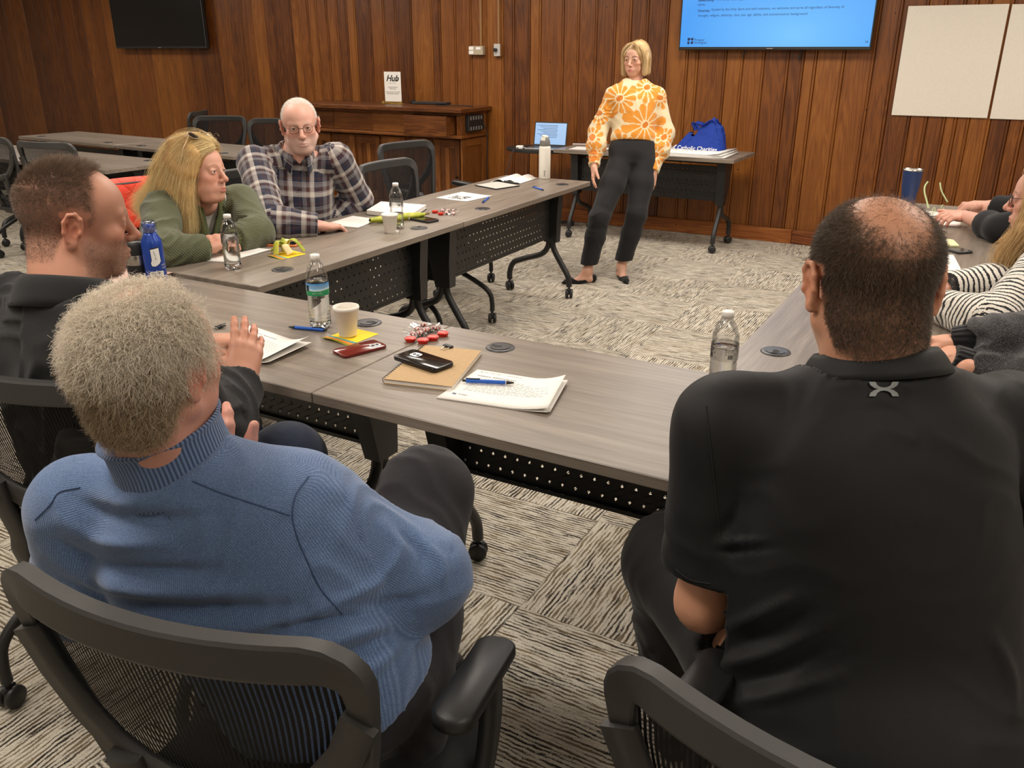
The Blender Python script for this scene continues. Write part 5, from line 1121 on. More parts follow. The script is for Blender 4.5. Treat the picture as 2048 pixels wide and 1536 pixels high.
    def color(v, n, u, w, k):
        c = np.tile(cr, (len(v), 1)); best = np.zeros(len(v))
        front = (n @ -cF)
        for q, r, npet, rot in fl:
            e = v-q; x = e @ cR; y = e[:, 2]; z = e @ F_; rr = np.sqrt(x*x+y*y)+1e-9; a = np.arctan2(y, x)+rot
            ph = (a*npet/(2*PI)) % 1.0; half = np.abs(ph-0.5)*2*PI/npet*rr            # distance across the petal
            seed = int(abs(q[0]*1000)) % 97; idx = np.floor(a*npet/(2*PI)); L = r*(0.82+0.18*np.sin(idx*2.3+seed)); wid = PI/npet*rr
            inp = (half < wid-0.0036) & (rr < L) & (rr > .030) & (rr < L-1.3*np.maximum(0, half-wid*0.40)) & (z < .17)
            mid = (np.abs(half-wid*0.0) < .0022) & (rr > .55*L)
            core = (rr < .020+0.004*np.sin(a*2)) & (z < .17)
            inp &= (best == 0); c[inp] = og; c[core] = og2; best[inp | core] = 1
            st = inp & (np.abs(half-wid*0.5) < .0015) & (rr > .5*L); c[st] = og*0.82+cr*0.18
        zr = v[:, 2]-(nk[2]+0.010); c[(zr > 0) & (best == 0)] = cr; return c
    m = NT('flower_knit'); nn = m.noise(m.coord(), 420.0, 2.0, 0.6); m.base(m.mix(m.math('MULTIPLY', nn, 0.25), m.attr('Col'), (0.35, 0.25, 0.12, 1))); m.set(Roughness=0.9, Specular_IOR_Level=0.15, Sheen_Weight=0.25); m.bump(nn, 0.4, 0.004)
    def shape(v, n, u, w, k): return folds(v, n, v[:, 2]+0.3*(v @ cR), .006, 34.0, 4)
    garment('sweater', pr, 0.0042, m.m, t, base, cut, shape, color)
    collar('collar', t, base, dict(J, hd=hc), [(.066, -.014), (.061, .004), (.057, .012), (.054, .006)], cloth('cream_rib', srgb(222, 200, 156), .9, 500, .1, .4), gap=.0, tilt=.016, thick=.006, off=(0, .006, .002))
    # trousers
    pr = trunk_prims(J, 0.86, 0.004, hips=1.12)[:1]
    for k in 'LR': pr += leg_prims(J, k, 0.92, 0.004, r=(.092, .070, .068, .061))
    he = {k: J['an'+k][2]+0.045 for k in 'LR'}
    def cut2(p, dd):
        dd = np.maximum(dd, p[..., 2]-(hem+0.03)); 
        for k in 'LR': dd = np.where(np.linalg.norm((p-J['an'+k])[..., :2], axis=-1) < .13, np.maximum(dd, he[k]-p[..., 2]), dd)
        return dd
    def shape2(v, n, u, w, k): return folds(v, n, v[:, 2]*0.8+0.5*(v @ cR), .0035, 46.0, 8)
    tr = garment('trousers', pr, 0.0075, BLACKCLOTH, t, base, cut2, shape2)
    # blond bob
    hl, tp = lin(200, 170, 120), lin(140, 106, 64)
    Pm = [ball((0, -0.014, 0.038), (.082, .104, .086), .01)]
    for s in (-1, 1): Pm += [cone((s*.058, .006, .05), (s*.076, .014, -.090), .026, .014, .03, flat=(V(0, 1, 0), 1.7)), cone((s*.055, -.05, .0), (s*.060, -.05, -.100), .036, .024, .03)]
    Pm += [cone((0, -.07, .0), (0, -.072, -.10), .045, .030, .03), cone((-.02, .055, .094), (.060, .056, .03), .024, .012, .02), cone((-.02, .055, .094), (-.062, .046, .03), .022, .012, .02)]
    def hc_cut(p, dd): 
        x, y, z = p[..., 0], p[..., 1], p[..., 2]; face = np.sqrt((x/.062)**2+((z+.028)/.098)**2)-1; return np.maximum(np.maximum(dd, -np.where(y > 0.0, face*.06, 1.0)), -.112-z)
    v, q = solid(Pm, .0032, hc_cut, pad=.012); v = relax(v, q, 1, .4); st = vnoise(v*V(260, 260, 9), 1.0, 2)*.6+vnoise(v*V(90, 90, 5), 1, 5)*.5; part = np.exp(-((v[:, 0]+.018)/.010)**2)*(v[:, 2] > .08); k_ = np.clip(.62+.42*st-.5*part-0.25*np.clip(-v[:, 1]*6, 0, 1), 0, 1)[:, None]
    v = v+normals(v, q)*(vnoise(v*V(150, 150, 8), 1, 7)*.0016)[:, None]
    m = NT('blond_hair'); m.base(m.attr('Col')); m.set(Roughness=.42, Specular_IOR_Level=.4)
    ho = add_mesh('hair', quad_mesh('hair', (v*.945) @ A+hc, q, m.m, col=tp*(1-k_)+hl*k_), t, base)
    G = []
    for y0 in (.060, .035, .0, -.035): G += [[(-.018, y0, .118-.25*max(0, y0)**1.4*0-abs(y0)*.12), (.045, y0+.004, .100-abs(y0)*.1), (.084, .030*(y0 > .03)+y0*.5, .045), (.091, .026+y0*.25, -.02), (.088, .024+y0*.25, -.104)], [(-.018, y0, .118-abs(y0)*.12), (-.055, y0, .095-abs(y0)*.1), (-.083, .022*(y0 > .03)+y0*.5, .045), (-.089, .018+y0*.25, -.02), (-.085, .016+y0*.25, -.100)]]
    for x0 in (-.05, -.02, .02, .05): G.append([(x0*.4, -.04, .122), (x0*.9, -.085, .095), (x0*1.2, -.118, .03), (x0*1.2, -.115, -.05), (x0*1.2, -.108, -.106)])
    G = [g for g in G]; G = sorted(G, key=lambda g: g[2][0]); strands('hair_strands', (guided(G, 6000, 12, 12, .007, .007, .002)*V(.955, .955, 1)*.93) @ A+hc, hair_mat('ash_blond_bob', srgb(222, 196, 150), .4, .5, .35), ho, base, .00045, .7)
    return t
presenter()
# ------------------------------------------------------------------ plaid shirt, green cardigan
def plaid_mat():
    m = NT('plaid_flannel'); s = m.n('ShaderNodeSeparateXYZ', Vector=m.attr('garment', 'Vector')); PER = 0.105
    nz = m.noise(m.coord(), 900.0, 1.0); nav, wht, mar, gry = srgb(34, 38, 58), srgb(196, 188, 180), srgb(70, 40, 36), srgb(122, 118, 120)
    def band(sock):
        f = m.math('FRACT', m.math('ADD', m.math('DIVIDE', sock, PER), 20.0))
        return m.ramp(f, [(0.0, nav), (0.26, wht), (0.44, mar), (0.455, wht), (0.475, mar), (0.64, gry), (0.78, nav), (0.80, wht), (0.815, nav), (0.93, mar)], 'CONSTANT')
    a, b = band(s.outputs[0]), band(s.outputs[1])
    tw = m.math('GREATER_THAN', m.math('SINE', m.math('MULTIPLY', m.math('ADD', s.outputs[0], s.outputs[1]), 2200.0)), 0.0)
    c = m.mix(0.5, a, b); m.base(m.mix(m.math('MULTIPLY', nz, 0.25), c, srgb(60, 58, 66))); m.set(Roughness=0.9, Specular_IOR_Level=0.15, Sheen_Weight=0.2); m.bump(m.noise(m.coord(), 30.0, 3.0), 0.35, 0.01); return m.m
PLAID = plaid_mat()
DENIM = cloth('dark_denim', srgb(28, 36, 54), 0.85, 500, 0.25)
def glasses(t, base, c, A, sc, mat, w=0.0315, lens_h=0.017, y=0.104, lens=True, temple=True, z=-0.002):
    fr = MB(); E = lambda x, yy, zz: tuple((V(x, yy, zz)*sc) @ A+c-np.asarray(base))
    for s in (-1, 1):
        o = [E(s*w+0.0215*math.copysign(abs(math.cos(a))**0.75, math.cos(a)), y-0.004*(abs(math.cos(a)))-0.0, z+lens_h*math.copysign(abs(math.sin(a))**0.8, math.sin(a))) for a in [2*PI*k/22 for k in range(22)]]
        fr.tube(o, 0.0011*sc, 6, closed=True)
        if temple: fr.tube([E(s*(w+0.021), y-0.004, z+0.008), E(s*0.078, 0.07, z+0.010), E(s*0.082, 0.0, z+0.014), E(s*0.082, -0.022, z-0.004)], 0.0012*sc, 6)
    fr.tube([E(-w+0.020, y, z+0.004), E(0, y+0.004, z+0.007), E(w-0.020, y, z+0.004)], 0.0011*sc, 6)
    o = fr.build('glasses', mat, t)
    if lens:
        for s in (-1, 1):
            q = MB(); pts = [E(s*w+0.0205*math.copysign(abs(math.cos(a))**0.75, math.cos(a)), y-0.003, z+(lens_h-0.001)*math.copysign(abs(math.sin(a))**0.8, math.sin(a))) for a in [2*PI*k/22 for k in range(22)]]; q.add(pts, [list(range(22))]); q.build('lens', M['thinlens'], o)
    return o
def thin_lens():
    m = NT('thin_lens'); tr = m.n('ShaderNodeBsdfTransparent'); gl = m.n('ShaderNodeBsdfGlossy', Roughness=0.03); mx = m.n('ShaderNodeMixShader', Fac=0.07); m.l(tr.outputs[0], mx.inputs[1]); m.l(gl.outputs[0], mx.inputs[2]); m.l(mx.outputs[0], m.out.inputs['Surface']); return m.m
M['thinlens'] = thin_lens()
def button(t, base, p, nrm, r, mat):
    b = MB(); q = Vector(nrm).to_track_quat('Z', 'Y').to_matrix(); b.lathe([(0, 0.002), (r*0.5, 0.0015), (r*0.75, 0.0028), (r, 0.002), (r, 0)], 14, c=np.asarray(p)-np.asarray(base), M=q); return b.build('button', mat, t)
def plaid_man():
    f = (.80, -.60, 0); n = P(591, 302, 4.05); hd = P(600, 250, 3.97)
    J = mkJ(n, f, .195, .045, hd=hd, pel=V(-3.13, 3.16, .56), elR=onz(541, 447, .795), wrR=onz(640, 452, .775), elL=P(716, 398, 4.36)); J['wrL'] = V(-2.99, 3.22, .63); sit(J, (.95, -.3)); s = 1.02; base = V(-3.1, 3.1, 0)
    t = thing('person', 'seated man in a plaid flannel shirt and glasses, facing the viewer', 'person', base)
    B = Body(); sk, lp = lin(214, 160, 138), lin(182, 112, 102); fw = unit((.70, -.72, -.10)); sc = 1.0
    wh = lin(214, 206, 196)
    def sca(v): return hairline(v, .048, .028)*(0.80-0.12*np.clip((v[:, 2]-.07)/.04, 0, 1))*(0.8+0.4*vnoise(v, 500, 3)), wh
    A, hv, hn, wv = make_head(B, hd, fw, sk, lp, nck=n, roll=-.06, scale=sc, vox=.0026, hp=dict(w=1.02, jaw=1.12, nose=1.04, jowl=0.55, neck=.064, neckdir=(0, -.01, -.16)), cp=dict(brow=(lin(196, 178, 160), .5), blush=.42, stubble=(lin(206, 190, 178), .45), scalp=sca))
    make_eyes(t, base, hd, A, sc, fw+V(-.02, 0, .06), M['eye_brown']); inner_body(B, J, s, sk, .05)
    make_hand(B, J['wrR'], onz(688, 452, .76)-J['wrR'], (0, -.15, 1), 1, sk, lp, 1.0, curl=(.30, .34, .38, .42), spread=.10, thumb=(.6, .4)) if False else make_hand(B, J['wrR'], unit(onz(692, 453, .752)-J['wrR']), (0, -.1, 1), -1, sk, lp, 1.0, curl=(.28, .32, .36, .40), spread=.08, thumb=(.55, .45))
    make_hand(B, J['wrL'], (.7, -.6, -.1), (0, 0, 1), 1, sk, lp, 1.0)
    B.build(t, base)
    ri = onz(668, 446, .785); rg = MB(); rg.tube([tuple(J['wrR']+unit(onz(692, 453, .752)-J['wrR'])*.108+V(0.0, 0.0, 0.0)+V(math.cos(a)*.0, math.sin(a)*.0098, math.cos(a)*.0098)-base) for a in [2*PI*k/14 for k in range(14)]], .0018, 6, closed=True); rg.build('ring', gold, t)
    i, p, nn, r = scalp_pick(hv, hn, hairline(hv, .048, .028)*(1-.2*np.clip((hv[:, 2]-.07)/.04, 0, 1)), 14000, 4); strands('hair', (grow(p, nn, r, .006, 3, .6, V(0, -.3, -.25))*sc) @ A+hd, hair_mat('white_stubble_hair', srgb(232, 226, 216)), t, base, .00026)
    glasses(t, base, hd, A, sc, plain('gunmetal_frame', srgb(70, 52, 44), .3, .8))
    top_garment('shirt', t, base, J, s, .016, PLAID, (.062, .056, .052, .040), belly=.075, chest=1.06, hips=1.05, upto=(.95, .98), vox=.0058, neck=-.005, shape=lambda v, n, u, w, k: folds(v, n, u*.8+.5*w, .007, 42, 5))
    collar('collar', t, base, J, [(.070, -.018), (.073, .022), (.084, .018), (.100, -.022)], PLAID, gap=.42, tipdrop=.025, tilt=.012, off=(0, .004, 0))
    ax = unit(J['nck']-J['pel']); rt = unit(J['shR']-J['shL']); fr = np.cross(ax, rt)
    for h in (.13, .24): 
        pt = J['nck']-ax*h; pt = pt+fr*(.118+.075*(h > .2)*.75+.03); button(t, base, pt+fr*.0, fr, .0055, plain('shirt_button', srgb(40, 36, 40), .4))
    trousers(t, base, J, 1.0, DENIM, vox=.012); 
    for k in 'LR': shoe('shoe', J['an'+k]*V(1, 1, 0)-unit(V(.95, -.3, 0))*.06, J['an'+k]*V(1, 1, 0)+unit(V(.95, -.3, 0))*.20, M['black_plastic'], t, base)
plaid_man()
def knit(name, c, sx=260.0, deep=.5, dark=.55, attr=True, sp=1.0):
    m = NT(name); s = m.n('ShaderNodeSeparateXYZ', Vector=m.attr('garment', 'Vector')); a = m.math('SINE', m.math('MULTIPLY', s.outputs[0], sx)); b = m.math('SINE', m.math('MULTIPLY', s.outputs[1], sx*sp)); h = m.math('MULTIPLY_ADD', m.math('MULTIPLY', a, b), .5, .5)
    nz = m.noise(m.coord(), 240.0, 2.0); m.base(m.mix(m.math('MULTIPLY', h, .8), tuple(x*dark for x in c[:3])+(1,), m.mix(m.math('MULTIPLY', nz, .3), c, tuple(min(1, x*1.3) for x in c[:3])+(1,)))); m.set(Roughness=.92, Specular_IOR_Level=.12, Sheen_Weight=.25); m.bump(h, deep, .004); return m.m
GREEN = knit('green_waffle_knit', srgb(102, 106, 80), 520.0)
def rib(name, c, fr=900.0, ch=1):
    m = NT(name); g = m.coord('Generated'); s = m.n('ShaderNodeSeparateXYZ', Vector=m.attr('garment', 'Vector')); h = m.math('MULTIPLY_ADD', m.math('SINE', m.math('MULTIPLY', s.outputs[ch], fr)), .5, .5); m.base(m.mix(h, tuple(x*.6 for x in c[:3])+(1,), c)); m.set(Roughness=.92, Specular_IOR_Level=.12, Sheen_Weight=.2); m.bump(h, .5, .004); return m.m
def green_woman():
    n = P(404, 390, 3.56); hd = P(400, 343, 3.46); J = dict(nck=n, hd=hd, shR=P(326, 420, 3.42), shL=P(482, 405, 3.70), pel=V(-3.22, 2.50, .55), elR=onz(318, 505, .785), wrR=onz(418, 497, .775), elL=onz(513, 466, .785), wrL=onz(465, 480, .785)); f = (.95, -.1); sit(J, f); s = .92; base = V(-3.2, 2.5, 0)
    t = thing('person', 'seated woman in a green knit cardigan with long blond hair, in profile', 'person', base)
    B = Body(); sk, lp = lin(214, 156, 130), lin(188, 104, 96); fw = unit((.96, .22, .06)); sc = 1.02
    A, hv, hn, wv = make_head(B, hd, fw, sk, lp, nck=n, roll=.05, scale=sc, vox=.0025, hp=dict(w=.98, jaw=1.0, nose=.92, chin=.95, jowl=.8, neck=.056, brow=.8, neckdir=(0, -.04, -.17)), cp=dict(brow=(lin(150, 110, 76), .6), blush=.45))
    make_eyes(t, base, hd, A, sc, fw, M['eye_blue']); inner_body(B, J, s, sk, .04)
    make_hand(B, J['wrR'], unit(onz(450, 484, .79)-J['wrR']), (-.2, -.3, 1), -1, sk, lp, .92, curl=(.5, .55, .6, .65), thumb=(.6, .3))
    make_hand(B, J['wrL'], unit(onz(430, 482, .80)-J['wrL']), (.2, -.9, .3), 1, sk, lp, .92, curl=(.55, .6, .65, .7), thumb=(.5, .3))
    B.build(t, base)
    ax = unit(n-J['pel']); rt = unit(J['shR']-J['shL']); fr = np.cross(ax, rt)
    wt = cloth('white_tee', srgb(226, 222, 216), .85, 600, .05)
    top_garment('undershirt', t, base, J, s*.97, .006, wt, (.05, .04, .036, .03), belly=.055, upto=(.3, .3), vox=.010, neck=.012)
    def col(v, n_, u, w, k): return np.ones((len(v), 3))
    pl = n-ax*.02+fr*.14
    def vneck(p, d):
        q = p-n; h = q @ ax; x = q @ rt; y = q @ fr; op = np.abs(x+.006)-np.clip(.050+(h+.03)*.30, -.02, .075); return np.where((y > .015) & (y < .20) & (h > -.25), np.maximum(d, -op), d)
    pr = trunk_prims(J, s, .020, .060)
    for k in 'RL': pr += arm_prims(J, k, s, .020, (.064, .056, .050, .040))
    def cut(p, d):
        h = (p-J['pel']) @ ax; d = np.where(np.linalg.norm(p-J['pel']-h[..., None]*ax, axis=-1) < .36, np.maximum(d, -.06-h), d); q = p-n; hn_ = q @ ax; rn = np.linalg.norm(q-hn_[..., None]*ax, axis=-1); d = np.where((rn < .10) & (hn_ > -.03), np.maximum(d, hn_-.004), d)
        for k in 'RL': x = unit(J['wr'+k]-J['el'+k]); e = (p-J['wr'+k]) @ x; d = np.where((np.linalg.norm(p-J['wr'+k]-e[..., None]*x, axis=-1) < .08) & (e > -.03) & (e < .055), np.maximum(d, e+.012), d)
        return vneck(p, d)
    garment('cardigan', pr, .0056, GREEN, t, base, cut, lambda v, n_, u, w, k: folds(v, n_, u+.4*w, .006, 36, 6))
    # ribbed button band on both sides of the neckline
    bm = cloth('green_rib', srgb(92, 100, 66), .9, 300, .2, .6)
    for sd in (1, -1):
        pts = [];  
        for h in np.linspace(.015, -.30, 9):
            x = sd*max(.004, .058+h*.30+ .0)-.006; w = .105 if h < -.2 else .105; y = np.interp(-h, [-.02, .03, .12, .22, .32], [.03, .085, .140, .178, .195]); pts.append(tuple(n+ax*h+rt*x+fr*y-base))
        q = MB(); q.sweep(smooth_path(pts, 3), [(.017, -.005), (.017, .005), (-.017, .005), (-.017, -.005)], up=tuple(fr)); q.build('button_band', bm, t)
    button(t, base, n-ax*.235+fr*.195, fr, .012, plain('tortoise_button', srgb(62, 38, 26), .25))
    for k in 'RL':
        x = unit(J['wr'+k]-J['el'+k]); pr = [cone(J['wr'+k]-x*.055, J['wr'+k]-x*.004, .044, .041, .01)]; garment('cuff', pr, .005, GREEN if False else rib('green_cuff_rib', srgb(96, 104, 68), 420.0), t, base, lambda p, d, k=k, x=x: np.maximum(d, np.maximum((p-J['wr'+k]) @ x-.0, -((p-J['wr'+k]) @ x)-.06)))
    # hair
    G = [[(.0, .062, .105), (.030, .02, .128), (.055, -.06, .105), (.075, -.125, .02), (.07, -.17, -.07), (.06, -.23, -.12)], [(.0, .060, .107), (.055, .01, .115), (.085, -.06, .05), (.095, -.11, -.04), (.09, -.16, -.12), (.085, -.21, -.165)], [(.01, .066, .10), (.07, .025, .085), (.094, -.02, .02), (.10, -.06, -.07), (.10, -.10, -.13), (.09, -.16, -.19)],
         [(.012, .070, .096), (.075, .040, .07), (.094, .012, .0), (.100, -.010, -.08), (.100, -.025, -.15), (.09, -.04, -.225)], [(-.01, .06, .105), (-.05, .01, .115), (-.085, -.06, .05), (-.085, -.13, -.03), (-.05, -.19, -.10), (.0, -.24, -.135)], [(-.01, .066, .10), (-.07, .025, .085), (-.092, -.03, .02), (-.10, -.07, -.08), (-.09, -.12, -.15), (-.06, -.16, -.2)], [(0, .02, .122), (.01, -.07, .115), (.02, -.13, .05), (.03, -.18, -.04), (.03, -.25, -.10), (.03, -.29, -.125)], [(0, -.02, .12), (-.03, -.08, .10), (-.04, -.13, .02), (-.03, -.18, -.06), (-.01, -.24, -.11), (.01, -.28, -.15)]]
    hb = [ball((0, -.016, .036), (.088, .106, .092), .01)]
    for g in G: hb += chain([V(*q) for q in g[1:]], [.026, .028, .026, .022, .010], .02)
    def hcut(p, d): x, y, z = p[..., 0], p[..., 1], p[..., 2]; face = np.sqrt((x/.070)**2+((z+.022)/.098)**2)-1; return np.maximum(d, -np.where(y > -.002+.25*np.maximum(0, z-.02), face*.06, 1.0))
    v, q = solid(hb, .0045, hcut, pad=.015); hl, tp = lin(204, 166, 108), lin(150, 110, 64); k_ = np.clip(.5+.5*vnoise(v*V(90, 30, 14), 1, 3), 0, 1)[:, None]; m = NT('golden_blond_hair'); m.base(m.attr('Col')); m.set(Roughness=.5, Specular_IOR_Level=.3)
    ho = add_mesh('hair', quad_mesh('hair', (v*sc) @ A+hd, q, m.m, col=tp*(1-k_)+hl*k_), t, base)
    strands('hair_strands', (guided(G, 17000, 14, 5, .015, .024, .006)*sc) @ A+hd, hair_mat('golden_strands', srgb(236, 206, 152), .42, .45, .32), ho, base, .00034)
    # sunglasses pushed up on the hair, hoop earring
    sg = thing('sunglasses', 'brown sunglasses with pale rims pushed up on the blond hair', 'sunglasses', base); fr_ = plain('pale_gold_frame', srgb(206, 178, 140), .3, .6); dk = plain('dark_lens', srgb(30, 22, 20), .08)
    ca, sa = math.cos(.95), math.sin(.95); A2 = np.array([A[0], A[1]*ca+A[2]*sa, A[2]*ca-A[1]*sa]); c2 = hd+(V(0.022, .022, .094)*sc) @ A
    o = glasses(sg, base, c2, A2, 1.05, fr_, w=.036, lens_h=.022, y=.048, lens=False, temple=False, z=.012)
    for s_ in (-1, 1):
        q = MB(); q.lathe([(0, .004), (.014, .003), (.0215, 0)], 18); ob = q.build('lens', dk, sg); ob.matrix_local = Matrix.Translation((V(s_*.036, .046, .012)*1.05) @ A2+c2-base) @ Matrix([[A2[0][i], A2[2][i], A2[1][i]] for i in range(3)]).to_4x4()
        q = MB(); q.tube([tuple((V(s_*.058, .044, .016)*1.05) @ A2+c2-base), tuple((V(s_*.085, .0, .0)*1.05) @ A2+c2-base), tuple((V(s_*.094, -.06, -.02)*1.05) @ A2+c2-base)], .0022, 6); q.build('temple', fr_, sg)
    er = MB(); c0 = (V(.088, -.012, -.050)*sc) @ A+hd-base; er.tube([tuple(c0+A[1]*.011*math.cos(a)+A[2]*.013*math.sin(a)) for a in [2*PI*k/16 for k in range(16)]], .0018, 6, closed=True); er.build('earring', gold, t)
    trousers(t, base, J, .92, DENIM, vox=.012)
    for k in 'LR': shoe('shoe', J['an'+k]*V(1, 1, 0)-V(.06, 0, 0), J['an'+k]*V(1, 1, 0)+V(.18, 0, 0), M['black_plastic'], t, base)
green_woman()
# ------------------------------------------------------------------ black dress shirt, seen from behind in profile
BLK = cloth('black_shirt_cotton', srgb(27, 27, 28), .78, 900, .12, .35)
def black_man():
    n = P(130, 592, 1.70); hd = P(152, 440, 1.72); J = mkJ(n, (-.05, 1, 0), .195, .055, hd=hd, pel=V(-1.56, .98, .55), elR=P(425, 868, 1.80), wrR=P(478, 766, 1.95), elL=V(-1.86, 1.16, .78), wrL=V(-1.74, 1.42, .80)); f = (.05, 1, 0)
    J['knR'] = P(575, 905, 1.98)-V(0, 0, .02); sit(J, f); s = 1.04; base = V(-1.55, 1.0, 0)
    t = thing('person', 'seated man in a black dress shirt with buzz-cut hair, face in profile', 'person', base)
    B = Body(); sk, lp = lin(198, 140, 112), lin(164, 98, 84); fw = unit((.46, .88, -.10)); sc = .965; hc = lin(96, 78, 64)
    def sca(v):
        x, y, z = v.T; m = hairline(v, .050, .034, -.090, .022, .024); rec = np.exp(-(((np.abs(x)-.045)/.022)**2+((y-.045)/.03)**2+((z-.085)/.035)**2)); fade = np.interp(z, [-.09, -.04, .0, .05, .1], [.28, .5, .55, .6, .8]); return m*fade*(1-.85*rec)*(.8+.45*vnoise(v, 450, 2)), hc
    A, hv, hn, wv = make_head(B, hd, fw, sk, lp, nck=n, roll=.0, scale=sc, vox=.0021, hp=dict(w=1.03, jaw=1.08, nose=1.02, chin=1.05, jowl=.5, neck=.068, neckdir=(0, -.035, -.2)), cp=dict(brow=(lin(110, 84, 66), .35), blush=.6, stubble=(lin(120, 98, 84), .55), scalp=sca))
    make_eyes(t, base, hd, A, sc, fw, M['eye_blue']); inner_body(B, J, s, sk, .04)
    hf = unit(P(499, 668, 2.01)-J['wrR']); make_hand(B, J['wrR'], hf, unit(-cF*.75+cR*.55+cU*.1), -1, sk, lp, 1.08, curl=(.10, .14, .20, .28), spread=.10, thumb=(.85, -.05), vox=.0024)
    make_hand(B, J['wrL'], unit(P(436, 650, 2.12)-J['wrL']) if False else (.55, .8, -.1), (-.1, -.1, 1), 1, sk, lp, 1.05, curl=(.5, .6, .7, .8), thumb=(.4, .5))
    B.build(t, base)
    m = hairline(hv, .050, .034, -.086, .014, .024); x, y, z = hv.T; rec = np.exp(-(((np.abs(x)-.045)/.022)**2+((y-.045)/.03)**2+((z-.085)/.035)**2)); m = m*(1-.9*rec)*np.interp(z, [-.09, -.02, .05], [.35, .7, 1])
    i, p, nn, r = scalp_pick(hv, hn, m, 26000, 6); zz = p[:, 2]; L = np.interp(zz, [-.05, .03, .075, .11], [.003, .005, .010, .020])*r.uniform(.7, 1.2, len(p)); comb = np.where(zz[:, None] > .07, V(.0, .55, -.05), V(0, -.35, -.35))
    strands('hair', (grow(p, nn, r, L, 4, np.interp(zz, [0, .1], [.75, .8]), comb)*sc) @ A+hd, hair_mat('brown_buzz_hair', srgb(112, 92, 76), .4, .5, .5), t, base, .00020)
    b = stub = np.clip((-.030-z)/.02, 0, 1)*np.clip((y-.0)/.02, 0, 1)*np.clip((z+.125)/.015, 0, 1)*np.clip(1-((np.abs(x)/.030)**2+((z+.070)/.016)**2), -10, 0)*-1; i, p, nn, r = scalp_pick(hv, hn, np.clip(b, 0, 1)+1e-6, 6000, 7); strands('beard_stubble', (grow(p, nn, r, .0028, 2, .8, V(0, 0, -.4))*sc) @ A+hd, hair_mat('grey_stubble', srgb(120, 102, 90), .5, .3, .5), t, base, .00014)
    ax = unit(n-J['pel'])
    top_garment('shirt', t, base, J, s, .014, BLK, (.064, .058, .054, .042), belly=.05, chest=1.05, upto=(.96, .96), vox=.006, neck=-.004, shape=lambda v, n_, u, w, k: folds(v, n_, u*.7+.6*w, .008, 34, 11))
    collar('collar', t, base, J, [(.074, -.030), (.074, .030), (.082, .040), (.092, .026), (.104, -.020)], BLK, gap=.40, tipdrop=.02, tilt=.01, off=(0, .006, 0), thick=.003)
    x = unit(J['wrR']-J['elR']); garment('cuff', [cone(J['wrR']-x*.065, J['wrR']-x*.012, .048, .046, .01)], .005, BLK, t, base, lambda p, d: np.maximum(d, np.maximum((p-J['wrR']) @ x+.008, -((p-J['wrR']) @ x)-.072)))
    trousers(t, base, J, 1.02, DENIM, r=(.098, .080, .066, .052), vox=.009, amp=.006, hips=1.04)
    for k in 'LR': shoe('shoe', J['an'+k]*V(1, 1, 0)-V(0, .06, 0), J['an'+k]*V(1, 1, 0)+V(0, .21, 0), M['black_plastic'], t, base)
black_man()
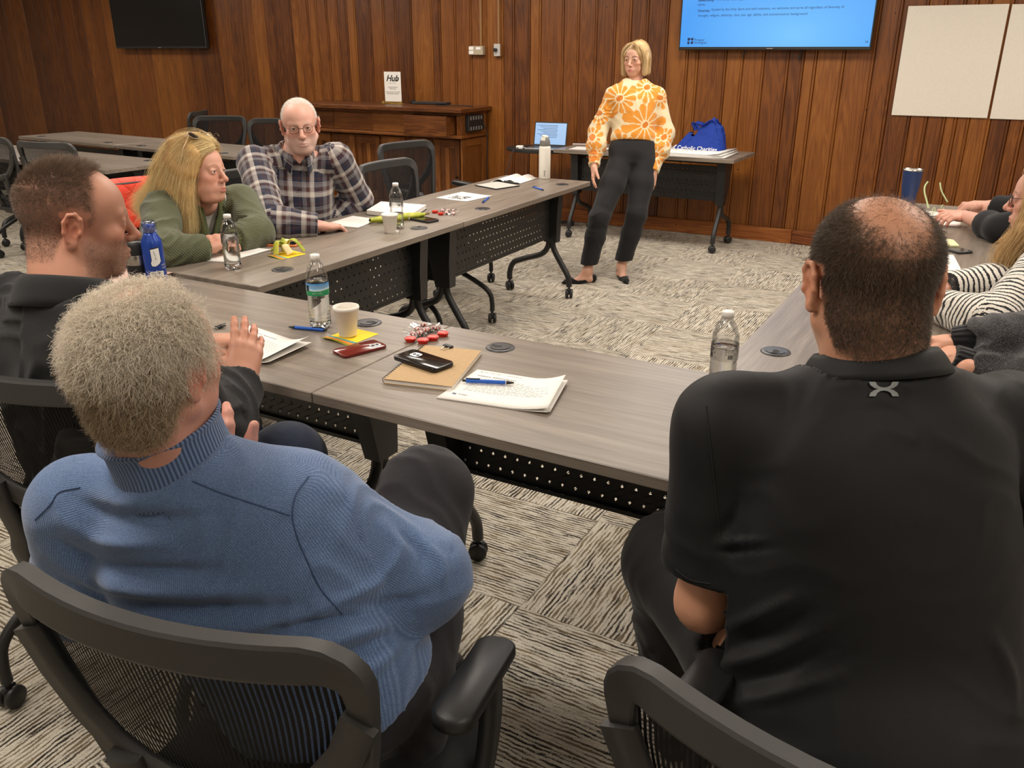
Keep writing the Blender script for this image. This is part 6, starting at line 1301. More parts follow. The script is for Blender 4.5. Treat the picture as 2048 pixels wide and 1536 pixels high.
# ------------------------------------------------------------------ pale blue quarter-zip, seen from behind
def blue_man():
    n = P(350, 930, 1.215); hd = P(308, 728, 1.14); J = dict(nck=n, hd=hd, shR=P(612, 1012, 1.27), shL=P(160, 1008, 1.26), pel=V(-.79, .80, .53), elR=P(846, 1150, 1.34), elL=P(165, 1180, 1.34)); J['wrR'] = P(735, 1085, 1.52); J['wrL'] = P(425, 985, 1.34)
    f = (-.1, 1, 0); J['hipR'] = V(-.70, .84, .50); J['knR'] = P(852, 985, 1.64); J['anR'] = V(-1.08, 1.20, .40); J['hipL'] = V(-.88, .82, .50); J['knL'] = V(-.98, 1.20, .50); J['anL'] = V(-1.0, 1.30, .09); s = .95; base = V(-.8, .8, 0)
    t = thing('person', 'seated man in a pale blue knit pullover with curly grey hair, back to the viewer', 'person', base)
    B = Body(); sk, lp = lin(206, 146, 124), lin(170, 100, 90); fw = unit((-.20, .98, -.06)); sc = .90
    def sca(v): x, y, z = v.T; return hairline(v, .045, .030)*(.75-.55*np.exp(-((x/.04)**2+((y+.03)/.05)**2))*(z > .05)), lin(160, 140, 118)
    A, hv, hn, wv = make_head(B, hd, fw, sk, lp, nck=n, scale=sc, vox=.0026, hp=dict(w=1.02, jaw=1.08, jowl=.6, neck=.064, neckdir=(0, -.03, -.2)), cp=dict(blush=.5, scalp=sca))
    make_eyes(t, base, hd, A, sc, fw, M['eye_blue']); inner_body(B, J, s, sk, .04)
    make_hand(B, J['wrR'], unit((-.75, .5, .0)), (.3, .3, .9), -1, sk, lp, 1.0, curl=(.4, .45, .5, .55)); make_hand(B, J['wrL'], unit(P(418, 850, 1.29)-J['wrL']), (.75, -.5, .1), 1, sk, lp, 1.0, curl=(.5, .7, .8, .9), thumb=(.6, .1))
    B.build(t, base)
    m = hairline(hv, .045, .032, -.100, .012, .000); x, y, z = hv.T; crown = np.exp(-((x/.034)**2+((y+.035)/.045)**2))*(z > .05); i, p, nn, r = scalp_pick(hv, hn, m*(1-.88*crown), 30000, 8); cr2 = np.exp(-((p[:, 0]/.045)**2+((p[:, 1]+.035)/.055)**2))*(p[:, 2] > .05)
    L = np.interp(p[:, 2], [-.09, -.03, .05, .1], [.018, .029, .035, .031])*r.uniform(.55, 1.25, len(p))*(1-.35*cr2); side = np.stack([np.sign(p[:, 0])*.15, -.25+0*p[:, 1], np.interp(p[:, 2], [-.09, .02, .1], [-.9, -.55, .05])], 1)
    hm = hair_mat('grey_curly_strands', srgb(228, 218, 202), .45, .4, .28); hm2 = hair_mat('shaded_grey_strands', srgb(170, 150, 124), .45, .4, .4)  # second colour paints the shade on the lower part of the hair
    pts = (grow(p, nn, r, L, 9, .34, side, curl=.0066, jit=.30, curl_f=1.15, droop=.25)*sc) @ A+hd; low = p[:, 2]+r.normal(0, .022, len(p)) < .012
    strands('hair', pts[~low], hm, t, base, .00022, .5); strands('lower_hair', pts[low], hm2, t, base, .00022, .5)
    ax = unit(n-J['pel']); rt = unit(J['shR']-J['shL'])
    k_ = NT('blue_melange_knit'); a = k_.noise(k_.coord(), 520.0, 2.0, .65); s_ = k_.n('ShaderNodeSeparateXYZ', Vector=k_.attr('garment', 'Vector')); ribs = k_.math('MULTIPLY_ADD', k_.math('SINE', k_.math('MULTIPLY', s_.outputs[1], 2100.0)), .5, .5)
    k_.base(k_.ramp(k_.math('MULTIPLY_ADD', ribs, .2, k_.math('MULTIPLY', a, .8)), [(.3, srgb(78, 100, 138)), (.55, srgb(100, 124, 164)), (.75, srgb(130, 152, 188))])); k_.set(Roughness=.92, Specular_IOR_Level=.12, Sheen_Weight=.3); k_.bump(k_.math('ADD', k_.math('MULTIPLY', ribs, .4), a), .3, .003); BL = k_.m
    F_ = unit(cF*V(1, 1, 0))
    def shape(v, n_, u, w, k):
        v = creases(v, n_, (([(150, 1000), (230, 1035), (330, 1040), (420, 1030)], 16, -.012), ([(120, 1040), (220, 1085), (340, 1090)], 15, .009), ([(95, 1075), (200, 1130), (330, 1145), (440, 1140)], 14, -.012), ([(90, 1110), (220, 1175), (380, 1185), (520, 1180)], 15, .010), ([(130, 1170), (300, 1215), (480, 1220), (600, 1210)], 14, -.010), ([(170, 1215), (330, 1250), (520, 1252), (640, 1235)], 15, .010),
            ([(520, 1262), (640, 1248), (760, 1226)], 12, -.014), ([(540, 1300), (660, 1285), (770, 1250)], 14, .010), ([(600, 1345), (700, 1310), (790, 1262)], 12, -.010), ([(640, 1390), (740, 1340), (810, 1275)], 14, .008),
            ([(640, 965), (700, 1000), (690, 1060), (660, 1120)], 22, .006), ([(768, 1048), (800, 1090), (780, 1135), (720, 1185), (640, 1215)], 12, .010), ([(790, 1060), (840, 1100), (850, 1150)], 9, -.008), ([(830, 1075), (880, 1120), (890, 1180)], 9, .006), ([(700, 1215), (790, 1205), (870, 1190)], 11, -.008)))
        return folds(v, n_, u+.4*w, .003, 40, 13)
    top_garment('pullover', t, base, J, s, .014, BL, (.056, .058, .054, .042), belly=.055, chest=1.06, hips=1.08, hem=.02, upto=(1.0, .97), vox=.0056, neck=.0, neck_r=.07, shape=shape, kk=.045)
    rb = NT('blue_rib'); g = rb.coord('UV'); rb.base(srgb(100, 122, 160)); rb.set(Roughness=.92, Specular_IOR_Level=.12, Sheen_Weight=.3); wv_ = rb.n('ShaderNodeTexCoord'); at = rb.attr('rib', 'Fac'); h = rb.math('MULTIPLY_ADD', rb.math('SINE', rb.math('MULTIPLY', at, 1100.0)), .5, .5); rb.base(rb.mix(h, srgb(62, 80, 114), srgb(112, 134, 172))); rb.bump(h, .5, .003)
    c = collar('collar', t, base, J, [(.088, -.026), (.082, -.008), (.078, .020), (.078, .050), (.084, .060)], rb.m, gap=.18, tilt=-.012, off=(0, .004, 0), thick=.006, nv=72, wx=1.02, wy=1.02, tipdrop=-.012, rot=-.2)
    a = c.data.attributes.new('rib', 'FLOAT', 'POINT'); nv = 72; a.data.foreach_set('value', np.array([(j/(nv-1)) for i in range(len(c.data.vertices)//nv) for j in range(nv)], np.float32)*.45)
    seams('pullover', base, plain('seam_blue', srgb(62, 82, 118), .9), (((618, 952), (592, 990), (585, 1032), (596, 1078), (614, 1120), (640, 1175), (684, 1228)), ((385, 962), (440, 985), (515, 1010), (580, 1031)), ((160, 975), (118, 985), (100, 1010), (70, 1040))), .0013)
    trousers(t, base, J, 1.0, cloth('charcoal_suit_wool', srgb(38, 37, 41), .8, 900, .2, .2), r=(.094, .082, .070, .058), vox=.0075, hips=1.05, amp=.004)
    for k in 'LR': shoe('shoe', J['an'+k]*V(1, 1, 0)+V(0, -.06, J['an'+k][2]-.09), J['an'+k]*V(1, 1, 0)+V(-.02, .20, J['an'+k][2]-.09), M['black_plastic'], t, base)
blue_man()
# ------------------------------------------------------------------ black polo shirt, seen from behind
def polo_man():
    n = P(1752, 742, 1.235); hd = P(1742, 560, 1.21); f = (-.40, .92, 0); J = dict(nck=n, hd=hd, shL=P(1455, 850, 1.26), shR=P(2030, 846, 1.30), pel=V(-.015, 1.10, .52), elL=P(1408, 1205, 1.33), elR=V(.29, 1.38, .74)); J['wrL'] = V(-.24, 1.36, .66); J['wrR'] = V(.02, 1.44, .775)
    J['hipL'] = V(-.10, 1.14, .50); J['knL'] = P(1350, 1125, 1.68); J['anL'] = V(-.42, 1.50, .09); J['hipR'] = V(.08, 1.18, .50); J['knR'] = V(-.02, 1.62, .50); J['anR'] = V(.0, 1.66, .09); s = .98; base = V(0, 1.1, 0)
    t = thing('person', 'seated man in a black polo shirt with a bald crown, back to the viewer', 'person', base)
    B = Body(); sk, lp = lin(206, 146, 112), lin(170, 100, 86); fw = unit((-.40, .90, -.14)); sc = 1.0; hc = lin(70, 58, 48)
    bald = lambda v: np.clip(1.35-np.sqrt(((v[:, 0]-.004)/.050)**2+((v[:, 1]+.046)/.064)**2), 0, 1)*(v[:, 2] > .04)
    def sca(v): return hairline(v, .050, .032, -.114, .02)*(1-np.clip(bald(v)*1.6, 0, 1)*.92)*.72*(.85+.3*vnoise(v, 450, 2)), hc
    A, hv, hn, wv = make_head(B, hd, fw, sk, lp, nck=n, scale=sc, vox=.0022, hp=dict(w=1.05, jaw=1.1, jowl=.5, neck=.070, neckdir=(0, -.025, -.2)), cp=dict(blush=.4, stubble=(lin(150, 120, 100), .4), scalp=sca))
    make_eyes(t, base, hd, A, sc, fw, M['eye_brown']); inner_body(B, J, s, sk, .05, r=(.052, .042, .040, .030))
    make_hand(B, J['wrL'], (.5, .8, .1), (-.3, .2, .9), 1, sk, lp, 1.05); make_hand(B, J['wrR'], (-.8, .5, 0), (0, .2, .9), -1, sk, lp, 1.05)
    B.build(t, base)
    m = hairline(hv, .050, .032, -.112, .014, .010)*(1-np.clip(bald(hv)*2.0, 0, 1)*.97); i, p, nn, r = scalp_pick(hv, hn, m, 38000, 9); L = np.interp(p[:, 2], [-.09, -.05, .02, .09], [.003, .005, .007, .011])*r.uniform(.7, 1.25, len(p)); tocrown = np.stack([p[:, 0]*2, p[:, 1]*1.0+.35*(p[:, 2] > .06), np.full(len(p), -.55)], 1)
    strands('hair', (grow(p, nn, r, L, 4, .55, tocrown, jit=.18)*sc) @ A+hd, hair_mat('dark_brown_grey_hair', srgb(92, 76, 62), .4, .45, .55), t, base, .00022)
    i, p, nn, r = scalp_pick(hv, hn, np.clip(bald(hv)*hairline(hv, .05, .032), 0, 1), 900, 10); strands('thin_crown_hair', (grow(p, nn, r, .014, 4, .2, V(.3, .6, -.1), jit=.3)*sc) @ A+hd, hair_mat('thin_hair', srgb(120, 90, 66)), t, base, .00014)
    PB = cloth('black_polo_jersey', srgb(21, 21, 23), .62, 1400, .06, .12, .05); F_ = unit(cF*V(1, 1, 0))
    def shape(v, n_, u, w, k):
        v = creases(v, n_, (([(1432, 1090), (1470, 1084), (1530, 1080)], 7, .006), ([(1436, 1070), (1460, 1040), (1478, 1000)], 8, -.006), ([(1432, 1105), (1480, 1102), (1560, 1095)], 8, -.005), ([(1440, 1262), (1510, 1232), (1600, 1190)], 13, .010), ([(1430, 1300), (1520, 1275), (1620, 1225)], 13, -.009), ([(1420, 1335), (1530, 1310), (1650, 1255)], 14, .011), ([(1415, 1375), (1540, 1350), (1660, 1300)], 13, -.008), ([(1400, 1415), (1530, 1395), (1680, 1350)], 15, .008), ([(1985, 1270), (2015, 1340), (2030, 1430)], 14, .008), ([(1640, 800), (1760, 815), (1900, 800)], 30, -.003)))
        d = np.zeros(len(v)); back = d
        return folds(v+n_*(d*back)[:, None], n_, u+.4*w, .002, 40, 17)
    top_garment('polo_shirt', t, base, J, s, .014, PB, (.066, .060, .052, .046), belly=.085, chest=1.10, hips=1.30, hem=-.02, upto=(-.80, -.80), vox=.0058, neck=.0, shape=shape, n=2.5, kk=.04)
    collar('collar', t, base, J, [(.078, -.028), (.078, .026), (.084, .034), (.093, .022), (.104, .000)], PB, gap=.35, tipdrop=.02, tilt=.012, off=(0, .004, 0), thick=.004)
    # pale emblem at the nape: two facing arcs
    sh_ = bpy.data.objects['polo_shirt']; em = MB(); cast = caster('polo_shirt', base); on = lambda px, py: cast(px, py, .0045)
    for sg in (1, -1):
        for hlf in (1, -1):
            pts = [(0, 2.6), (7, 3.6), (13, 7), (17, 14), (30, 14), (27, 7), (19, 1.5), (9, -1.2), (0, -2.0)]
            q = [(1768+hlf*x, 778-sg*(y if y > 0 else y)-sg*0.5) for x, y in pts]
            vs = [on(*a_) for a_ in q]; em.add(vs, [(0, 1, 7, 8), (1, 2, 6, 7), (2, 3, 4, 5), (2, 5, 6)])
    em.build('chest_emblem', plain('grey_transfer_print', srgb(122, 126, 126), .5), sh_)
    seams('polo_shirt', base, plain('seam_black', srgb(12, 12, 13), .8), (((1412, 812), (1418, 870), (1428, 960), (1436, 1040), (1440, 1080)), ((1350, 1138), (1380, 1160), (1420, 1168))), .0011)
    trousers(t, base, J, 1.04, cloth('black_chino', srgb(34, 33, 33), .8, 900, .15, .2), r=(.105, .092, .074, .06), vox=.009, hips=1.25, amp=.005, belly=.05)
    for k in 'LR': shoe('shoe', J['an'+k]*V(1, 1, 0)-V(-.02, .06, 0), J['an'+k]*V(1, 1, 0)+V(-.06, .20, 0), M['black_plastic'], t, base)
polo_man()
# ------------------------------------------------------------------ the right row
def zebra_woman():
    n = V(.30, 3.02, .99); hd = P(2094, 398, 2.72); f = (-1, .02, 0); J = dict(nck=P(2108, 470, 2.72), hd=hd, shL=P(2086, 540, 2.52), shR=P(2130, 520, 2.86), pel=V(.50, 2.98, .55), elL=onz(1985, 648, .790), wrL=onz(1882, 612, .785), elR=onz(2012, 566, .790), wrR=onz(1884, 578, .785)); n = J['nck']; sit(J, f); s = .90; base = V(.5, 3.0, 0)
    t = thing('person', 'seated woman with long wavy blond hair in a white and black zebra-striped cardigan', 'person', base)
    B = Body(); sk, lp = lin(216, 160, 136), lin(188, 98, 92); fw = unit((-.96, .16, -.06)); sc = .97
    A, hv, hn, wv = make_head(B, hd, fw, sk, lp, nck=n, scale=sc, vox=.0027, hp=dict(w=.96, jaw=.9, nose=.95, chin=.92, neck=.052, brow=.8), cp=dict(brow=(lin(120, 90, 64), .6), blush=.5))
    make_eyes(t, base, hd, A, sc, fw, M['eye_blue']); inner_body(B, J, s, sk)
    make_hand(B, J['wrL'], (-.85, .5, .05), (0, -.2, 1), 1, sk, lp, .92); make_hand(B, J['wrR'], (-.9, -.4, .05), (0, .2, 1), -1, sk, lp, .92)
    B.build(t, base); glasses(t, base, hd, A, sc, plain('black_spectacle_frame', srgb(22, 20, 24), .3), lens_h=.019)
    m = NT('zebra_chenille'); s_ = m.n('ShaderNodeSeparateXYZ', Vector=m.attr('garment', 'Vector')); w = m.noise(m.coord(), 11.0, 2.0); g = m.noise(m.coord(), 190.0, 2.0, .7); a = m.math('SINE', m.math('ADD', m.math('MULTIPLY', s_.outputs[0], 330.0), m.math('ADD', m.math('MULTIPLY', w, 13.0), m.math('MULTIPLY', g, 2.6))))
    m.base(m.ramp(m.math('MULTIPLY_ADD', a, .5, .5), [(.60, srgb(222, 216, 206)), (.74, srgb(30, 29, 31))])); m.set(Roughness=.95, Specular_IOR_Level=.1, Sheen_Weight=.3); m.bump(g, .7, .006)
    top_garment('cardigan', t, base, J, s, .018, m.m, (.060, .054, .048, .042), upto=(.95, .95), vox=.006, shape=lambda v, n_, u, w, k: folds(v, n_, u+.4*w, .004, 40, 19))
    G = []
    for sd in (1, -1):
        for k, (fx, dn) in enumerate(((.02, .0), (.035, -.02), (.05, -.03), (-.01, .01), (-.05, 0))):
            G.append([(sd*.008, .055-.02*k, .108), (sd*.065, .045-.03*k, .085), (sd*.092, .030-.025*k, .0), (sd*.095, .035+fx*.6-.02*k, -.09), (sd*.085, .055+fx-.01*k, -.18), (sd*.075, .050+fx-.01*k, -.28+dn)])
    hb = [ball((0, -.016, .036), (.084, .104, .090), .01)]
    for g in G: hb += chain([V(*q) for q in g[1:]], [.020, .022, .022, .020, .010], .02)
    def hcut(p, d): x, y, z = p[..., 0], p[..., 1], p[..., 2]; face = np.sqrt((x/.066)**2+((z+.026)/.100)**2)-1; return np.maximum(d, -np.where((y > .0) & (z > -.14), face*.06, 1.0))
    v, q = solid(hb, .005, hcut, pad=.015); hl, tp = lin(206, 172, 120), lin(140, 104, 66); k_ = np.clip(.5+.5*vnoise(v*V(90, 60, 14), 1, 3), 0, 1)[:, None]; mm = NT('wavy_blond_hair'); mm.base(mm.attr('Col')); mm.set(Roughness=.5, Specular_IOR_Level=.3)
    ho = add_mesh('hair', quad_mesh('hair', (v*sc) @ A+hd, q, mm.m, col=tp*(1-k_)+hl*k_), t, base)
    strands('hair_strands', (guided(G, 5000, 16, 7, .012, .026, .010)*sc) @ A+hd, hair_mat('ash_blond_strands', srgb(216, 184, 134), .42, .45, .4), ho, base, .0005)
    trousers(t, base, J, .92, BLACKCLOTH, vox=.013)
    for k in 'LR': shoe('shoe', J['an'+k]*V(1, 1, 0)+V(.06, 0, 0), J['an'+k]*V(1, 1, 0)-V(.18, 0, 0), M['black_plastic'], t, base)
zebra_woman()
def sleeve_woman():
    w1, w2 = onz(1928, 432, .785), onz(1948, 412, .800); J = dict(nck=V(.36, 4.28, 1.03), hd=V(.33, 4.28, 1.20), shL=V(.36, 4.10, .97), shR=V(.38, 4.46, .97), pel=V(.50, 4.22, .55), elL=onz(2000, 458, .795), wrL=w1, elR=onz(2012, 421, .80), wrR=w2); f = (-1, 0, 0); sit(J, f); s = .90; base = V(.5, 4.2, 0); n = J['nck']
    t = thing('person', 'person in a black top with bare forearms holding pale green glasses', 'person', base)
    B = Body(); sk, lp = lin(214, 158, 134), lin(186, 104, 96); fw = unit((-.97, .1, -.2)); hd = J['hd']
    A, hv, hn, wv = make_head(B, hd, fw, sk, lp, nck=n, scale=.96, vox=.0035, hp=dict(w=.96, jaw=.9, nose=.9, neck=.052), cp=dict(brow=(lin(90, 70, 56), .6)))
    make_eyes(t, base, hd, A, .96, fw, M['eye_brown']); inner_body(B, J, s, sk)
    for k in 'LR': 
        v, q = solid(arm_prims(J, k, s, 0, (.045, .044, .042, .030))[1:], .006); B.add(v, q, np.tile(sk, (len(v), 1)))
    make_hand(B, w1, unit(onz(1862, 430, .80)-w1), (.1, -.45, .9), 1, sk, lp, .96, curl=(.55, .65, .75, .85), thumb=(.35, .0)); make_hand(B, w2, unit(P(1886, 402, 4.62)-w2), (.0, .35, .95), -1, sk, lp, .96, curl=(.7, .9, 1.0, 1.1), thumb=(.2, .5))
    B.build(t, base); top_garment('top', t, base, J, s, .012, cloth('black_jersey_top', srgb(22, 22, 24), .85), (.056, .052, .048, .04), upto=(.40, .40), vox=.008)
    v, q = solid([ball((0, -.018, .034), (.085, .104, .090), .01), cone((0, -.05, .0), (0, -.06, -.12), .07, .05, .03)], .006, lambda p, d: np.maximum(d, np.where(p[..., 2] < .07, p[..., 1]-.03, -1)), pad=.012); mm = plain('dark_brown_hair', srgb(58, 42, 32), .5); add_mesh('hair', quad_mesh('hair', (v*.96) @ A+hd, q, mm), t, base)
    trousers(t, base, J, .92, BLACKCLOTH, vox=.013)
    for k in 'LR': shoe('shoe', J['an'+k]*V(1, 1, 0)+V(.06, 0, 0), J['an'+k]*V(1, 1, 0)-V(.18, 0, 0), M['black_plastic'], t, base)
    g = thing('glasses', 'pale green glasses held open with the arms up, in two hands', 'glasses', (w1+w2)/2); gb = np.array(g.location); gm = plain('pale_green_acetate', srgb(198, 214, 160), .3)
    for k, pts in enumerate((((1857, 416), (1853, 400), (1849, 384), (1850, 372), (1856, 363)), ((1895, 404), (1889, 394), (1883, 382), (1881, 373), (1880, 365)))):
        q = MB(); z0 = (4.18, 4.42)[k]; q.sweep(smooth_path([tuple(P(x, y, z0)-gb) for x, y in pts], 4), [(.0035, -.0016), (.0035, .0016), (-.0035, .0016), (-.0035, -.0016)], up=tuple(-cF)); q.build('temple', gm, g)
    q = MB(); a, b = P(1857, 418, 4.18)-gb, P(1896, 406, 4.42)-gb; m_ = (a+b)/2
    for c_, h_ in ((a*.72+b*.28, .02), (a*.28+b*.72, .02)):
        d_ = unit(b-a); q.tube([tuple(c_+d_*.024*math.cos(x)-V(0, 0, 1)*(h_*(1+math.sin(x)))*.8) for x in [2*PI*i/18 for i in range(18)]], .0016, 6, closed=True)
    q.build('front_frame', gm, g)
sleeve_woman()
def grey_person():
    J = dict(nck=V(.42, 2.28, 1.03), hd=V(.38, 2.30, 1.20), shL=V(.40, 2.09, .97), shR=V(.44, 2.47, .97), pel=V(.52, 2.28, .55), elL=P(2010, 778, 2.08), wrL=onz(1902, 720, .795), elR=onz(2030, 690, .83), wrR=onz(1904, 686, .815)); f = (-1, 0, 0); sit(J, f); s = .95; base = V(.5, 2.3, 0); n = J['nck']
    t = thing('person', 'person in a charcoal knit cardigan with hands clasped on the table', 'person', base)
    B = Body(); sk, lp = lin(218, 158, 128), lin(186, 104, 96); fw = unit((-.93, .35, -.15)); hd = J['hd']
    A, hv, hn, wv = make_head(B, hd, fw, sk, lp, nck=n, scale=.98, vox=.0035, hp=dict(w=.98, neck=.056), cp=dict(brow=(lin(90, 70, 56), .6)))
    make_eyes(t, base, hd, A, .98, fw, M['eye_brown']); inner_body(B, J, s, sk)
    make_hand(B, J['wrL'], (-.72, .62, .05), (-.1, -.6, .8), 1, sk, lp, .95, curl=(.8, .9, .9, .9), thumb=(.3, .1)); make_hand(B, J['wrR'], (-.9, -.35, .0), (-.2, .3, .9), -1, sk, lp, .95, curl=(.9, 1, 1, 1), thumb=(.3, .3))
    B.build(t, base); m = NT('charcoal_melange'); a = m.noise(m.coord(), 420.0, 2.0, .7); m.base(m.ramp(a, [(.38, srgb(40, 40, 43)), (.55, srgb(66, 65, 67)), (.68, srgb(112, 110, 110))])); m.set(Roughness=.95, Specular_IOR_Level=.1, Sheen_Weight=.25); m.bump(a, .5, .004)
    top_garment('cardigan', t, base, J, s, .016, m.m, (.062, .060, .054, .044), upto=(.80, .80), vox=.0065, shape=lambda v, n_, u, w, k: folds(v, n_, u+.4*w, .006, 40, 23))
    rb = rib('black_cuff_rib', srgb(34, 34, 37), 380.0)
    for k in 'RL':
        x = unit(J['wr'+k]-J['el'+k]); L_ = np.linalg.norm(J['wr'+k]-J['el'+k]); garment('cuff', [cone(J['wr'+k]-x*L_*.24, J['wr'+k]-x*.0, .050, .042, .01)], .005, rb, t, base, lambda p, d, k=k, x=x: np.maximum(d, (p-J['wr'+k]) @ x-.004))
    v, q = solid([ball((0, -.018, .034), (.085, .104, .090), .01)], .006, lambda p, d: np.maximum(d, np.where(p[..., 2] < .07, p[..., 1]-.03, -1)), pad=.012); mm = plain('light_brown_hair', srgb(92, 70, 50), .5); add_mesh('hair', quad_mesh('hair', (v*.98) @ A+hd, q, mm), t, base)
    trousers(t, base, J, .96, DENIM, vox=.013)
    for k in 'LR': shoe('shoe', J['an'+k]*V(1, 1, 0)+V(.06, 0, 0), J['an'+k]*V(1, 1, 0)-V(.18, 0, 0), M['black_plastic'], t, base)
grey_person()
# ------------------------------------------------------------------ things on the tables
Z = TZ
def at(px, py, dz=0.0): p = onz(px, py, Z); return V(p[0], p[1], Z+dz)
def dirz(a, b): p, q = onz(*a, Z), onz(*b, Z); return math.atan2(q[1]-p[1], q[0]-p[0]), float(np.linalg.norm((q-p)[:2]))
LBL = plain('white_label_film', srgb(226, 226, 224), .5)
def bottle(label, px, py, h=.205, r=.0318, style=0, level=.72, turn=0.0):
    p = at(px, py); t = thing('water_bottle', label, 'water bottle', p, turn, 'clear plastic water bottles'); k = h/.205
    prof = [(0, .006), (.012, .004), (.024, .0), (.030, .004), (.0318, .014)]
    z = .020
    while z < .088: prof += [(.0318, z), (.0300, z+.0045)]; z += .009
    prof += [(.0310, .092), (.0318, .096), (.0318, .132), (.0305, .138), (.0315, .142), (.0300, .152), (.0235, .172), (.0155, .184), (.0128, .188), (.0128, .193)]
    prof = [(a*r/.0318, b*k) for a, b in prof]; b = MB(); b.lathe(prof, 32); 
    # five feet at the base
    b.v = [(x, y, zz) if zz > .016*k else (x*(1-.10*max(0, math.cos(5*math.atan2(y, x)))**2), y*(1-.10*max(0, math.cos(5*math.atan2(y, x)))**2), zz+.006*max(0, math.cos(5*math.atan2(y, x)))**2*(math.hypot(x, y) < .031)) for x, y, zz in b.v]
    o = b.build('bottle_body', M['pet_thin'], t)
    zl = (.014+.18*level*.86)*k; wp = [(0, .008*k)]+[(a*.965, zz) for a, zz in prof if .008*k <= zz < zl and a > .02]; ra = np.interp(zl, [q[1] for q in prof], [q[0] for q in prof])*.965; wp += [(ra, zl), (0, zl)]
    w = MB(); w.lathe(wp, 28); w.build('water', M['water'], t)
    c = MB(); c.lathe([(0, .205*k), (.0125, .205*k), (.0140, .2035*k), (.0142, .191*k), (.0, .191*k)], 28); c.build('cap', plain('white_cap', srgb(236, 234, 230), .45), t)
    l = MB(); n = 40; lz0, lz1 = (.097*k, .131*k); rr = r+.0004
    l.grid(lambda s, q: (rr*math.cos(2*PI*s), rr*math.sin(2*PI*s), lz0+(lz1-lz0)*q), n, 2)
    if style == 0:
        o = l.build('label', M['label_clear'], t)
        def wrap(me, a0):
            for v in me.vertices: x, y = v.co.x, v.co.y; a = a0+x/rr; v.co = Vector(((rr+.0005)*math.cos(a), (rr+.0005)*math.sin(a), y))
            me.update()
        for a0 in (-PI/2-1.0, -PI/2+.55):
            me = text_mesh('PURIFIED\nWATER\n16.9 FL OZ', .0060, space=.8); me.name = 'lettering'; me.materials.clear(); me.materials.append(M['ink']); 
            for v in me.vertices: v.co.y += lz1-.010
            wrap(me, a0); link(bpy.data.objects.new('lettering', me), o)
            bc = MB()
            for i in range(11): bc.box((.002+i*.0012, lz0+.011, 0), (.0004+.0004*(i % 3), .010, .0002))
            me = bc.mesh('barcode'); me.materials.append(M['ink_blk']); wrap(me, a0+.15); link(bpy.data.objects.new('barcode', me), o)
    else:
        m = NT('mountain_label'); s_ = m.n('ShaderNodeSeparateXYZ', Vector=m.coord('Generated')); nz = m.noise(m.coord(), 60.0, 3.0); f = m.math('ADD', s_.outputs[2], m.math('MULTIPLY', m.math('SUBTRACT', nz, .5), .25)); m.base(m.ramp(f, [(0, srgb(26, 132, 84)), (.40, srgb(34, 146, 96)), (.44, srgb(214, 226, 232)), (.62, srgb(120, 180, 224)), (1, srgb(70, 140, 206))])); m.set(Roughness=.4)
        o = l.build('label', m.m, t)
        for s_, sz, a0, z_ in (('SPRING WATER', .0075, -PI/2-.30, lz1-.0115), ('NATURAL', .0062, -PI/2-.05, lz0+.006)):
            me = text_mesh(s_, sz); me.name = 'lettering'; me.materials.clear(); me.materials.append(LBL)
            for v in me.vertices: x, y = v.co.x, v.co.y; a = a0+x/rr; v.co = Vector(((rr+.0005)*math.cos(a), (rr+.0005)*math.sin(a), y+z_))
            me.update(); link(bpy.data.objects.new('lettering', me), o)
        q = MB(); q.grid(lambda s, w_: ((rr+.0004)*math.cos(-PI/2-.75+.35*s), (rr+.0004)*math.sin(-PI/2-.75+.35*s), lz0+.014+.017*w_), 6, 2); q.build('label_mark', M['ink_blk'], o)
    return t
def film(name, tint, fac=.10, rough=.04):
    m = NT(name); tr = m.n('ShaderNodeBsdfTransparent', Color=tint); gl = m.n('ShaderNodeBsdfGlossy', Roughness=rough); fr = m.n('ShaderNodeFresnel', IOR=1.45); f = m.math('MULTIPLY_ADD', fr.outputs[0], .55, fac*.4, clamp=True); mx = m.n('ShaderNodeMixShader', Fac=f); m.l(tr.outputs[0], mx.inputs[1]); m.l(gl.outputs[0], mx.inputs[2]); m.l(mx.outputs[0], m.out.inputs['Surface']); return m.m
M['pet_thin'] = film('clear_bottle_wall', (.985, .99, .99, 1), .12); M['label_clear'] = film('frosted_label_film', (.80, .80, .80, 1), .5, .4); M['cello'] = film('cellophane', (.985, .985, .985, 1), .12, .2)
bottle('water bottle with a blue and green label beside the foam cup', 642, 655, style=1, h=.222, r=.0325, level=.78, turn=.3)
bottle('water bottle standing in front of the green cardigan', 467, 537, level=.76, turn=.2)
bottle('water bottle behind the foam cup near the plaid shirt', 795, 455, level=.35, turn=.1)
bottle('water bottle partly hidden by the black polo shoulder', 1440, 795, h=.215, level=.70, turn=-.25)
def cup(label, px, py, h=.085, r0=.024, r1=.036):
    t = thing('foam_cup', label, 'cup', at(px, py), 0, 'white foam cups'); b = MB(); b.lathe([(0, .004), (r0-.003, .003), (r0, 0), (r0+.001, .002), (r1-.0015, h-.012), (r1+.001, h-.010), (r1+.0022, h-.004), (r1+.001, h), (r1-.002, h), (r1-.0035, h-.012), (r0-.002, .006), (0, .006)], 36)
    m = speckled('white_foam', srgb(236, 231, 222), .75, .03, 300, .05); m.node_tree.nodes['Principled BSDF'].inputs['Subsurface Weight'].default_value = .0; b.build('cup_body', m, t); return t
NAP = {}
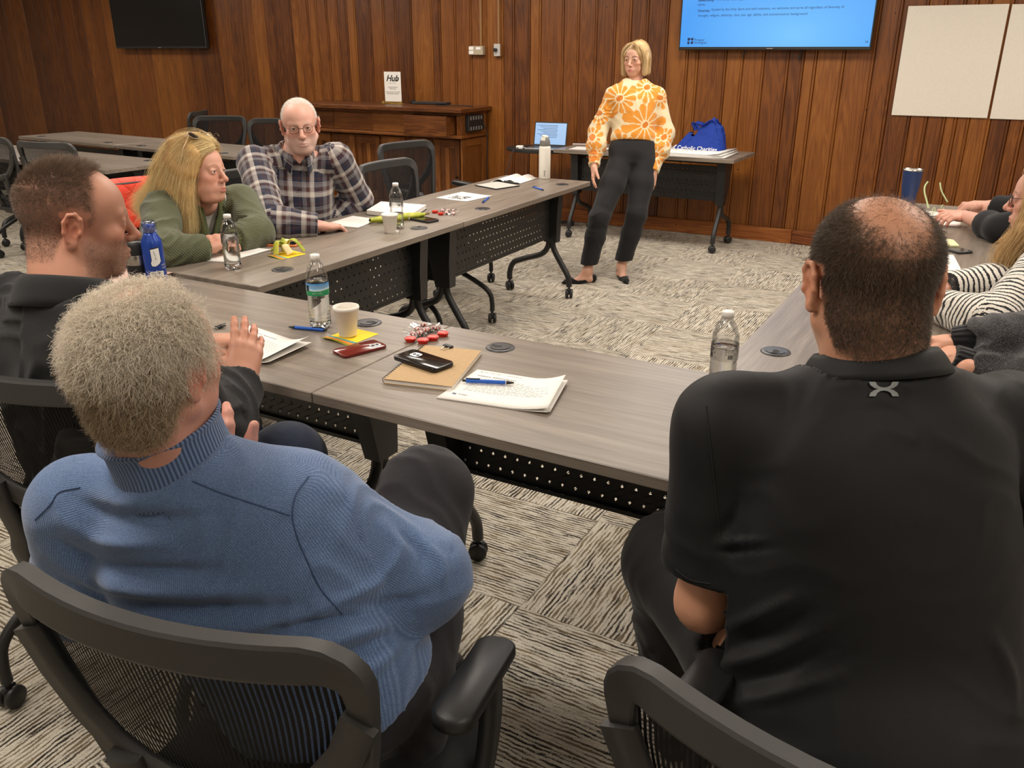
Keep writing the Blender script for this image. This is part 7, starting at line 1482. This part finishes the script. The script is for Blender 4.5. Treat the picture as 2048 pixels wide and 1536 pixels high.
# napkins: bright yellow face, folded and printed along the edge
def napkin(label, corners, lift=.0):
    P4 = [at(*c) for c in corners]; c0 = sum(P4)/4; t = thing('napkin', label, 'napkin', c0, 0, 'folded yellow paper napkins')
    q4 = [p-c0 for p in P4]
    def fn(s, w, dz=0.0, rag=0.0):
        p = (q4[0]*(1-s)+q4[1]*s)*(1-w)+(q4[3]*(1-s)+q4[2]*s)*w; return (p[0], p[1], .0006+dz+lift*max(0, 1-2*w)**2*(.4+.6*math.sin(s*PI*1.3+.3))*1.0)
    b = MB(); b.grid(fn, 9, 9); b.build('yellow_sheet', plain('yellow_paper', srgb(244, 204, 22), .75), t)
    teal, orn, grn, wht = plain('teal_print', srgb(60, 150, 150), .75), plain('orange_print', srgb(226, 140, 40), .75), plain('green_print', srgb(120, 170, 40), .75), plain('pale_print', srgb(214, 222, 190), .75)
    n = 22
    for k, (w0, w1, mt) in enumerate(((.0, .085, grn), (.085, .17, orn), (.17, .26, teal))):
        b = MB(); b.grid(lambda s, w, a=w0, e=w1: tuple(np.array(fn(s, a+(e-a)*w))+V(0, 0, .0006)), 9, 2); b.build('printed_border', mt, t)
    b = MB()
    for i in range(n): 
        s0, s1 = i/n, (i+1)/n; b.add([tuple(np.array(fn(s0, .085))+V(0, 0, .0012)), tuple(np.array(fn(s1, .085))+V(0, 0, .0012)), tuple(np.array(fn((s0+s1)/2, .0))+V(0, 0, .0012))], [(0, 1, 2)])
    o = b.build('triangle_print', orn, t); o['kind'] = 'stuff'
    b = MB()
    for i in range(9): s0 = (i+.3)/9; b.add([tuple(np.array(fn(s0, .19))+V(0, 0, .0012)), tuple(np.array(fn(s0+.05, .215))+V(0, 0, .0012)), tuple(np.array(fn(s0+.06, .24))+V(0, 0, .0012)), tuple(np.array(fn(s0+.01, .21))+V(0, 0, .0012))], [(0, 1, 2, 3)])
    o = b.build('wave_print', wht, t); o['kind'] = 'stuff'
    return t
napkin('folded yellow napkin with a printed border under the foam cup', ((644, 678), (697, 692), (758, 668), (706, 656)), .005)
napkin('folded yellow napkin with printed edge under the banana peel', ((535, 513), (562, 520), (613, 508), (578, 499)), .004)
cup('white foam cup standing on the yellow napkin', 696, 672, h=.088).location.z += .0025
cup('white foam cup in front of the plaid man, beside a bottle', 781, 465, h=.085)
# papers
def sheets(label, corners, n=3, curl=0.0, lines=(), group='printed handouts', head=None, logo=False, name='paper_stack', img=None, dz=0.0, lift=None):
    """a few letter sheets; corners = far left, far right, near right, near left on the photograph"""
    P4 = [at(*c) for c in corners]; c0 = sum(P4)/4; t = thing(name, label, 'paper', c0+V(0, 0, dz), 0, group); q4 = [p-c0 for p in P4]
    def fn(s, w, z=0.0):
        p = (q4[0]*(1-s)+q4[1]*s)*(1-w)+(q4[3]*(1-s)+q4[2]*s)*w; e = curl*max(0, (s-.62)/.38)**2*(1-w*.35); return V(p[0], p[1], z+e)
    for i in range(n):
        b = MB(); f = .012*i*(1 if i % 2 else -.7); g = lambda s, w, i=i, f=f: tuple(fn(s, w, .0006+.0009*i*1.0)*V(1, 1, 1)+V(f*.4, f*.3, 0)*(i < n-1)-V(0, 0, curl*max(0, (s-.62)/.38)**2*(1-w*.35)*.6*(i < n-1)))
        b.grid(g, 14, 8); o = b.build('sheet', M['paper'], t); md = o.modifiers.new('thickness', 'SOLIDIFY'); md.thickness = .0005
    top = o; zt = .0006+.0009*(n-1)+.0009
    b = MB(); 
    for (w, s0, s1) in lines:
        m_ = max(1, int((s1-s0)*18)); r = random.Random(int(w*1000)); s = s0
        while s < s1:                                   # words
            L = r.uniform(.015, .055); e = min(s+L, s1); h = .0065
            b.add([tuple(fn(s, w-h, zt)), tuple(fn(e, w-h, zt)), tuple(fn(e, w+h*.2, zt)), tuple(fn(s, w+h*.2, zt))], [(3, 2, 1, 0)]); s = e+.012
    if lines: o = b.build('text_lines', M['ink_faint'], top); o['kind'] = 'stuff'
    def onpage(me, s0, w0, sz):
        for v in me.vertices: p = fn(s0+v.co.x*sz, w0-v.co.y*sz*.78, zt+.0002); v.co = Vector(p)
        me.update(); return me
    if head: me = text_mesh(head[0], 1.0); me.name = 'heading'; me.materials.clear(); me.materials.append(M['ink']); onpage(me, head[1], head[2], head[3]); link(bpy.data.objects.new('heading', me), top)
    if logo:
        b = MB(); 
        for x, y in ((0, 0), (.02, .005), (0, .022), (.02, .026)): b.add([tuple(fn(logo[0]+x, logo[1]+y, zt)), tuple(fn(logo[0]+x+.016, logo[1]+y, zt)), tuple(fn(logo[0]+x+.016, logo[1]+y+.018, zt)), tuple(fn(logo[0]+x, logo[1]+y+.018, zt))], [(3, 2, 1, 0)])
        b.build('page_logo', navy, top); me = text_mesh('Prosper\nStrategies', 1.0, space=.8); me.name = 'lettering'; me.materials.clear(); me.materials.append(navy); onpage(me, logo[0]+.055, logo[1]+.016, .026); link(bpy.data.objects.new('lettering', me), top)
    if img:
        r = random.Random(3); b = MB(); s0, s1, w0, w1 = img; kx, ky = 16, 7
        for i in range(kx):
            for j in range(ky):
                if r.random() < .62: a, e, f, g = s0+(s1-s0)*i/kx, s0+(s1-s0)*(i+1)/kx, w0+(w1-w0)*j/ky, w0+(w1-w0)*(j+1)/ky; b.add([tuple(fn(a, f, zt)), tuple(fn(e, f, zt)), tuple(fn(e, g, zt)), tuple(fn(a, g, zt))], [(3, 2, 1, 0)])
        o = b.build('printed_photo', M['ink'], top); o['kind'] = 'stuff'
    return t, fn, zt
para = [(w, .12, e) for w, e in ((.27, .62), (.31, .70), (.36, .88), (.40, .74), (.45, .90), (.49, .80), (.54, .92), (.58, .86), (.63, .90), (.67, .55))]
pap, fnp, zp = sheets('printed handout titled Values Discussion with a blue pen on it', ((953, 742), (1072, 745), (1095, 829), (873, 795)), 3, .020, para, head=('Values Discussion', .10, .17, .062), logo=(.08, .72)) if False else sheets('printed handout titled Values Discussion with a blue pen on it', ((955, 741), (1131, 768), (1095, 830), (873, 797)), 3, .022, para, head=('Values Discussion', .08, .20, .060), logo=(.08, .80))
me = text_mesh('Be kind  and  OK        authenticity', 1.0, shear=.4); me.name = 'handwriting'; me.materials.clear(); me.materials.append(M['ink_faint'])
for v in me.vertices: v.co = Vector(fnp(.06+v.co.x*.034, .075-v.co.y*.034*.78, zp+.0002))
me.update(); link(bpy.data.objects.new('handwriting', me), [o for o in pap.children if o.name.startswith('sheet')][-1])
sheets('printed handout with a curled corner by the raised hand', ((497, 652), (620, 694), (534, 731), (424, 712)), 3, .030, para, head=('Values Discussion', .20, .15, .05))
sheets('white handout under the green cardigan sleeve', ((470, 488), (543, 501), (452, 526), (372, 518)), 2, .004, [(w, .45, .9) for w in (.2, .27, .34, .41)])
sheets('white handout beside the plaid man and his hand', ((705, 432), (760, 440), (716, 457), (650, 448)), 2, .004, [(w, .1, .8) for w in (.2, .27, .34, .41, .5)])
sheets('white leaflet with a dark printed picture, middle of the left row', ((924, 384), (985, 393), (934, 404), (871, 396)), 2, .003, [(w, .6, .9) for w in (.2, .26, .32)], img=(.25, .72, .45, .85))
sheets('white handout on the right row beside the zebra sleeve', ((1860, 620), (1905, 637), (1945, 640), (1875, 628)), 1, 0)
sheets('white paper on the right row under the held glasses', ((1820, 418), (1925, 430), (1920, 455), (1800, 445)), 2, .002)
sheets('white sheet on the right row near the zebra cardigan', ((1868, 508), (1907, 510), (1924, 542), (1860, 540)), 1, 0)
# notepads and booklets
def block(name, label, cat, corners, h, mats, group=None, dz=0.0):
    """a flat four-cornered thing: lower cover, pages, upper cover"""
    P4 = [at(*c) for c in corners]; c0 = sum(P4)/4; t = thing(name, label, cat, c0+V(0, 0, dz), 0, group); q = [(p-c0)[:2] for p in P4]
    if q[0][0]*q[1][1]-q[1][0]*q[0][1] < 0: q = q[::-1]
    z = 0.0005
    for nm, hh, mt, sc in mats: b = MB(); b.prism([(x*sc, y*sc) for x, y in q], z, z+hh); b.build(nm, mt, t); z += hh
    return t, q, z
PG = speckled('page_block', srgb(232, 228, 220), .8, .05, 400, .1); KR = speckled('kraft_card', srgb(184, 154, 114), .8, .06, 120, .05)
nb, nq, nz = block('spiral_notebook', 'kraft-covered spiral notebook lying under the black phone', 'notebook', ((850, 699), (963, 710), (905, 783), (767, 767)), .0, (('back_cover', .0012, KR, 1), ('pages', .010, PG, .985), ('front_cover', .0012, KR, 1)))
A0, A1 = at(767, 767)-np.array(nb.location), at(850, 699)-np.array(nb.location)
b = MB(); n = 22
for i in range(n):
    c = A0+(A1-A0)*(i+.7)/(n+.4); dv = unit(A1-A0); sd = np.cross(dv, (0, 0, 1)); b.tube([tuple(c+sd*.0062*math.cos(a)+V(0, 0, .0068+.0075*math.sin(a))) for a in [2*PI*k/10 for k in range(10)]], .0008, 5, closed=True)
sp = b.build('spiral', M['black_metal'], nb)
cb_ = at(899, 702)-np.array(nb.location); bc = MB(); bc.box((cb_[0], cb_[1]-.006, nz+.003), (.030, .014, .007), Rz(-.2), .0015); bc.build('binder_clip', M['black_plastic'], nb)
bc = MB(); bc.tube([(cb_[0]-.008, cb_[1]-.01, nz+.004), (cb_[0]-.006, cb_[1]-.035, nz+.002), (cb_[0]+.008, cb_[1]-.037, nz+.002), (cb_[0]+.010, cb_[1]-.012, nz+.004)], .0008, 5); bc.build('clip_wire', M['chrome'], nb)
an, _ = dirz((767, 767), (905, 783)); pq = at(880, 733)-np.array(nb.location); text('cover_lettering', 'S E E K', .011, M['ink'], nb, (pq[0]+.005, pq[1]-.012, nz+.0003), (0, 0, an))
nt, q_, z_ = block('notepad', 'thick white notepad stack behind the foam cup', 'notepad', ((762, 412), (853, 419), (820, 441), (733, 430)), 0, (('cover', .003, M['black_plastic'], 1), ('pages', .020, PG, .985), ('top_sheet', .001, M['paper'], .99)))
block('tablet_cover', 'thin pale tablet with a dark edge on the left row', 'tablet', ((995, 365), (1039, 373), (992, 380), (950, 372)), 0, (('shell', .006, M['black_plastic'], 1), ('face', .001, plain('pale_tablet_face', srgb(206, 206, 198), .4), .96)))
# open booklet at the far end
P4 = [at(*c) for c in ((1015, 354), (1075, 357), (1037, 369), (980, 365))]; c0 = sum(P4)/4; t = thing('open_booklet', 'open white booklet with arching pages beside the tall white bottle', 'booklet', c0)
for side in (0, 1):
    b = MB()
    def fn(s, w, side=side):
        a = (P4[0]*(1-s)+P4[1]*s)*(1-w)+(P4[3]*(1-s)+P4[2]*s)*w-c0; x = abs(s-.5)*2; return (a[0], a[1], .002+.022*math.sin(PI*min(1, x*1.15))*(.55+.45*(1-x))+.004*(1-x))
    b.grid(lambda s, w, side=side: fn(side*.5+s*.5, w), 10, 3); o = b.build('page', M['paper'], t); md = o.modifiers.new('t', 'SOLIDIFY'); md.thickness = .002
MB().box((0, 0, .0008), (.02, .20, .0012), Rz(.2)).build('spine', M['paper'], t)
# right row pad with a turned yellow sheet
t, q_, z_ = block('yellow_pad', 'pale yellow notepad with a turned-up page on the right row', 'notepad', ((1862, 478), (1906, 486), (1918, 498), (1850, 497)), 0, (('cover', .004, M['black_plastic'], 1), ('pages', .010, plain('pale_yellow_pages', srgb(232, 222, 170), .8), .98)))
b = MB(); b.grid(lambda s, w: (-.08+.10*s, -.02+.05*w, z_+.10*(1-s)**2+.002), 8, 3); o = b.build('turned_page', M['paper'], t); md = o.modifiers.new('t', 'SOLIDIFY'); md.thickness = .0006
# phones
def phone(label, a, b_, w, mat, dz=0.0, h=.009, screen=None, cam_=False, case=None, turn=0.0, tilt=0.0):
    p, q = at(*a), at(*b_); c = (p+q)/2; ang = math.atan2(q[1]-p[1], q[0]-p[0]); L = np.linalg.norm(q-p); t = thing('phone', label, 'phone', c+V(0, 0, dz), ang, 'phones on the tables'); t.rotation_euler = (0, tilt, ang)
    o = rrect(L, w, .012, 5); b = MB(); k = len(o); vs = [(x*s, y*s, z) for z, s in ((0, .97), (.0015, 1), (h-.0015, 1), (h, .975)) for x, y in o]
    b.add(vs, [(r*k+i, r*k+(i+1) % k, (r+1)*k+(i+1) % k, (r+1)*k+i) for r in range(3) for i in range(k)]+[list(range(k))[::-1], list(range(3*k, 4*k))], True); b.build('case', mat, t)
    if screen: b = MB(); b.prism(rrect(L-.012, w-.010, .008, 4), h, h+.0006); b.build('screen', screen, t)
    if cam_:
        b = MB(); b.prism([(x-L*cam_[0], y+w*cam_[1]) for x, y in rrect(.030, .026, .008, 4)], h, h+.0012); o_ = b.build('camera_plate', plain('camera_plate_gloss', srgb(30, 28, 28), .12), t)
        for dx, dy in ((-.006, .0), (.007, .0)): b = MB(); b.cyl((-L*cam_[0]+dx, w*cam_[1]+dy, h+.0014), .0050, .001, 14); b.build('camera_lens', M['grey_plastic'], o_)
    b = MB(); b.box((L/2-.0005, 0, h/2), (.0015, .010, .003)); b.build('port', M['slot'], t)
    return t
GL = plain('glossy_black_glass', srgb(20, 18, 18), .08)
phone('glossy black phone lying across the spiral notebook', (806, 722), (890, 750), .075, plain('black_phone_back', srgb(22, 19, 19), .16), dz=.0145, cam_=(.22, .10), h=.011)
phone('dark red phone lying face down beside the yellow napkin', (762, 690), (676, 712), .070, plain('dark_red_phone', srgb(112, 34, 26), .16), cam_=(.30, .20))
phone('phone in an orange case on the left row behind the banana peel', (598, 491), (532, 489), .072, plain('orange_phone_case', srgb(214, 118, 62), .45), screen=GL)
phone('black phone lying face up behind the foam cup and banana', (824, 437), (868, 445), .078, plain('black_phone_case', srgb(30, 30, 32), .4), screen=GL, h=.011)
phone('dark phone beside the yellow notepad on the right row', (1898, 498), (1932, 508), .075, plain('black_phone_case_right', srgb(30, 30, 32), .4), screen=GL)
# pens
def pen(label, a, b_, body=None, dz=0.0, clip=True):
    body = body or M['blue_plastic']; p, q = at(*a), at(*b_); L = np.linalg.norm(q-p); ang = math.atan2(q[1]-p[1], q[0]-p[0]); t = thing('pen', label, 'pen', (p+q)/2+V(0, 0, dz), ang, 'pens on the tables'); r = .0052
    b = MB(); b.cyl((.004, 0, r), r, L-.034, 14, 'X'); b.build('barrel', body, t); b = MB(); b.cyl((-L/2+.0095, 0, r), .0018, .019, 12, 'X', r2=r); b.build('tip', M['black_plastic'], t)
    b = MB(); b.cyl((L/2-.010, 0, r), .0032, .012, 12, 'X'); b.build('button', M['black_plastic'], t); b = MB(); b.box((L/2-.030, 0, 2*r+.0012), (.036, .004, .0014)); b.build('clip', M['black_plastic'], t); return t
pen('blue pen lying on the Values Discussion handout', (1028, 773), (922, 768), dz=.0045)
pen('blue pen beside the water bottle and raised hand', (578, 657), (656, 664))
pen('blue pen on the far end of the left row', (1088, 382), (1065, 375), dz=0)
pen('blue pen beside the printed leaflet, left row', (978, 396), (965, 407))
pen('black pen held near the raised hand by the black-shirted man', (452, 654), (424, 662), M['black_plastic'])
pen('dark pen lying along the pale tablet', (1040, 372), (1006, 367), M['black_plastic'], dz=.008)
# sweets
RED = plain('red_foil', srgb(206, 42, 26), .3, .25)
def foil_cup(label, px, py):
    t = thing('foil_sweet', label, 'candy', at(px, py), random.uniform(0, 3), 'red foil cup sweets'); b = MB(); n = 32; pr = [(0, .0), (.0125, .0), (.016, .009), (.0165, .0105), (.013, .0125), (0, .0132)]; vs = []
    for k in range(n):
        a = 2*PI*k/n; g = 1+.05*(k % 2)
        for r, z in pr: vs.append((r*g*math.cos(a), r*g*math.sin(a), z))
    m = len(pr); b.add(vs, [(k*m+i, ((k+1) % n)*m+i, ((k+1) % n)*m+i+1, k*m+i+1) for k in range(n) for i in range(m-1)], False); b.build('foil_cup', RED, t); return t
mm_ = NT('peppermint_stripe'); an_ = mm_.n('ShaderNodeSeparateXYZ', Vector=mm_.coord()); ph = mm_.math('ARCTAN2', an_.outputs[1], an_.outputs[0]); mm_.base(mm_.ramp(mm_.math('MULTIPLY_ADD', mm_.math('SINE', mm_.math('MULTIPLY', ph, 6.0)), .5, .5), [(.5, srgb(236, 226, 218)), (.62, srgb(196, 50, 40))])); mm_.set(Roughness=.25)
def mint(label, px, py, dz=0.0):
    t = thing('wrapped_mint', label, 'candy', at(px, py, dz), random.uniform(0, 6), 'wrapped peppermint sweets'); t.rotation_euler = (random.uniform(-.4, .4), random.uniform(-.3, .3), random.uniform(0, 6)); t.location.z += .004
    b = MB(); b.lathe([(0, .0), (.009, .001), (.0115, .005), (.0115, .008), (.009, .011), (0, .012)], 20); b.build('mint', mm_.m, t); r = random.Random(px)
    b = MB()
    for s in (-1, 1): b.grid(lambda u, w, s=s: (s*(.009+.022*u), (w-.5)*(.010+.022*u), .006+.006*math.sin(w*9+s)*u+.003*math.sin(23*w)*u), 5, 11)
    b.lathe([(0, -.0006), (.010, .0), (.0128, .005), (.0128, .008), (.010, .0122), (0, .013)], 12); b.build('wrapper', M['cello'], t); return t
for k, (px, py) in enumerate(((821, 683), (846, 686), (866, 680), (886, 672))): foil_cup(('red foil sweet, leftmost of the four on the near table', 'red foil sweet second from left on the near table', 'red foil sweet third from left on the near table', 'red foil sweet, rightmost of the four on the near table')[k], px, py)
for k, (px, py, dz) in enumerate(((826, 674, 0), (840, 672, 0), (853, 668, .004), (862, 663, 0), (874, 661, 0), (848, 661, .006), (836, 665, 0))): mint('wrapped peppermint in the near table pile, '+('leftmost of seven', 'third of seven from the left', 'fifth of seven from the left', 'sixth of seven from the left', 'rightmost of seven', 'lying on top of the pile', 'second of seven from the left')[k], px, py, dz)
for k, (px, py) in enumerate(((870, 426), (882, 430))): foil_cup(('red foil sweet on the left row, nearer the notepad', 'red foil sweet on the left row, nearer the table edge')[k], px, py)
for k, (px, py) in enumerate(((886, 425), (896, 424), (907, 425), (906, 430), (893, 429))): mint('wrapped peppermint beside the red sweets, left row, '+('leftmost at the back', 'middle one at the back', 'rightmost at the back', 'right one in front', 'left one in front')[k], px, py)
# fruit
YG = NT('greenish_banana_skin'); nz_ = YG.noise(YG.coord(), 25.0, 3.0); YG.base(YG.ramp(nz_, [(.35, srgb(150, 164, 42)), (.6, srgb(196, 190, 60))])); YG.set(Roughness=.5)
p0, p1, p2 = at(741, 448), at(800, 441), at(850, 437); t = thing('banana', 'greenish yellow banana lying behind the foam cup', 'banana', p1)
pts = smooth_path([tuple(p0-p1+V(0, 0, .018)), tuple((p0+p1)/2-p1+V(.004, -.006, .018)), tuple(V(0, 0, .018)), tuple((p2-p1)*.6+V(0, .008, .017)), tuple((p2-p1)*.95+V(0, .012, .020))], 6); nn_ = len(pts)
b = MB(); b.sweep(pts, [(.018*math.cos(a)*(1+.06*math.cos(5*a)), .018*math.sin(a)*(1+.06*math.cos(5*a))) for a in [2*PI*k/20 for k in range(20)]], scale=[.35+.65*math.sin(PI*min(1, max(0, .06+i/nn_*1.02)))**.45 if i < nn_*.8 else .32+.5*(1-(i/nn_-.8)/.2)**1.5*.9 for i in range(nn_)]); b.build('skin', YG.m, t)
b = MB(); b.tube([pts[-1], tuple(np.array(pts[-1])+unit(p2-p1)*.022+V(0, 0, .003))], .0055, 8); b.build('stem', plain('banana_stem', srgb(120, 100, 50), .7), t); b = MB(); b.tube([pts[0], tuple(np.array(pts[0])-unit(p2-p1)*.006)], .006, 8); b.build('tip', plain('banana_tip', srgb(60, 48, 28), .8), t)
c = at(572, 507); t = thing('banana_peel', 'empty banana peel heaped on the yellow napkin', 'banana peel', c+V(0, 0, .002)); pith = plain('banana_pith', srgb(232, 214, 160), .8)
for k, (a, L, up_, mt) in enumerate(((.3, .075, .055, YG.m), (2.1, .065, .045, pith), (3.4, .060, .030, YG.m), (4.6, .07, .050, YG.m), (5.5, .055, .035, pith))):
    b = MB(); b.sweep(smooth_path([(0, 0, .006), (.018*math.cos(a), .018*math.sin(a), .012+up_*.7), (.6*L*math.cos(a), .6*L*math.sin(a), up_), (L*math.cos(a+.3), L*math.sin(a+.3), .008)], 5), [(.014*math.cos(q), .003*math.sin(q)) for q in [2*PI*i/10 for i in range(10)]], scale=None); b.build('peel_strip', mt, t)
b = MB(); b.lathe([(0, 0), (.010, .0), (.012, .03), (.006, .055), (0, .058)], 12, c=(-.01, .0, .004)); b.build('peel_tip', YG.m, t)
# ------------------------------------------------------------------ drinking vessels
def vessel(name, label, cat, px, py, parts, n=40, turn=0.0):
    t = thing(name, label, cat, at(px, py), turn)
    for nm, mt, prof in parts: b = MB(); b.lathe(prof, n); b.build(nm, mt, t)
    return t
WB = speckled('white_powder_coat', srgb(232, 228, 218), .45, .02, 300, .03)
t = vessel('drinking_bottle', 'tall white drinking bottle with a grey spout lid, far end of the left row', 'bottle', 1089, 357, (('body', WB, [(0, 0), (.034, 0), (.037, .004), (.037, .190), (.035, .200), (.031, .204), (0, .204)]), ('lid', plain('grey_lid', srgb(116, 114, 110), .45), [(.0, .202), (.032, .203), (.033, .208), (.033, .226), (.030, .236), (.024, .256), (.014, .262), (0, .262)])))
MB().box((.003, -.004, .262), (.034, .036, .012), Ry(.25), .005).build('spout_flap', WB, t); MB().box((0, -.026, .246), (.030, .012, .022), None, .004).build('latch', WB, t)
me = text_mesh('owala', .016); me.name = 'lettering'; me.materials.clear(); me.materials.append(M['ink_blk'])
for v in me.vertices: x, y = v.co.x, v.co.y; a = -PI/2+.45-(y-.004)/.0372; v.co = Vector((.0374*math.cos(a), .0374*math.sin(a), .018+x*1.0))
me.update(); link(bpy.data.objects.new('lettering', me), [o for o in t.children if o.name.startswith('body')][0])
nv_ = speckled('navy_tumbler_coat', srgb(30, 52, 98), .45, .05, 400, .04); st_ = plain('brushed_steel', srgb(190, 186, 178), .25, 1.0)
vessel('tumbler', 'navy blue steel-rimmed tumbler on the right row', 'tumbler', 1813, 418, (('body', nv_, [(0, 0), (.031, 0), (.034, .004), (.0365, .085), (.041, .100), (.0475, .196)]), ('rim', st_, [(.0475, .196), (.0480, .203), (.0455, .204), (.0445, .196)]), ('lid', plain('clear_grey_lid', srgb(190, 186, 180), .15), [(.0450, .197), (.040, .201), (.02, .200), (0, .200)])))
t = vessel('travel_mug', 'black travel mug with a steel band beside the blue bottle', 'travel mug', 283, 578, (('body', M['black_plastic'], [(0, 0), (.030, 0), (.033, .004), (.036, .090)]), ('steel_band', st_, [(.0362, .090), (.0375, .094), (.0385, .120), (.0375, .124)]), ('lid', M['black_plastic'], [(.0375, .124), (.039, .130), (.036, .160), (.033, .168), (.030, .170), (.028, .164), (0, .163)])))
bl_ = plain('blue_bottle_enamel', srgb(30, 66, 158), .28, .2); cl_ = film('clear_blue_lid', (.60, .72, .95, 1), .5, .1)
t = vessel('sticker_bottle', 'blue metal bottle covered in white stickers beside the travel mug', 'bottle', 318, 582, (('body', bl_, [(0, 0), (.031, 0), (.034, .004), (.034, .165), (.031, .180), (.022, .196), (.020, .205), (0, .206)]), ('lid', cl_, [(.0205, .203), (.0240, .206), (.0240, .236), (.022, .240), (0, .241)]), ('inner_plug', plain('blue_plug', srgb(40, 80, 170), .3), [(.018, .205), (.018, .228), (0, .230)])), turn=0)
body = [o for o in t.children if o.name.startswith('body')][0]; WS = plain('white_vinyl', srgb(232, 232, 230), .4)
def stick(nm, poly, mat, a0, z0, r=.0344, par=body):
    b = MB(); n = len(poly); b.add([(r*math.cos(a0+x/r), r*math.sin(a0+x/r), z0+z) for x, z in poly], [list(range(n))]); 
    me = b.mesh(nm); bmm = bmesh.new(); bmm.from_mesh(me); bmesh.ops.triangulate(bmm, faces=bmm.faces); 
    for _ in range(2): bmesh.ops.subdivide_edges(bmm, edges=[e for e in bmm.edges if e.calc_length() > .006], cuts=1); bmesh.ops.triangulate(bmm, faces=bmm.faces)
    for v in bmm.verts: q = math.hypot(v.co.x, v.co.y); v.co.x *= r/q; v.co.y *= r/q
    bmm.to_mesh(me); bmm.free(); me.materials.append(mat); return link(bpy.data.objects.new(nm, me), par)
AF = math.atan2(-t.location.y, -t.location.x)
indiana = [(-.013, .052), (.014, .056), (.016, .010), (.010, .002), (.004, -.002), (-.004, -.006), (-.014, -.004), (-.016, .006), (-.012, .016)]
stick('state_sticker', [(x*1.15, z*1.08) for x, z in indiana], M['ink_blk'], AF+.15, .098, .0343); stick('state_sticker_face', [(x*1.03, z*.99+.001) for x, z in indiana], WS, AF+.15, .098, .0346)
for nm, pl in (('sticker_line', [(-.004, .046), (-.0028, .046), (.001, .030), (-.0002, .030)]), ('sticker_line', [(-.003, .022), (.005, .022), (.005, .0212), (-.003, .0212)]), ('sticker_line', [(.0005, .028), (.0013, .028), (.0013, .016), (.0005, .016)])): stick(nm, pl, M['ink_blk'], AF+.15, .098, .0349)
stick('photo_sticker', rrect(.046, .052, .004, 3), WS, AF+.10, .050, .0345); stick('sticker_picture', [(x, z-.008) for x, z in rrect(.040, .028, .001, 2)], plain('muted_print', srgb(120, 104, 92), .6), AF+.10, .050, .0348)
r_ = random.Random(5)
for i in range(14): x, z = r_.uniform(-.018, .016), r_.uniform(-.020, .0); stick('sticker_figure', [(x, z), (x+.004, z), (x+.003, z+.009), (x+.001, z+.009)], plain('figure_print', (srgb(200, 186, 170), srgb(60, 52, 60), srgb(150, 110, 80))[i % 3], .6), AF+.10, .048, .0350)
for s_, sz, da, zz in (('BE NOT', .0105, -.48, .066), ('AFRAID', .0100, -.48, .0565), ('FEED', .009, .62, .092), ('AMERICA', .007, .62, .083)):
    me = text_mesh(s_, sz); me.name = 'lettering'; me.materials.clear(); me.materials.append(M['ink_blk'] if s_ in ('BE NOT', 'AFRAID') else WS)
    for v in me.vertices: x, y = v.co.x, v.co.y; a = AF+da+x/.035; v.co = Vector((.0351*math.cos(a), .0351*math.sin(a), zz+y))
    me.update(); link(bpy.data.objects.new('lettering', me), body)
# pale pink folder by the mug
o = MB().box((0, 0, 0), (.20, .26, .002)).build('folder', plain('dusty_pink_card', srgb(196, 158, 146), .7), None, loc=tuple(at(262, 560)+V(-.03, .0, .001))); o.rotation_euler = (0, 0, .2); tag(o, 'dusty pink card folder on the corner table beside the travel mug', 'folder')
# orange quilted jacket over the chair back
qm = NT('orange_quilted_nylon'); cq = qm.mapping(qm.coord('UV'), (9, 11, 1)); s_ = qm.n('ShaderNodeSeparateXYZ', Vector=cq); d1 = qm.math('ABSOLUTE', qm.math('SINE', qm.math('MULTIPLY', qm.math('ADD', s_.outputs[0], s_.outputs[1]), PI*.5))); d2 = qm.math('ABSOLUTE', qm.math('SINE', qm.math('MULTIPLY', qm.math('SUBTRACT', s_.outputs[0], s_.outputs[1]), PI*.5))); h_ = qm.math('POWER', qm.math('MINIMUM', d1, d2), .4); qm.base(srgb(226, 58, 26)); qm.set(Roughness=.7, Sheen_Weight=.2); qm.bump(h_, .7, .012)
t = thing('jacket', 'bright orange quilted jacket draped over the chair behind the green cardigan', 'jacket', CG.location, CG.rotation_euler[2])
def jk(s, w):
    v = 1.03-abs(w-.35)*1.35 if w < .35 else 1.03-(w-.35)*1.0; fr_ = 1 if w < .35 else -1; q = back_pt((s-.5)*2.16, min(max(v, 0), 1)); ov = max(0, v-.97); wob = .008*math.sin(9*s+5*w); return (q.x, q.y+(.022 if w < .33 else -.030 if w > .37 else -.004)+wob, q.z+ov*.5+.008)
b = MB(); b.grid(jk, 24, 30); me = b.mesh('shell'); uv = me.uv_layers.new(name='UVMap'); co = [(i/23, j/29) for i in range(24) for j in range(30)]
for lp in me.loops: uv.data[lp.index].uv = co[lp.vertex_index]
me.materials.append(qm.m); o = bpy.data.objects.new('shell', me); link(o, t); md = o.modifiers.new('t', 'SOLIDIFY'); md.thickness = .008
b = MB(); b.tube(smooth_path([tuple(Vector(jk(.96, .36))), tuple(Vector(jk(1.0, .5))+Vector((.02, -.02, 0))), tuple(Vector(jk(1.0, .8))+Vector((.02, -.02, 0)))], 5), .035, 12); b.build('sleeve', qm.m, t)
